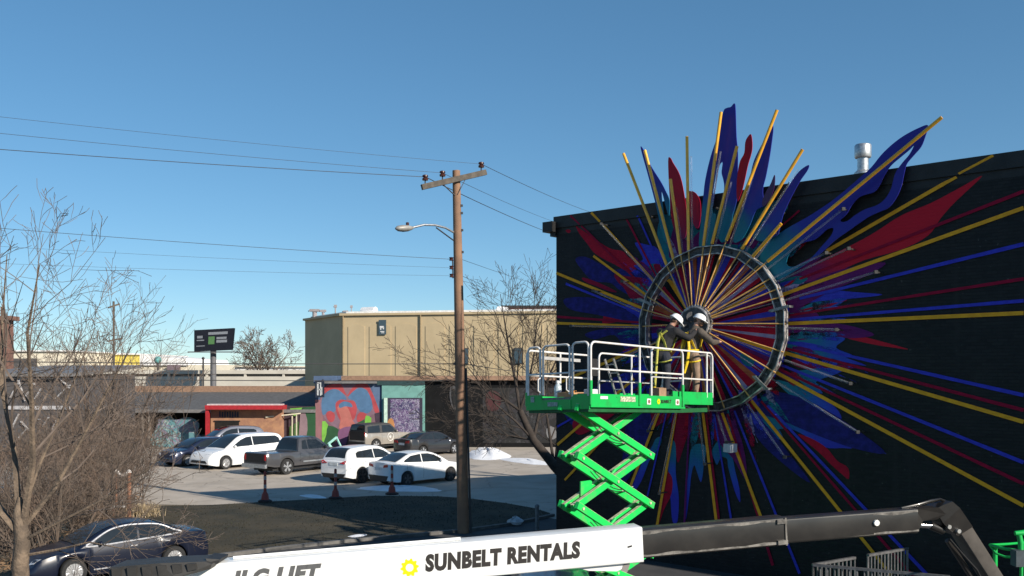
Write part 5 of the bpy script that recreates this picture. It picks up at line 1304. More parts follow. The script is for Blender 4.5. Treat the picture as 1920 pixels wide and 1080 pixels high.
# dark blue sedan in front, facing the lower left
hdg = math.atan2(-.69, -.72)
vehicle('parked_sedan', 'dark navy sedan with chrome window trim parked at the lower left by the bare tree', 'car', P_navy,
    D(SEDAN, L=5.1, r=.355, wheels=(-1.42, 1.42), chrome=[(-1.66, 1.09), (-1.42, 1.19), (-1.0, 1.37), (-.4, 1.43), (.06, 1.42), (.46, 1.33), (.9, 1.10), (1.02, .975), (-.36, 1.015), (-1.2, 1.05)], spokes=9, handlemat=M_brtrim, mirpaint=P_navy,
      head=[[(.46, .60), (.82, .66), (.90, .78), (.60, .75)]], tail=[[(.5, .76), (.86, .78), (.9, .94), (.6, .93)]], strip=.36,
      patches=[('grille', [(-.52, .38), (.52, .38), (.46, .66), (-.46, .66)], True, M_trimblack), ('lower_grille', [(-.6, .22), (.6, .22), (.6, .32), (-.6, .32)], True, M_trimblack)]),
    (1.42 * .88, .80 * .88), G(137, 1097)[:2], hdg, None).scale = (.88, .88, .90)
VAN = dict(L=5.15, W=2.02, r=.35, wheels=(-1.52, 1.56), sill=.2, taper=.12,
    belt=[(-2.575, .75), (-2.52, 1.08), (-2.2, 1.14), (-.6, 1.10), (.9, 1.06), (1.5, 1.02), (2.1, .93), (2.42, .78), (2.575, .52)],
    roof=[(-2.5, 1.12), (-2.38, 1.52), (-2.05, 1.74), (-1.0, 1.79), (.0, 1.77), (.55, 1.66), (1.1, 1.34), (1.62, 1.02)],
    windows=[[(-2.2, 1.24), (-2.12, 1.50), (-1.9, 1.62), (-.3, 1.66), (-.3, 1.18)], [(-.24, 1.18), (-.24, 1.66), (.1, 1.63), (.5, 1.50), (.98, 1.24), (1.08, 1.14)]],
    ws=(.28, 1.5), rw=(-2.47, -2.15), tail=[[(.8, .95), (.93, .95), (.93, 1.3), (.85, 1.3)]], head=[[(.42, .80), (.86, .84), (.92, .93), (.62, .92)]],
    patches=[('grille', [(-.44, .79), (.44, .79), (.44, .90), (-.44, .90)], True, M_trimblack), ('lower_grille', [(-.72, .36), (.72, .36), (.66, .50), (-.66, .50)], True, M_trimblack)],
    mirror=(.98, 1.18), seams=[(1.02, .34, 1.04), (-.28, .32, 1.08), (-1.0, .8, 1.1)], handles=[(-.05, 1.0), (-.5, 1.0)], rim=M_rim)
vehicle('parked_minivan', 'white minivan with tinted side windows parked nose out between navy car and grey pickup', 'minivan', P_white, VAN, (1.56, .88), G(422, 880)[:2], math.atan2(-.80, -.60))
vehicle('parked_car', 'dark navy hatchback parked nose out left of the white minivan', 'car', P_dkblue, D(SEDAN, L=4.5, wheels=(-1.3, 1.35), r=.33,
    belt=[(-2.25, .70), (-2.2, 1.0), (-1.9, 1.04), (-.6, 1.0), (.7, .97), (1.2, .94), (1.8, .84), (2.1, .72), (2.25, .5)],
    roof=[(-2.15, 1.04), (-1.85, 1.32), (-1.2, 1.46), (-.3, 1.49), (.1, 1.46), (.55, 1.33), (1.0, 1.12), (1.28, .95)],
    windows=[[(-1.7, 1.12), (-1.6, 1.30), (-1.1, 1.40), (-.42, 1.41), (-.42, 1.04)], [(-.36, 1.04), (-.36, 1.41), (.05, 1.39), (.42, 1.29), (.80, 1.1), (.9, 1.0)]], ws=(.14, 1.2), rw=(-2.1, -1.4)),
    (1.35, .80), G(351, 875)[:2], math.atan2(-.80, -.60))
SUV = dict(L=4.65, W=1.86, r=.36, wheels=(-1.32, 1.36), sill=.26, taper=.12,
    belt=[(-2.325, .75), (-2.28, 1.06), (-1.9, 1.10), (-.6, 1.06), (.8, 1.02), (1.3, 1.0), (1.9, .93), (2.2, .80), (2.325, .55)],
    roof=[(-2.26, 1.08), (-2.05, 1.45), (-1.7, 1.62), (-.8, 1.68), (.0, 1.66), (.5, 1.52), (.95, 1.25), (1.32, 1.0)],
    windows=[[(-1.62, 1.2), (-1.62, 1.40), (-1.45, 1.48), (-.42, 1.54), (-.42, 1.12)], [(-.36, 1.12), (-.36, 1.55), (.05, 1.52), (.4, 1.42), (.8, 1.18), (.88, 1.07)]],
    ws=(.08, 1.24), rw=(-2.2, -1.72), tail=[[(.46, .98), (.84, .94), (.9, 1.06), (.84, 1.1)]], head=[[(.5, .78), (.82, .82), (.88, .92), (.62, .9)]],
    patches=[('license_plate', [(-.25, .86), (.25, .86), (.25, 1.0), (-.25, 1.0)], False, M_plate), ('bumper', [(-.72, .30), (.72, .30), (.8, .5), (-.8, .5)], False, M_trimblack), ('grille', [(-.5, .5), (.5, .5), (.45, .75), (-.45, .75)], True, M_trimblack)],
    mirror=(.76, 1.13), seams=[(1.0, .36, .98), (-.38, .36, 1.04), (-1.3, .85, 1.06)], handles=[(-.22, .97), (-1.12, 1.0)])
vehicle('parked_suv', 'white crossover seen from behind with sloping tinted rear window, parked beside the white sedan', 'car', P_white, D(SUV, rim=mat('dark_rim', (.09, .09, .10), .35, .6)), (-1.32, -.80), G(677, 906)[:2], R(58))
vehicle('parked_sedan', 'white sedan parked beside the snow patch nearest to the utility pole', 'car', P_white, D(SEDAN, L=4.65, W=1.78, wheels=(-1.32, 1.36), rim=mat('dark_rim', (.09, .09, .10), .35, .6), r=.32,
    patches=[('license_plate', [(-.25, .74), (.25, .74), (.25, .86), (-.25, .86)], False, M_plate), ('bumper', [(-.66, .24), (.66, .24), (.78, .50), (-.78, .50)], False, M_trimblack)]), (-1.32, -.76), G(762, 911)[:2], R(47))
def truck_extra(t, side, half, belt):
    build('bed_shade', MB().box((-1.75, 0, 1.12), (1.7, 1.5, .02)), M_trimblack, t, local=True)  # dark sheet painted in as the shade inside the open bed
    build('rear_bumper', MB().beam((-2.92, -.88, .50), (-2.92, .88, .50), .14, .18), M_galv, t, local=True)
    build('tailgate', MB().box((-2.86, 0, .88), (.03, 1.52, .46)), M_trimblack, t, local=True)
    for s in (1, -1): build('side_moulding', MB().beam((-.6, s * (half(0) + .004), .60), (1.2, s * (half(0) + .004), .60), .02, .07), M_galv, t, local=True)
TRUCK = dict(L=5.75, W=1.98, r=.40, wheels=(-1.62, 1.85), sill=.42, taper=.07,
    belt=[(-2.875, .66), (-2.85, 1.10), (-2.4, 1.11), (-.9, 1.10), (-.7, 1.14), (1.0, 1.12), (1.4, 1.12), (2.4, 1.06), (2.75, .98), (2.875, .6)],
    roof=[(-.86, 1.10), (-.74, 1.5), (-.55, 1.77), (.0, 1.82), (.55, 1.79), (.95, 1.55), (1.45, 1.12)],
    windows=[[(-.58, 1.22), (-.48, 1.64), (-.2, 1.68), (-.2, 1.2)], [(-.14, 1.2), (-.14, 1.68), (.5, 1.66), (.78, 1.5), (1.06, 1.2)]],
    ws=(.62, 1.4), rw=(-.84, -.62), tail=[[(.80, .78), (.95, .78), (.95, 1.06), (.80, 1.06)]], head=[[(.6, .78), (.9, .78), (.9, .95), (.6, .95)]],
    patches=[], mirror=(.95, 1.26), seams=[(1.1, .5, 1.1), (-.17, .5, 1.1), (-.78, .5, 1.1)], handles=[(.0, 1.0)], extra=truck_extra, mirpaint=M_trimblack)
vehicle('parked_pickup', 'dark grey pickup truck seen from behind, parked right of the white minivan', 'pickup truck', P_grey, TRUCK, (-1.62, -.88), G(537, 890)[:2], R(54))
def jeep_extra(t, side, half, belt):
    o = build('door_emblem', MB().loop([(.02 + .26 * math.cos(a), -(half(0) + .012), .86 + .26 * math.sin(a)) for a in [2 * PI * i / 20 for i in range(20)]], .03, 6).ball((.02, -(half(0) - .01), .86), .09, 8, 5, (1, .3, 1)), mat('emblem_pale', (.62, .6, .56), .5), t, local=True)
    build('tailgate_shade', MB().box((-2.1, 0, 1.0), (.04, 1.45, .6)), M_trimblack, t, local=True)  # black panel: shade on the beige rear, put in as colour
    build('rear_bumper', MB().beam((-2.14, -.8, .52), (-2.14, .8, .52), .12, .16), M_trimblack, t, local=True)
JEEP = D(SUV, L=4.2, W=1.82, wheels=(-1.2, 1.25), sill=.4, taper=.06, tumble=.18, r=.38,
    belt=[(-2.1, .7), (-2.08, 1.12), (-1.0, 1.14), (.6, 1.13), (1.0, 1.12), (1.9, 1.05), (2.08, .95), (2.1, .6)],
    roof=[(-2.08, 1.12), (-2.04, 1.6), (-1.9, 1.74), (-.8, 1.78), (.1, 1.76), (.4, 1.6), (.7, 1.36), (.95, 1.12)],
    windows=[[(-1.85, 1.2), (-1.83, 1.60), (-.8, 1.66), (-.8, 1.2)], [(-.6, 1.2), (-.6, 1.66), (.1, 1.65), (.35, 1.5), (.62, 1.2)]], ws=(.16, .9), rw=(-2.07, -1.98),
    tail=[[(.74, .98), (.88, .98), (.88, 1.24), (.74, 1.24)]], patches=[], mirror=(.6, 1.24), roofpaint=mat('suv_dark_top', (.05, .05, .052), .5), extra=jeep_extra, seams=[(.75, .5, 1.1), (-.7, .5, 1.1)], handles=[(-.55, 1.02)])
vehicle('parked_suv', 'old beige off-road vehicle with dark roof parked below the heart mural', 'suv', P_beige, JEEP, (-1.2, -.8), G(704, 845)[:2], R(50))
vehicle('parked_sedan', 'charcoal sedan seen from behind, parked in front of the black graffiti wall', 'car', P_black, D(SEDAN, L=4.7, W=1.8, wheels=(-1.34, 1.38), tail=[[(.4, .84), (.84, .86), (.88, 1.0), (.8, 1.02), (.5, .98)]]), (-1.34, -.78), G(792, 856)[:2], R(49))
vehicle('parked_suv', 'silver estate car with dark windows parked in front of the orange wall', 'car', P_silver, D(SUV, L=4.6), (1.36, .8), G(398, 851)[:2], math.atan2(-.62, -.78))
vehicle('parked_car', 'blue car mostly hidden under the white boom at the foot of the scissor lift', 'car', P_dkblue, D(SUV, L=4.3, W=1.8, wheels=(-1.25, 1.25)), (0, 0), (.72, 17.0), R(90), None)
# ------------------------------------------------------------------ far buildings
M_tan = mat('tan_stucco', (.50, .395, .245), .85, 0, .06, .35, .1, 20, detail=8)
M_tanside = mat('tan_stucco', (.46, .37, .22))
M_cap = mat('white_roof_cap', (.72, .72, .72), .7)
tanb = thing('tan_building', 'tall windowless tan building with arched wall panels behind the low painted shops', 'building', P(640, 720, 95) * Vector((1, 1, 0)) if False else (P(640, 700, 95).x, 95, 0))
TB0 = Vector((P(640, 700, 95).x, 95, 0)); TBr = Vector((P(1150, 700, 90).x, 90.0, 0)); TBl = Vector((P(572, 700, 104).x, 104, 0))
fd = (TBr - TB0).normalized(); fn = Vector((fd.y, -fd.x, 0)); sdv = (TBl - TB0).normalized()
ZT = CAM_Z + (700 - 592) / FPX * 95
B4 = TBr + Vector((2, 25, 0)); B5 = TBl + Vector((8, 20, 0))
fp = [TB0, TBr, B4, B5, TBl]
build('wall', MB().prism(fp, (0, 0, ZT)), M_tan, tanb)
m = MB(); k = len(fp); cen = sum(fp, Vector()) / k
o_ = [p + (p - cen).normalized() * .25 for p in fp]
m.prism([p + Vector((0, 0, ZT)) for p in o_], (0, 0, .22)); build('roof_cap', m, M_tan, tanb)
m = MB().prism([p + Vector((0, 0, ZT + .22)) for p in [q + (q - cen).normalized() * -.6 for q in fp]], (0, 0, .22)); build('snowy_roof', m, M_cap, tanb)
def tpos(u): 
    q = (u - 960) / FPX; t = (TB0.x - q * TB0.y) / (q * fd.y - fd.x); return TB0 + fd * t
edges = [648, 688, 737, 785, 793, 838, 884, 930, 976, 1022, 1068, 1114]
for i, (ua, ub) in enumerate(zip(edges[:-1], edges[1:])):
    if ub - ua < 20: continue
    a, b = tpos(ua + 5), tpos(ub - 4); wd = (b - a).length; zt_ = ZT - 1.0; zb0 = .2
    pts = [a + Vector((0, 0, zb0)), b + Vector((0, 0, zb0)), b + Vector((0, 0, zt_ - .1)), b - fd * .5 + Vector((0, 0, zt_ + .12)), a + (b - a) * .5 + Vector((0, 0, zt_ + .2)), a + fd * .5 + Vector((0, 0, zt_ + .12)), a + Vector((0, 0, zt_ - .1))]
    build('wall_panel', MB().prism([p + fn * .05 for p in pts], -fn * .2), M_tan, tanb)
for u in (644, 789): 
    a = tpos(u); build('downpipe', MB().tube([a + fn * .12, a + fn * .12 + Vector((0, 0, ZT))], .07, 6), mat('downpipe_dark_tan', (.26, .2, .12), .7), tanb)
sgp = tpos(718) + Vector((0, 0, CAM_Z + (700 - 614) / FPX * 94.5))
sgn = thing('wall_sign', 'small dark blue upright sign with a pale emblem high on the tan building', 'sign', sgp)
build('sign_board', MB().prism([sgp + fn * .14 + fd * x + Vector((0, 0, z)) for x, z in ((-.38, -.72), (.38, -.72), (.38, .72), (-.38, .72))], fn * .06), mat('sign_slate_blue', (.05, .085, .11), .6), sgn)
m = MB()
for x, z, w_, h in ((-.06, .02, .4, .2), (-.16, -.14, .12, .2), (.12, -.08, .12, .24), (.0, -.42, .42, .09), (.05, -.55, .3, .06)): m.prism([sgp + fn * .203 + fd * (x + a * w_ / 2) + Vector((0, 0, z + b * h / 2)) for a, b in ((-1, -1), (1, -1), (1, 1), (-1, 1))], fn * .01)
build('emblem', m, M_cap, sgn)
for u, lab in ((866 + 5, 'small slate blue plaque on the tan building beside the wooden pole'), (972, 'dark square wall lamp box on the tan building behind the bare tree')):
    q = tpos(u) + Vector((0, 0, CAM_Z + (700 - 668) / FPX * 93)); s = thing('wall_plaque', lab, 'plaque', q)
    build('plaque_board', MB().prism([q + fn * .16 + fd * x + Vector((0, 0, z)) for x, z in ((-.35, -.7), (.35, -.7), (.35, .7), (-.35, .7))], fn * .06), mat('sign_slate_blue', (.05, .085, .11), .6), s)
    build('plaque_frame', MB().prism([q + fn * .14 + fd * x + Vector((0, 0, z)) for x, z in ((-.42, -.78), (.42, -.78), (.42, .78), (-.42, .78))], fn * .03), M_iron, s)
# roof furniture on the tan building
M_unit = mat('roof_unit_grey', (.28, .26, .27), .7)
for u, Y_, hgt, wd, lab in ((590, 103, .75, 1.0, 'grey satellite dish unit at the left end of the tan roof'), (606, 103, .7, .6, 'pale vent hood beside the dish on the tan roof'), (629, 98, .85, .28, 'thin capped pipe on the tan roof corner'), (659, 98, .8, .22, 'second thin pipe on the tan roof right of the corner'), (648, 99, .4, .5, 'low grey box between the two pipes on the tan roof')):
    q = P(u, 600, Y_); q.z = ZT + .3; s = thing('roof_unit', lab, 'roof unit', q, 0, 'fittings on the tan roof')
    build('stand', MB().tube([q, q + Vector((0, 0, hgt))], wd * .25, 8), M_unit, s); build('cap', MB().box(q + Vector((0, 0, hgt)), (wd, wd * .6, hgt * .35)).beam(q + Vector((-wd * .7, 0, hgt * .9)), q + Vector((wd * .5, 0, hgt * 1.1)), .1, .1), M_unit, s)
for u0, u1, lab in ((677, 707, 'long white rounded skylight on the tan roof'),):
    a, b = P(u0, 590, 97), P(u1, 590, 96); a.z = b.z = ZT + .45; s = thing('skylight', lab, 'skylight', a)
    build('dome', MB().tube([a, a + (b - a) * .1 + Vector((0, 0, .1)), a + (b - a) * .9 + Vector((0, 0, .1)), b], [.15, .42, .42, .15], 10), M_cap, s, smooth=50); build('curb', MB().beam(a - Vector((0, 0, .15)), b - Vector((0, 0, .15)), .9, .15), M_cap, s)
# red brick penthouse behind
pa, pc = P(945, 580, 112), P(1180, 580, 112)
ph = thing('brick_building', 'red brick block with dark roof edge rising behind the tan building', 'building', (pa.x, 112, 0))
zt2 = CAM_Z + (700 - 577) / FPX * 112
build('wall', MB().prism([(pa.x, 112, 0), (pc.x, 112, 0), (pc.x, 130, 0), (pa.x, 130, 0)], (0, 0, zt2)), mat('red_brick', (.24, .11, .085), .85, 0, .15, 2), ph)
build('roof_edge', MB().prism([(pa.x - .3, 111.7, zt2), (pc.x, 111.7, zt2), (pc.x, 130, zt2), (pa.x - .3, 130, zt2)], (0, 0, .25)), M_trimblack, ph)
build('gable', MB().prism([P(922, 590, 110.5), P(962, 590, 110.5), P(952, 576, 110.5), P(934, 574, 110.5)], (0, 1, 0)), M_cap, ph)

# ------------------------------------------------------------------ low painted shops (frontal to the street, facing the lot)
SY = 66.0
def SP2(u, v, dy=0): return P(u, v, SY) + Vector((0, dy, 0))
def slab(u0, u1, v0, v1, y0, y1):
    a, b = P(u0, v1, y0), P(u1, v0, y0); return MB().box(((a.x + b.x) / 2, (y0 + y1) / 2, (max(a.z, 0) + b.z) / 2), (b.x - a.x, y1 - y0, b.z - max(a.z, 0)))
V0 = 900
M_blue = mat('shop_blue_paint', (.075, .12, .21), .8, 0, .1, 2); M_char = mat('shop_black_paint', (.0075, .0077, .0085), .85, 0, .2, 1.5, spec=.2)
M_graygutter = mat('grey_gutter', (.17, .165, .165), .6); M_brownroof = mat('brown_roof_edge', (.27, .165, .11), .85)
M_shroof = mat('grey_shingle_roof', (.10, .098, .098), .85, 0, .15, 4, .3, 20)
heart = thing('heart_mural_shop', 'low shop with a big red and blue heart mural and a teal corner', 'shop', (P(590, 0, SY).x, SY, 0))
build('wall', slab(592, 716, 712, V0, SY, SY + 8), M_blue, heart)
build('roof_edge', slab(640, 1100, 705, 713, SY - .25, SY + 8), M_brownroof, heart)
build('gutter', slab(608, 706, 713.5, 719, SY - .4, SY - .2), M_graygutter, heart)
build('parapet', slab(588, 622, 705, 719, SY - .3, SY + 6), M_blue, heart)
PL = [0]
def plane_paint(px, col, nm, parent=heart, n=4, y=SY, Z=None, off0=.01, var=.08):
    PL[0] += 1; m_ = mat(nm, col, .75, 0, var, 2)
    pts = [P(*(Z(*q) if Z else q), y) for q in px]
    l2 = [(p.x, p.z) for p in pts]
    if n: l2 = crv(l2, n)
    me = flat_mesh('painted_shape', [[(x, max(z, .02)) for x, z in l2]])
    yy = y - off0 - PL[0] * .0012
    for q in me.vertices: q.co = Vector((q.co.x, yy, q.co.y)) - ROOT[parent.name]
    return link_mesh('painted_shape', me, m_, parent)
ZH = lambda x, y: (520 + x / 6.4, 690 + y / 6.4)
cP = (.17, .095, .12); cR = (.36, .055, .065); cB = (.07, .15, .27); cO = (.40, .13, .11); cG = (.17, .42, .06); cDG = (.018, .075, .03); cDK = (.055, .035, .05)
plane_paint(zp(ZH, [(455, 380), (1240, 380), (1240, 1200), (455, 1200)]), cP, 'mural_mauve', n=0)
plane_paint(zp(ZH, [(1130, 180), (1235, 180), (1235, 540), (1180, 560), (1150, 350)]), (.09, .14, .24), 'mural_slate', n=0)
plane_paint(zp(ZH, [(455, 380), (520, 380), (560, 700), (520, 1200), (455, 1200)]), (.25, .12, .13), 'mural_rose', n=0)
plane_paint(zp(ZH, [(560, 230), (700, 190), (860, 195), (1080, 195), (1130, 270), (1190, 420), (1225, 530), (1140, 560), (1000, 640), (860, 700), (720, 720), (600, 640), (520, 500), (520, 330)]), (.20, .12, .16), 'mural_heart_ground', n=3)
plane_paint(zp(ZH, [(560, 240), (640, 195), (760, 195), (800, 260), (840, 330), (880, 260), (960, 195), (1080, 195), (1130, 300), (1060, 250), (960, 235), (850, 340), (740, 260), (640, 260), (560, 330)]), cR, 'mural_red_band', n=2)
plane_paint(zp(ZH, [(530, 420), (560, 320), (640, 260), (720, 260), (800, 320), (830, 380), (770, 400), (720, 440), (690, 520), (600, 540), (545, 560)]), cB, 'mural_heart_blue', n=4)
plane_paint(zp(ZH, [(850, 360), (900, 290), (980, 240), (1060, 260), (1120, 350), (1140, 480), (1090, 540), (1010, 530), (955, 470), (930, 400)]), cB, 'mural_heart_blue', n=4)
plane_paint(zp(ZH, [(1085, 200), (1140, 300), (1190, 420), (1225, 540), (1170, 530), (1130, 380), (1080, 260)]), cR, 'mural_red_band', n=3)
plane_paint(zp(ZH, [(700, 430), (760, 380), (840, 390), (920, 400), (955, 480), (930, 600), (880, 640), (780, 650), (720, 560)]), cR, 'mural_red_band', n=4)
plane_paint(zp(ZH, [(720, 470), (800, 440), (860, 500), (900, 620), (930, 680), (800, 730), (740, 720), (760, 600)]), cO, 'mural_coral', n=3)
plane_paint(zp(ZH, [(740, 440), (800, 400), (880, 420), (900, 470), (820, 460), (750, 480)]), cB, 'mural_heart_blue', n=3)
plane_paint(zp(ZH, [(590, 540), (640, 515), (690, 560), (680, 630), (640, 650), (600, 610)]), cR, 'mural_red_band')
plane_paint(zp(ZH, [(960, 570), (1000, 530), (1060, 545), (1070, 580), (1010, 640), (960, 640)]), cR, 'mural_red_band')
plane_paint(zp(ZH, [(540, 640), (610, 680), (600, 760), (560, 900), (540, 930)]), cG, 'mural_leaf_green', n=2)
plane_paint(zp(ZH, [(610, 690), (740, 740), (720, 850), (620, 940), (550, 930), (590, 800)]), cDG, 'mural_dark_green', n=2)
plane_paint(zp(ZH, [(740, 740), (880, 700), (860, 800), (800, 940), (720, 940), (730, 840)]), (.17, .07, .15), 'mural_violet', n=2)
plane_paint(zp(ZH, [(880, 710), (1040, 620), (1050, 640), (1020, 800), (980, 920), (820, 930), (850, 800)]), (.05, .032, .05), 'mural_plum', n=0)
plane_paint(zp(ZH, [(905, 690), (1045, 615), (1020, 780), (990, 850), (900, 740)]), cDG, 'mural_dark_green', n=0)
plane_paint(zp(ZH, [(1065, 570), (1130, 600), (1110, 690), (1050, 800), (1020, 800), (1050, 650)]), cG, 'mural_leaf_green', n=2)
plane_paint(zp(ZH, [(1170, 545), (1265, 520), (1265, 700), (1190, 700)]), (.05, .035, .055), 'mural_plum', n=0)
# hanging sign on the blue corner
hs_ = P(600, 725, SY - .5)
hsg = thing('hanging_sign', 'small dark upright sign with pale brush lettering on the blue shop corner', 'sign', hs_)
a, b = P(591, 745, SY - .5), P(608, 713, SY - .5)
build('sign_board', MB().box(((a.x + b.x) / 2, SY - .5, (a.z + b.z) / 2), (b.x - a.x, .12, b.z - a.z)), mat('sign_navy', (.015, .022, .04), .5), hsg)
m = MB()
for j, (x0, x1, z0, z1) in enumerate(((.22, .40, .12, .85), (.55, .68, .1, .88), (.30, .62, .42, .5), (.70, .80, .15, .6), (.24, .5, .8, .88))):
    X0, X1 = a.x + (b.x - a.x) * x0, a.x + (b.x - a.x) * x1; Z0_, Z1_ = a.z + (b.z - a.z) * z0, a.z + (b.z - a.z) * z1
    m.box(((X0 + X1) / 2, SY - .565, (Z0_ + Z1_) / 2), (X1 - X0, .01, Z1_ - Z0_))
build('lettering', m, mat('sign_pale', (.5, .52, .52), .6), hsg)
build('sign_bracket', MB().beam((b.x - .1, SY - .5, b.z + .05), (b.x - .1, SY, b.z + .05), .05, .05), M_iron, hsg)
# teal corner with the painted door
M_tealw = mat('shop_teal_paint', (.14, .31, .28), .75, 0, .08, 2)
build('teal_wall', slab(716, 796, 722, V0, SY - .15, SY + 8), M_tealw, heart)
build('fascia', slab(707, 796, 712.6, 722, SY - .2, SY + 8), mat('shop_dark_teal', (.02, .05, .055), .8), heart)
M_door = None
def scribble_mat(nm, base, inks, scale, lo=.5, hi=.56):
    m_ = bpy.data.materials.new(nm); m_.use_nodes = True; N, Lk = m_.node_tree.nodes, m_.node_tree.links; bs_ = N['Principled BSDF']; bs_.inputs['Roughness'].default_value = .75
    tc = N.new('ShaderNodeTexCoord'); prev = None
    for i, (col, sc, off, l, h) in enumerate(inks):
        mp = N.new('ShaderNodeMapping'); mp.inputs['Location'].default_value = (off, off * .7, off * 1.3); Lk.new(tc.outputs['Object'], mp.inputs['Vector'])
        nz = N.new('ShaderNodeTexNoise'); nz.inputs['Scale'].default_value = sc; nz.inputs['Detail'].default_value = 2.5; nz.inputs['Distortion'].default_value = 2.2; Lk.new(mp.outputs[0], nz.inputs['Vector'])
        rp = N.new('ShaderNodeValToRGB'); e = rp.color_ramp.elements; e[0].position = l; e[0].color = (0, 0, 0, 1); e[1].position = l + .02; e[1].color = (1, 1, 1, 1)
        e2 = e.new(h); e2.color = (1, 1, 1, 1); e3 = e.new(min(1, h + .02)); e3.color = (0, 0, 0, 1)
        Lk.new(nz.outputs['Fac'], rp.inputs['Fac'])
        mx = N.new('ShaderNodeMix'); mx.data_type = 'RGBA'; Lk.new(rp.outputs['Color'], mx.inputs['Factor'])
        if prev is None: mx.inputs[6].default_value = tuple(base) + (1,)
        else: Lk.new(prev, mx.inputs[6])
        mx.inputs[7].default_value = tuple(col) + (1,); prev = mx.outputs[2]
    Lk.new(prev, bs_.inputs['Base Color']); return m_
M_doorart = scribble_mat('painted_door_art', (.045, .035, .11), [((.10, .05, .15), .9, 3, .5, 1.0), ((.30, .30, .38), 2.6, 1, .47, .52), ((.03, .03, .07), 3.2, 7, .44, .49), ((.34, .32, .40), 3.6, 11, .55, .60)], 3)
pd = P(755, 780, SY - .15)
a, b = P(724, 838, SY - .16), P(788, 746, SY - .16)
dr0 = build('door_reveal', MB().box(((a.x + b.x) / 2, SY - .14, b.z / 2 - .0), (b.x - a.x + .3, .06, b.z)), mat('reveal_dark', (.03, .028, .05), .8), heart)
build('painted_door', MB().box(((a.x + b.x) / 2 + .12, SY - .17, (b.z - .06) / 2), (b.x - a.x - .35, .05, b.z - .1)), M_doorart, heart)
build('door_jamb', MB().box((a.x - .02, SY - .22, b.z / 2), (.22, .2, b.z)), mat('jamb_pale_teal', (.5, .66, .56), .7), heart)
plane_paint([(727, 790), (736, 785), (740, 800), (736, 822), (727, 826)], (.42, .19, .07), 'door_orange', n=3, y=SY - .2)
# black graffiti wall
black = thing('black_graffiti_shop', 'long low black shop wall with pale and red graffiti behind the bare tree', 'shop', (P(900, 0, SY).x, SY + .2, 0))
M_graf = scribble_mat('black_wall_graffiti', (.0075, .0077, .0085), [((.017, .015, .019), .5, 2, .52, .7), ((.055, .055, .06), 1.4, 5, .60, .625), ((.02, .022, .026), .8, 9, .35, .40)], 2)
build('wall', slab(796, 1250, 713, V0, SY + .2, SY + 9), M_char, black)
gw = P(905, 713, SY + .19); g1 = P(1060, 835, SY + .19)
build('graffiti_panel', MB().add([(gw.x, SY + .19, .3), (g1.x, SY + .19, .3), (g1.x, SY + .19, CAM_Z - 1.0), (gw.x, SY + .19, CAM_Z - 1.0)], [(0, 1, 2, 3)]), M_graf, black)
PL[0] = 6
plane_paint([(912, 738), (928, 733), (940, 745), (934, 768), (914, 768)], (.055, .015, .017), 'graffiti_red', black, 2, SY + .18)
plane_paint([(1027, 800), (1040, 802), (1044, 820), (1030, 824), (1024, 812)], (.16, .16, .165), 'graffiti_white', black, 2, SY + .18)
plane_paint([(845, 725), (858, 728), (862, 760), (850, 768), (843, 745)], (.06, .06, .066), 'graffiti_grey', black, 2, SY + .18)
plane_paint([(847, 731), (856, 733), (858, 758), (850, 763), (846, 745)], (.0075, .0077, .0085), 'graffiti_black', black, 2, SY + .18)
build('roof', slab(800, 1250, 709, 713, SY + .1, SY + 9.2), mat('tar_roof', (.05, .05, .05), .9), black)

# long low shop with grey roof and red awning
shop = thing('grey_roof_shop', 'low shop with long grey roof, brown roof edge and deep dark porch', 'shop', (P(400, 0, SY).x, SY, 0))
ra, rb_ = P(130, 768, SY), P(592, 768, SY); rc_, rd_ = P(592, 735, 73), P(110, 735, 73)
build('roof', MB().prism([ra, rb_, rc_, rd_], (0, 0, -.12)), M_shroof, shop)
build('eave', MB().beam(ra + Vector((0, -.05, -.1)), rb_ + Vector((0, -.05, -.1)), .12, .22), M_graygutter, shop)
ta, tb_ = P(100, 735, 73), P(592, 724, 73)
build('roof_parapet', MB().box(((ta.x + tb_.x) / 2, 73.5, tb_.z / 2), (tb_.x - ta.x, 1.0, tb_.z)), M_brownroof, shop)
build('back_wall', slab(110, 592, 772, V0, SY + 2.6, SY + 3.2), mat('porch_dark_brown', (.045, .032, .025), .85, 0, .2, 2), shop)
for u in (268, 280): q = P(u, 772, SY + .3); build('porch_post', MB().beam((q.x, q.y, 0), q, .12, .12), mat('porch_post_grey', (.28, .25, .22), .7), shop)
for i, u in enumerate(range(262, 300, 9)): pass
M_gr2 = scribble_mat('blue_graffiti', (.10, .23, .26), [((.20, .18, .25), .8, 2, .5, .62), ((.06, .13, .2), 1.6, 5, .55, .6), ((.26, .34, .34), 1.1, 9, .38, .45), ((.02, .025, .03), 1.9, 13, .60, .63)], 2)
gp_ = crv([((P(u, v, SY + .6)).x, max(.05, P(u, v, SY + .6).z)) for u, v in [(288, 836), (296, 795), (300, 785), (318, 780), (330, 787), (345, 783), (362, 784), (374, 795), (372, 812), (385, 836)]], 4)
me = flat_mesh('graffiti_hoarding', [gp_], .05)
for q in me.vertices: q.co = Vector((q.co.x, SY + .6 + q.co.z, q.co.y)) - ROOT[shop.name]
link_mesh('graffiti_hoarding', me, M_gr2, shop)
build('low_wall', slab(255, 385, 815, V0, SY + .7, SY + .9), mat('porch_low_wall', (.10, .085, .08), .85), shop)
orange = thing('orange_shop_front', 'orange brick shop front under a bright red awning frame', 'shop front', (P(455, 0, SY).x, SY - .6, 0))
M_or = mat('orange_brick_paint', (.40, .215, .12), .85, 0, .1, 2.4, .2, 30, col2=(.30, .155, .10), detail=8)
build('wall', slab(395, 527, 764, V0, SY - .8, SY + .1), M_or, orange)
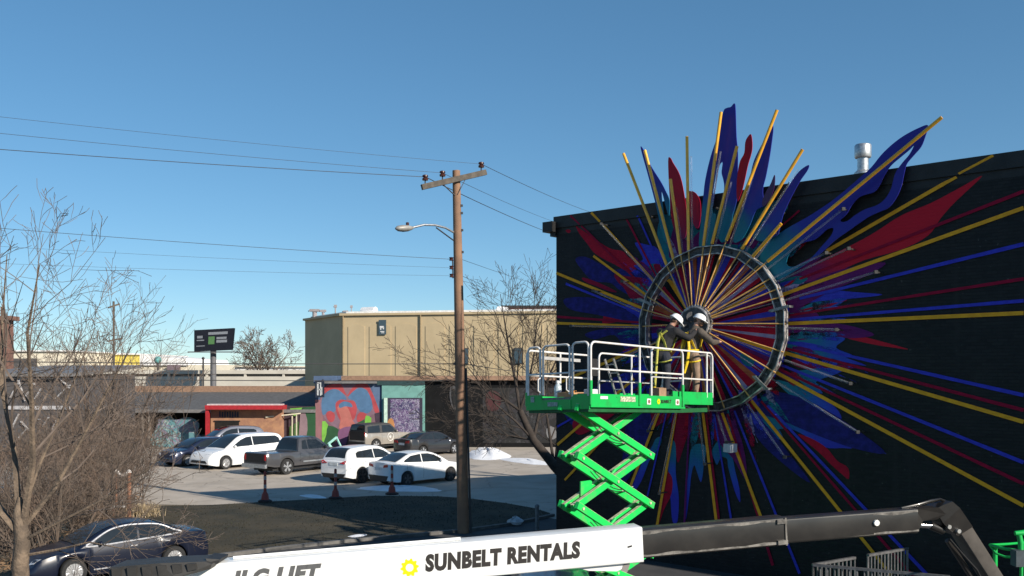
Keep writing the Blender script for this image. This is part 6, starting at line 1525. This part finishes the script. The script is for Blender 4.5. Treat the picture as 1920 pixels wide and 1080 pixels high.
build('awning_beam', slab(384, 532, 760, 768, SY - 1.6, SY - .7), mat('awning_red', (.36, .022, .03), .5), orange)
build('awning_top', slab(388, 528, 757.5, 760, SY - 1.55, SY - .75), mat('awning_pale_top', (.5, .42, .42), .6), orange)
build('awning_post', slab(385, 391, 768, V0, SY - 1.5, SY - 1.2), mat('awning_red', (.36, .022, .03), .5), orange)
m = MB()
for i in range(8):
    a, b = P(411 + i * 4.8, 782 + (i % 3) * .5, SY - .83), P(413.6 + i * 4.8, 771 + (i % 2), SY - .83)
    m.box(((a.x + b.x) / 2, SY - .83, (a.z + b.z) / 2), (b.x - a.x, .03, b.z - a.z))
build('lettering', m, mat('lettering_dark_blue', (.03, .04, .07), .6), orange)
build('window', slab(403, 448, 790, 812, SY - .84, SY - .79), mat('shop_window_dark', (.02, .018, .016), .2), orange)
build('window_frame', slab(401, 450, 788.5, 790.2, SY - .88, SY - .78), M_trimblack, orange)
# striped green and mauve wall between
mid_ = thing('green_striped_wall', 'wall painted in green, mauve and black stripes left of the heart mural', 'wall', (P(560, 0, SY).x, SY + .1, 0))
build('wall', slab(527, 592, 762, V0, SY + .05, SY + 2.5), mat('stripe_plum', (.05, .032, .042), .85), mid_)
PL[0] = 30
plane_paint([(544, 766), (567, 764), (564, 774), (552, 780), (546, 775)], cG, 'mural_leaf_green', mid_, 0, SY + .03)
plane_paint([(567, 764), (592, 762), (592, 860), (570, 860), (575, 800)], cDG, 'mural_dark_green', mid_, 0, SY + .03)
plane_paint([(563, 778), (573, 775), (577, 805), (566, 860), (560, 860)], (.22, .15, .17), 'mural_grey_mauve', mid_, 2, SY + .03)
plane_paint([(543, 800), (560, 790), (560, 860), (540, 860)], (.05, .11, .03), 'mural_moss', mid_, 0, SY + .03)
b_ = MB()
for u in (548, 556): q = P(u, 778, SY - .3); b_.beam((q.x, q.y, 0), q, .07, .07)
b_.beam(P(498, 782, SY - .9), P(564, 775, SY - .3), .08, .08); build('handrail', b_, mat('handrail_cream', (.55, .50, .38), .6), mid_)
tf = thing('teal_frame_sign', 'tilted pale teal frame standing in front of the heart mural', 'sign frame', (P(628, 842, 61).x, 61, 0))
cs = [P(616, 832, 61), P(631, 820, 61.2), P(641, 842, 61.2), P(622, 846, 61)]
build('frame', MB().loop(cs, .09, 6), mat('frame_pale_teal', (.30, .58, .52), .6), tf)
build('leg', MB().beam(cs[0] + Vector((0, .3, 0)), Vector((cs[0].x + .4, 61.4, 0)), .06, .06), mat('frame_pale_teal', (.30, .58, .52), .6), tf)
build('leg', MB().beam(cs[2], Vector((cs[2].x + .1, 61.2, 0)), .06, .06), mat('frame_pale_teal', (.30, .58, .52), .6), tf)

# ------------------------------------------------------------------ far left: striped house, brick tower, highway, warehouses, billboard
M_dk = mat('house_charcoal', (.075, .070, .072), .85, 0, .2, 2)
hs2 = thing('striped_house', 'dark house wall painted with white zigzag stripes behind the left tree', 'house', (P(60, 0, 52).x, 52, 0))
def slabY(u0, u1, v0, v1, Y, d): a, b = P(u0, v1, Y), P(u1, v0, Y); return MB().box(((a.x + b.x) / 2, Y + d / 2, (max(a.z, 0) + b.z) / 2), (b.x - a.x, d, b.z - max(a.z, 0)))
build('wall', slabY(-60, 131, 704, 900, 52, 9), M_dk, hs2)
build('roof', MB().prism([P(-70, 706, 51.6), P(136, 706, 51.6), P(136, 706, 51.6) + Vector((0, 9.6, .5)), P(-70, 706, 51.6) + Vector((0, 9.6, .5))], (0, 0, .18)), M_graygutter, hs2)
build('white_band', slabY(15, 131, 761, 768, 51.93, .07), mat('stripe_off_white', (.42, .41, .42), .8), hs2)
rs = random.Random(3); PLs = [(20, 745, 42, 706), (48, 752, 34, 710), (55, 706, 66, 722), (62, 722, 48, 744), (104, 748, 131, 722), (112, 708, 131, 728), (0, 712, 22, 704), (66, 748, 78, 728), (18, 812, 36, 776), (40, 790, 60, 812), (62, 786, 76, 786), (98, 806, 108, 784), (28, 830, 52, 802), (80, 800, 92, 782)]
for x0_, y0_, x1_, y1_ in PLs:
    build('white_stripe', MB().beam(P(x0_, y0_, 51.96), P(x1_, y1_, 51.96), .04, .22, (0, 1, 0)), mat('stripe_off_white', (.42, .41, .42), .8), hs2)
bt_ = thing('brick_chimney', 'old brown brick chimney tower at the far left edge', 'chimney', (P(4, 0, 62).x, 62, 0))
build('shaft', slabY(-8, 12, 596, 900, 62, .9), mat('chimney_brick', (.17, .09, .07), .9, 0, .2, 3), bt_)
build('crown', slabY(-10, 19, 592, 600, 61.8, 1.2), mat('chimney_brick', (.17, .09, .07), .9, 0, .2, 3), bt_)
build('flue', slabY(1, 5, 575, 592, 62.2, .3), mat('chimney_brick', (.17, .09, .07), .9), bt_)
M_cream = mat('cream_cladding', (.66, .60, .48), .8, 0, .06, .3); M_wh = mat('white_cladding', (.74, .73, .72), .8, 0, .05, .3); M_yel = mat('yellow_cladding', (.62, .50, .10), .8)
wh = thing('cream_warehouse', 'cream warehouse with a dark loading bay beyond the overpass at far left', 'warehouse', (P(60, 0, 190).x, 190, 0))
build('wall', slabY(-120, 130, 658, 720, 190, 40), M_cream, wh); build('loading_bay', slabY(25, 68, 672, 694, 189.6, .5), mat('bay_dark', (.08, .075, .075), .8), wh); build('roof_edge', slabY(-121, 131, 656.5, 659, 189.5, 40.5), M_wh, wh)
wh = thing('yellow_warehouse', 'yellow fronted store beyond the overpass between the bare branches', 'store', (P(238, 0, 210).x, 210, 0))
build('wall', slabY(214, 264, 664, 720, 210, 30), M_yel, wh); build('roof_edge', slabY(213, 265, 663, 665, 209.5, 30.5), M_wh, wh)
wh = thing('white_warehouse', 'long white warehouse with sloping roof end and a dark unit beyond the overpass', 'warehouse', (P(330, 0, 200).x, 200, 0))
build('wall', slabY(130, 440, 684, 720, 200, 30), M_cream, wh); build('roof', MB().prism([P(262, 685, 199.5), P(352, 685, 199.5), P(346, 672, 199.5), P(262, 665, 199.5)], (0, 30, 0)), M_wh, wh)
build('dark_unit', slabY(313, 334, 684, 702, 198, 1.5), mat('unit_mauve', (.16, .12, .14), .8), wh)
wt = thing('water_tank', 'small round teal tank in front of the white warehouse roof', 'tank', P(296, 674, 196))
build('tank', MB().ball(P(296, 675, 196), .75, 12, 8), mat('tank_teal', (.12, .36, .36), .6), wt, smooth=60); build('stand', MB().tube([P(296, 676, 196), P(296, 720, 196) * Vector((1, 1, 0))], .25, 8), M_iron, wt)
wh = thing('pale_store', 'pale flat roofed store beyond the overpass under the distant bare tree', 'store', (P(500, 0, 185).x, 185, 0))
build('wall', slabY(440, 640, 688, 720, 185, 30), M_wh, wh); build('roof_edge', slabY(439, 641, 686.5, 688.5, 184.5, 30.5), M_cream, wh)
hw_ = thing('highway_overpass', 'pale concrete highway overpass with a low barrier crossing behind the shops', 'overpass', (P(250, 0, 125).x, 125, 0))
M_conc = mat('overpass_concrete', (.52, .49, .43), .85, 0, .06, .4)
build('deck', slabY(-200, 600, 706, 722, 125, 10).box((0, 0, -50), (.01, .01, .01)) if False else MB().box((P(200, 0, 125).x, 130, (P(0, 706, 125).z + P(0, 724, 125).z) / 2), (60, 10, P(0, 706, 125).z - P(0, 724, 125).z)), M_conc, hw_)
build('barrier', MB().box((P(200, 0, 125).x, 125.1, (P(0, 694, 125).z + P(0, 701, 125).z) / 2), (60, .25, P(0, 694, 125).z - P(0, 701, 125).z)), M_conc, hw_)
build('barrier_gap_shade', MB().box((P(200, 0, 125).x, 125.5, P(0, 703.5, 125).z), (60, .2, .36)), mat('barrier_shadow_gap', (.12, .11, .10), .8), hw_)  # dark strip painted as the shadow in the gap between barrier and deck
for i in range(12): build('barrier_post', MB().box((P(200, 0, 125).x - 27 + i * 5, 125.2, P(0, 702, 125).z), (.3, .3, .75)), M_conc, hw_)
for i in range(4): build('pier', MB().box((P(200, 0, 125).x - 24 + i * 16, 130, 1.5), (1.2, 2, 4.2)), M_conc, hw_)
bb = thing('billboard', 'dark billboard with pale lettering and a green patch on a single steel pole', 'billboard', (P(398, 0, 118).x, 118, 0))
M_bbd = mat('billboard_navy', (.009, .011, .018), .8, spec=.1)
a, b = P(364, 660, 118), P(438, 617, 118)
bp_ = [P(364, 659, 117.3), P(434, 656, 118.7), P(438, 615, 118.9), P(364, 619, 117.3)]
build('panel', MB().prism(bp_, (0, .7, 0)), M_bbd, bb)
def bq(x, z): 
    p = bp_[0] + (bp_[1] - bp_[0]) * x; q = bp_[3] + (bp_[2] - bp_[3]) * x; return p + (q - p) * z + Vector((0, -.02, 0))
def bpatch(nm, x0, x1, z0, z1, mt): build(nm, MB().prism([bq(x0, z0), bq(x1, z0), bq(x1, z1), bq(x0, z1)], (0, -.02, 0)), mt, bb)
bpatch('green_patch', .37, .53, .30, .66, mat('billboard_green', (.03, .11, .025), .5))
M_bl = mat('billboard_pale', (.12, .135, .16), .5)
for x0, x1, z0, z1 in ((.36, .86, .74, .86), (.58, .86, .36, .48), (.58, .84, .52, .62), (.07, .26, .48, .53), (.08, .22, .60, .72), (.06, .28, .22, .26)): bpatch('lettering', x0, x1, z0, z1, M_bl)
build('catwalk', MB().beam(P(352, 660, 117), P(448, 660, 118.5), .5, .12), M_iron, bb)
build('column', MB().tube([(P(399, 0, 118.4).x, 118.6, 0), (P(399, 0, 118.4).x, 118.6, P(0, 657, 118).z)], .36, 10), mat('billboard_column', (.13, .13, .14), .6), bb, smooth=50)
fpz = thing('distant_utility_pole', 'small distant utility pole with two crossarms seen through the left tree', 'utility pole', (P(214, 0, 90).x, 90, 0))
build('pole', MB().tube([(P(214, 0, 90).x, 90, 0), P(213, 565, 90)], .10, 8), M_arm2, fpz)
build('crossarm', MB().beam(P(203, 577, 89.5), P(224, 570, 90.5), .12, .14), M_arm2, fpz); build('crossarm', MB().beam(P(201, 640, 89.5), P(230, 634, 90.5), .12, .14), M_arm2, fpz)
lp_ = thing('thin_light_mast', 'thin grey mast standing on the overpass left of the billboard pole', 'mast', (P(381, 0, 124).x, 124.6, 0))
build('mast', MB().tube([(P(381, 0, 124.6).x, 124.6, 0), P(381, 672, 124.6)], .12, 6), M_iron, lp_); build('mast_cap', MB().ball(P(381, 672, 124.6), .2, 8, 5), M_iron, lp_)

# ------------------------------------------------------------------ small things on the lot
M_del = mat('delineator_red', (.30, .055, .04), .6, 0, .12, 6); M_delw = mat('delineator_white_band', (.42, .36, .34), .5); M_delb = mat('delineator_base', (.05, .03, .028), .85)
dp = [(497, 941, 'leftmost of the three red and white delineator posts at the verge'), (629, 935, 'middle one of the three red and white delineator posts at the verge'), (735, 927, 'rightmost of the three delineator posts, beside the white sedan rear wheel')]
d0 = None
for u, v, lab in dp:
    g_ = G(u, v, .012)
    if d0 is None:
        d0 = thing('delineator_post', lab, 'traffic post', (g_.x, g_.y, .012), 0, 'delineator posts along the verge')
        build('base', MB().lathe((0, 0, 0), [(.28, 0), (.28, .05), (.2, .09), (.12, .1)], 8), M_delb, d0, local=True)
        build('lower_cone', MB().lathe((0, 0, 0), [(.16, .08), (.13, .30), (.085, .36), (.08, .4)], 12), M_del, d0, local=True, smooth=40)
        build('post', MB().lathe((0, 0, 0), [(.06, .35), (.055, 1.16), (.05, 1.2), (.02, 1.22)], 12), M_del, d0, local=True, smooth=40)
        for z in (.55, .88): build('white_band', MB().lathe((0, 0, 0), [(.0615, z), (.0605, z + .14)], 12), M_delw, d0, local=True, smooth=40)
    else:
        c = copy_tree(d0); c.location = (g_.x, g_.y, .012); c['label'] = lab
def snow(label, pts, h, seed):
    """low lumpy heap inside a pixel outline on the ground"""
    r_ = random.Random(seed); gs = [G(u, v, .01) for u, v in pts]; cx = sum(p.x for p in gs) / len(gs); cy = sum(p.y for p in gs) / len(gs)
    ol = crv([(p.x, p.y) for p in gs], 5); m = MB(); k = len(ol); nr = 7
    for j in range(nr + 1):
        f = j / nr
        for x, y in ol:
            jx = 1 + r_.uniform(-.05, .05); zz = h * (1 - (f) ** 2.2) * r_.uniform(.6, 1.15) if j < nr else 0
            m.v.append(Vector((cx + (x - cx) * f * jx, cy + (y - cy) * f * jx, .012 + max(0, zz))))
    for j in range(nr):
        for i in range(k): m.f.append([j * k + i, j * k + (i + 1) % k, (j + 1) * k + (i + 1) % k, (j + 1) * k + i])
    solo('snow_patch', m, M_snow, label, 'snow', 'patches of old snow', 70)
snow('white heap of old snow at the foot of the black graffiti wall', [(872, 853), (890, 846), (915, 845), (945, 849), (958, 857), (930, 862), (890, 861)], .42, 1)
snow('thin strip of snow on the lot below the white heap', [(935, 860), (985, 859), (1015, 864), (1035, 872), (1000, 871), (960, 866)], .12, 5)
snow('bluish melting snow patch on the shaded lot in front of the white sedan', [(670, 917), (690, 912), (730, 910), (780, 911), (815, 916), (828, 921), (780, 922), (720, 921)], .10, 2)
snow('small thin snow patch on the shaded lot between two delineator posts', [(562, 929), (580, 927), (600, 929), (612, 934), (590, 934), (572, 932)], .05, 3)
snow('thin streak of snow lying on the dark verge above the boom', [(652, 1006), (670, 1002), (688, 1002), (684, 1005), (666, 1008)], .03, 4)
bg_ = G(966, 984, .02)
pbg = MB().ball((bg_.x, bg_.y, .12), .22, 9, 6, (1.2, .8, .7))
rb2 = random.Random(5)
for q in pbg.v: q += Vector((rb2.uniform(-.05, .05), rb2.uniform(-.05, .05), rb2.uniform(-.03, .05)))
solo('plastic_bag', pbg, mat('bag_white', (.55, .57, .62), .6), 'crumpled white plastic bag lying on the verge by the kerb', 'litter')
# rusty pipe stand in the scrub
ps = G(230, 975); pr = thing('rusty_pipe_stand', 'rusty pipe stand with white capped top among the left scrub', 'pipe stand', (ps.x, ps.y, 0))
yb = ps.y; M_rust = mat('rusty_pipe', (.26, .12, .07), .8, 0, .3, 5); M_pw = mat('pipe_white_paint', (.62, .58, .55), .6, 0, .2, 6)
build('upright', MB().tube([P(242, 975, yb) , P(242, 884, yb)], .07, 8), M_rust, pr, smooth=50)
build('upright', MB().tube([P(218, 948, yb), P(219, 888, yb)], .04, 8), M_rust, pr, smooth=50)
build('upright', MB().tube([P(213, 975, yb), P(213, 950, yb)], .045, 8), M_rust, pr, smooth=50)
build('top_rail', MB().tube([P(217, 882, yb), P(225, 892, yb), P(236, 890, yb), P(244, 883, yb)], .075, 8), M_pw, pr, smooth=50)
build('elbow', MB().tube([P(207, 956, yb), P(211, 950, yb), P(236, 950, yb)], .05, 8), M_pw, pr, smooth=50)
# ------------------------------------------------------------------ bare trees and scrub
M_bark = mat('bark_tan', (.20, .148, .105), .9, 0, .2, 5, .9, 30, col2=(.105, .08, .06))
M_twig = mat('twig_grey_brown', (.125, .096, .078), .85, 0, .2, 4)
M_twig2 = mat('twig_reddish', (.135, .092, .068), .85, 0, .25, 1.2, col2=(.10, .078, .062))
M_darkbark = mat('bark_dark', (.042, .033, .028), .9, 0, .2, 4)
def ortho(d, rg_, ang):
    a = d.cross(Vector((rg_.uniform(-1, 1), rg_.uniform(-1, 1), rg_.uniform(-1, 1))))
    if a.length < .05: a = d.cross(Vector((1, .3, 0)))
    a.normalize(); return (d * math.cos(ang) + a * math.sin(ang)).normalized()
def grow(mbs, p, d, ln, r, lev, mx, rg_, cfg, rmin):
    seg = 4 if lev < 2 else 3; pts = [p.copy()]; rad = [r]; dirs = [d.copy()]
    for i in range(seg):
        d = (d + Vector((rg_.gauss(0, cfg['wob']), rg_.gauss(0, cfg['wob']), rg_.gauss(0, cfg['wob']) + cfg['up'])) ).normalized()
        p = p + d * ln / seg; pts.append(p.copy()); rad.append(max(rmin, r * (1 - (i + 1) / seg * (.86 if lev == 0 else .7)))); dirs.append(d.copy())
    mbs[0 if lev == 0 and cfg.get('t0') else 1].tube(pts, rad, 7 if r > .06 else (5 if r > .02 else 3), cap=False)
    if lev >= mx: return
    nch = cfg['n'][min(lev, len(cfg['n']) - 1)]
    for k in range(nch):
        f = cfg['start'] + (1 - cfg['start']) * (k + rg_.random()) / nch; x = min(f * seg, seg - .001); i = int(x); t = x - i
        q = pts[i] + (pts[i + 1] - pts[i]) * t
        dd = ortho(dirs[i + 1], rg_, R(rg_.uniform(*cfg['ang'])))
        grow(mbs, q, dd, ln * rg_.uniform(*cfg['len']) * (1.05 - .45 * f), max(rmin, rad[i] * (1 - t) + rad[i + 1] * t) * rg_.uniform(.42, .62), lev + 1, mx, rg_, cfg, rmin)
def tree(label, base, stems, cfg, mx, seed, mats, rmin, trunk=None, group=None, name='bare_tree', cat_='tree'):
    rg_ = random.Random(seed); root = thing(name, label, cat_, base, 0, group); mbs = [MB(), MB()]
    if trunk: mbs[0].tube(trunk[0], trunk[1], 10, cap=False)
    for p, d, ln, r in stems: grow(mbs, Vector(p), Vector(d).normalized(), ln, r, 0, mx, rg_, cfg, rmin)
    build('trunk', mbs[0], mats[0], root, smooth=70); build('crown', mbs[1], mats[1], root)
    return root
# the large tree at the left edge
TY = 13.8
tb0 = Vector((P(42, 1000, TY).x, TY, 0))
tj = P(36, 978, TY)
cfgA = dict(t0=1, wob=.15, up=.035, n=[8, 5, 4, 3], start=.22, ang=(22, 55), len=(.42, .68))
stA = [(tj, (-.10, .05, 1), 3.9, .05), (tj + Vector((.05, 0, -.1)), (.16, -.1, 1), 4.0, .055), (tj + Vector((0, 0, -.15)), (.50, .1, .82), 3.1, .044), (tj + Vector((0, 0, -.2)), (-.45, .1, .9), 3.4, .044), (tj + Vector((0, 0, -.3)), (.75, -.15, .40), 2.9, .026), (tj + Vector((0, 0, -.5)), (.8, .2, .12), 2.2, .022), (tj + Vector((.02, 0, -.2)), (-.6, .2, .5), 2.6, .03), (tj, (.35, .3, 1), 3.0, .032)]
tree('large bare tree with a pale trunk forking low at the left edge', tb0, stA, cfgA, 3, 7, (M_bark, M_twig), .0036,
     ([tb0 + Vector((-.1, 0, 0)), P(40, 1130, TY), P(38, 1060, TY), P(42, 1010, TY), tj + Vector((0, 0, .12)), tj + Vector((0, .02, .35))], [.155, .13, .115, .108, .085, .03]))
# scrub and young trees behind it
cfgB = dict(wob=.14, up=.05, n=[6, 4, 4], start=.12, ang=(18, 50), len=(.45, .75))
def scrub(label, x, y, hgt, nst, spread, seed, mats, rmin=.008, mx=3):
    rg_ = random.Random(seed); st = []
    for i in range(nst):
        a = rg_.uniform(0, 2 * PI); s = spread * rg_.random(); st.append(((x + .5 * math.cos(a) * s, y + .5 * math.sin(a) * s, 0), (math.cos(a) * s * .5, math.sin(a) * s * .5, 1), hgt * rg_.uniform(.65, 1.0), .012 + .005 * hgt))
    return tree(label, (x, y, 0), st, cfgB, mx, seed, mats, rmin, None, 'scrub and young trees on the left', 'bare_shrub', 'shrub')
W2 = lambda u, Y: (u - 960) / FPX * Y
SCR = [('tall thin bare shrub nearest the left frame edge behind the big trunk', -5, 27, 3.2, 10, .8), ('bare reddish shrub right of the big trunk below the house wall', 62, 28, 1.9, 12, 1.2), ('dense brown thicket clump left of the rusty pipe stand', 150, 31, 2.9, 18, 1.4),
       ('spreading bare sapling leaning over the navy sedan roof', 105, 25.5, 3.2, 14, 1.4), ('tall bare sapling in front of the striped house', 95, 36, 4.8, 4, .5), ('slender bare sapling reaching up left of the distant utility pole', 165, 38, 7.4, 7, .5),
       ('reddish brown shrub under the grey roof left of the porch posts', 205, 42, 3.0, 16, 1.4), ('low reddish thicket beside the rusty pipe stand', 190, 34.5, 2.6, 20, 1.6), ('thin arching shrub right of the pipe stand over the lot edge', 245, 36, 2.8, 8, 1.3),
       ('bare sapling in front of the yellow store', 238, 44, 7.0, 7, .6), ('brown thicket against the striped house wall', 40, 40, 2.2, 12, 1.3), ('tangled low shrub at the road edge behind the navy sedan', 175, 28.5, 1.9, 18, 1.6), ('dense brown thicket behind the reddish shrub by the house', 128, 44, 2.6, 16, 1.5),
       ('low twiggy shrub between the big trunk and the navy sedan bonnet', 72, 23.8 + 3, 2.3, 16, 1.5), ('bushy bare shrub at the left end of the parking lot', 165, 46, 3.4, 16, 1.5), ('wispy bare shrub before the low porch wall', 262, 55, 2.2, 8, 1.0)]
for i, (lab, u, Y_, h_, ns, spd) in enumerate(SCR):
    scrub(lab, W2(u, Y_), Y_, h_, ns, spd, 40 + i, (M_twig2 if i % 3 else M_twig, M_twig2 if i % 3 != 1 else M_twig), .0045 if Y_ < 36 else .0065)
# dark bare tree beside the mural building
cfgC = dict(wob=.13, up=.05, n=[9, 6, 4], start=.15, ang=(20, 52), len=(.45, .72))
TQ = 1.2
tc0 = Vector((W2(1062, 46.2), 46.2, 0)); c1_ = P(1040, 880, 46); c2_ = P(1000, 825, 45.6); c3_ = P(975, 770, 45.6)
tree('dark bare leaning tree between the wooden pole and the mural building', tc0, [(p, d, l * TQ, r * TQ) for p, d, l, r in ((c3_, (-.25, 0, 1), 4.8, .075), (c2_, (.15, .1, 1), 5.2, .07), (c2_, (-.75, -.2, .62), 4.2, .055), (c1_, (-.05, .1, 1), 6.2, .07), (c2_, (-.9, .1, .12), 3.4, .035), (c3_, (-.7, 0, .8), 4.2, .055), (c3_, (.3, .2, 1), 4.6, .055), (c1_, (.2, .3, 1), 5.6, .06), (c2_, (-.6, .1, -.15), 2.4, .035))], cfgC, 3, 21, (M_darkbark, M_darkbark), .0095,
     ([tc0 + Vector((.35, .1, -.4)), tc0 + Vector((.12, 0, .1)), tc0 + (c1_ - tc0) * .55 + Vector((0, 0, .12)), c1_ + Vector((0, 0, .15)), c2_, c3_], [.40, .31, .27, .24, .19, .15]))
# small distant tree and one further pair
cfgD = dict(wob=.12, up=.02, n=[8, 6, 4], start=.15, ang=(25, 60), len=(.5, .75))
fx = W2(497, 150); tree('distant bare round crowned tree standing alone right of the billboard', (fx, 150, 0), [((fx, 150, 2.5), (0.05 * math.cos(a) * 8, .05 * math.sin(a) * 8, 1), 7.2, .2) for a in (0, 1.3, 2.5, 3.8, 5.1)], cfgD, 3, 31, (M_twig, M_twig), .032, ([(fx, 150, 0), (fx, 150, 2.6)], [.4, .32]))
# dry grass clump and leaf litter at the left
rl_ = random.Random(9); dg_ = MB(); c = G(268, 968)
for i in range(500):
    a = rl_.uniform(0, 2 * PI); b_ = Vector((c.x + .45 * rl_.gauss(0, .5), c.y + .4 * rl_.gauss(0, .5), 0)); l = rl_.uniform(.3, .6)
    t_ = b_ + Vector((math.cos(a) * l * .7, math.sin(a) * l * .7, l)); w_ = Vector((-math.sin(a), math.cos(a), 0)) * .012
    dg_.add([b_ - w_, b_ + w_, t_], [(0, 1, 2)])
solo('dry_grass_clump', dg_, mat('straw', (.42, .33, .21), .9, 0, .15, 5), 'pale straw coloured grass clump behind the navy sedan roof', 'grass clump')
ll = MB(); leaf_area = [(-30, 990), (60, 960), (200, 950), (260, 945), (150, 1040), (60, 1075), (-40, 1075)]
for i in range(5200):
    u, v = rl_.uniform(-60, 270), rl_.uniform(925, 1085)
    p = G(u, v, .01)
    if (p - e0).dot(sn) > -.3: continue
    a = rl_.uniform(0, 2 * PI); s = rl_.uniform(.04, .09); x = Vector((math.cos(a), math.sin(a), rl_.uniform(-.4, .4))) * s; y = Vector((-math.sin(a), math.cos(a), rl_.uniform(-.4, .4))) * s * .6
    p.z += rl_.uniform(.01, .06)
    ll.add([p - x, p + y, p + x, p - y], [(0, 1, 2, 3)])
tag(build('leaf_litter', ll, mat('dead_leaves', (.33, .21, .115), .9, 0, .2, 3, col2=(.22, .135, .075))), kind='stuff')
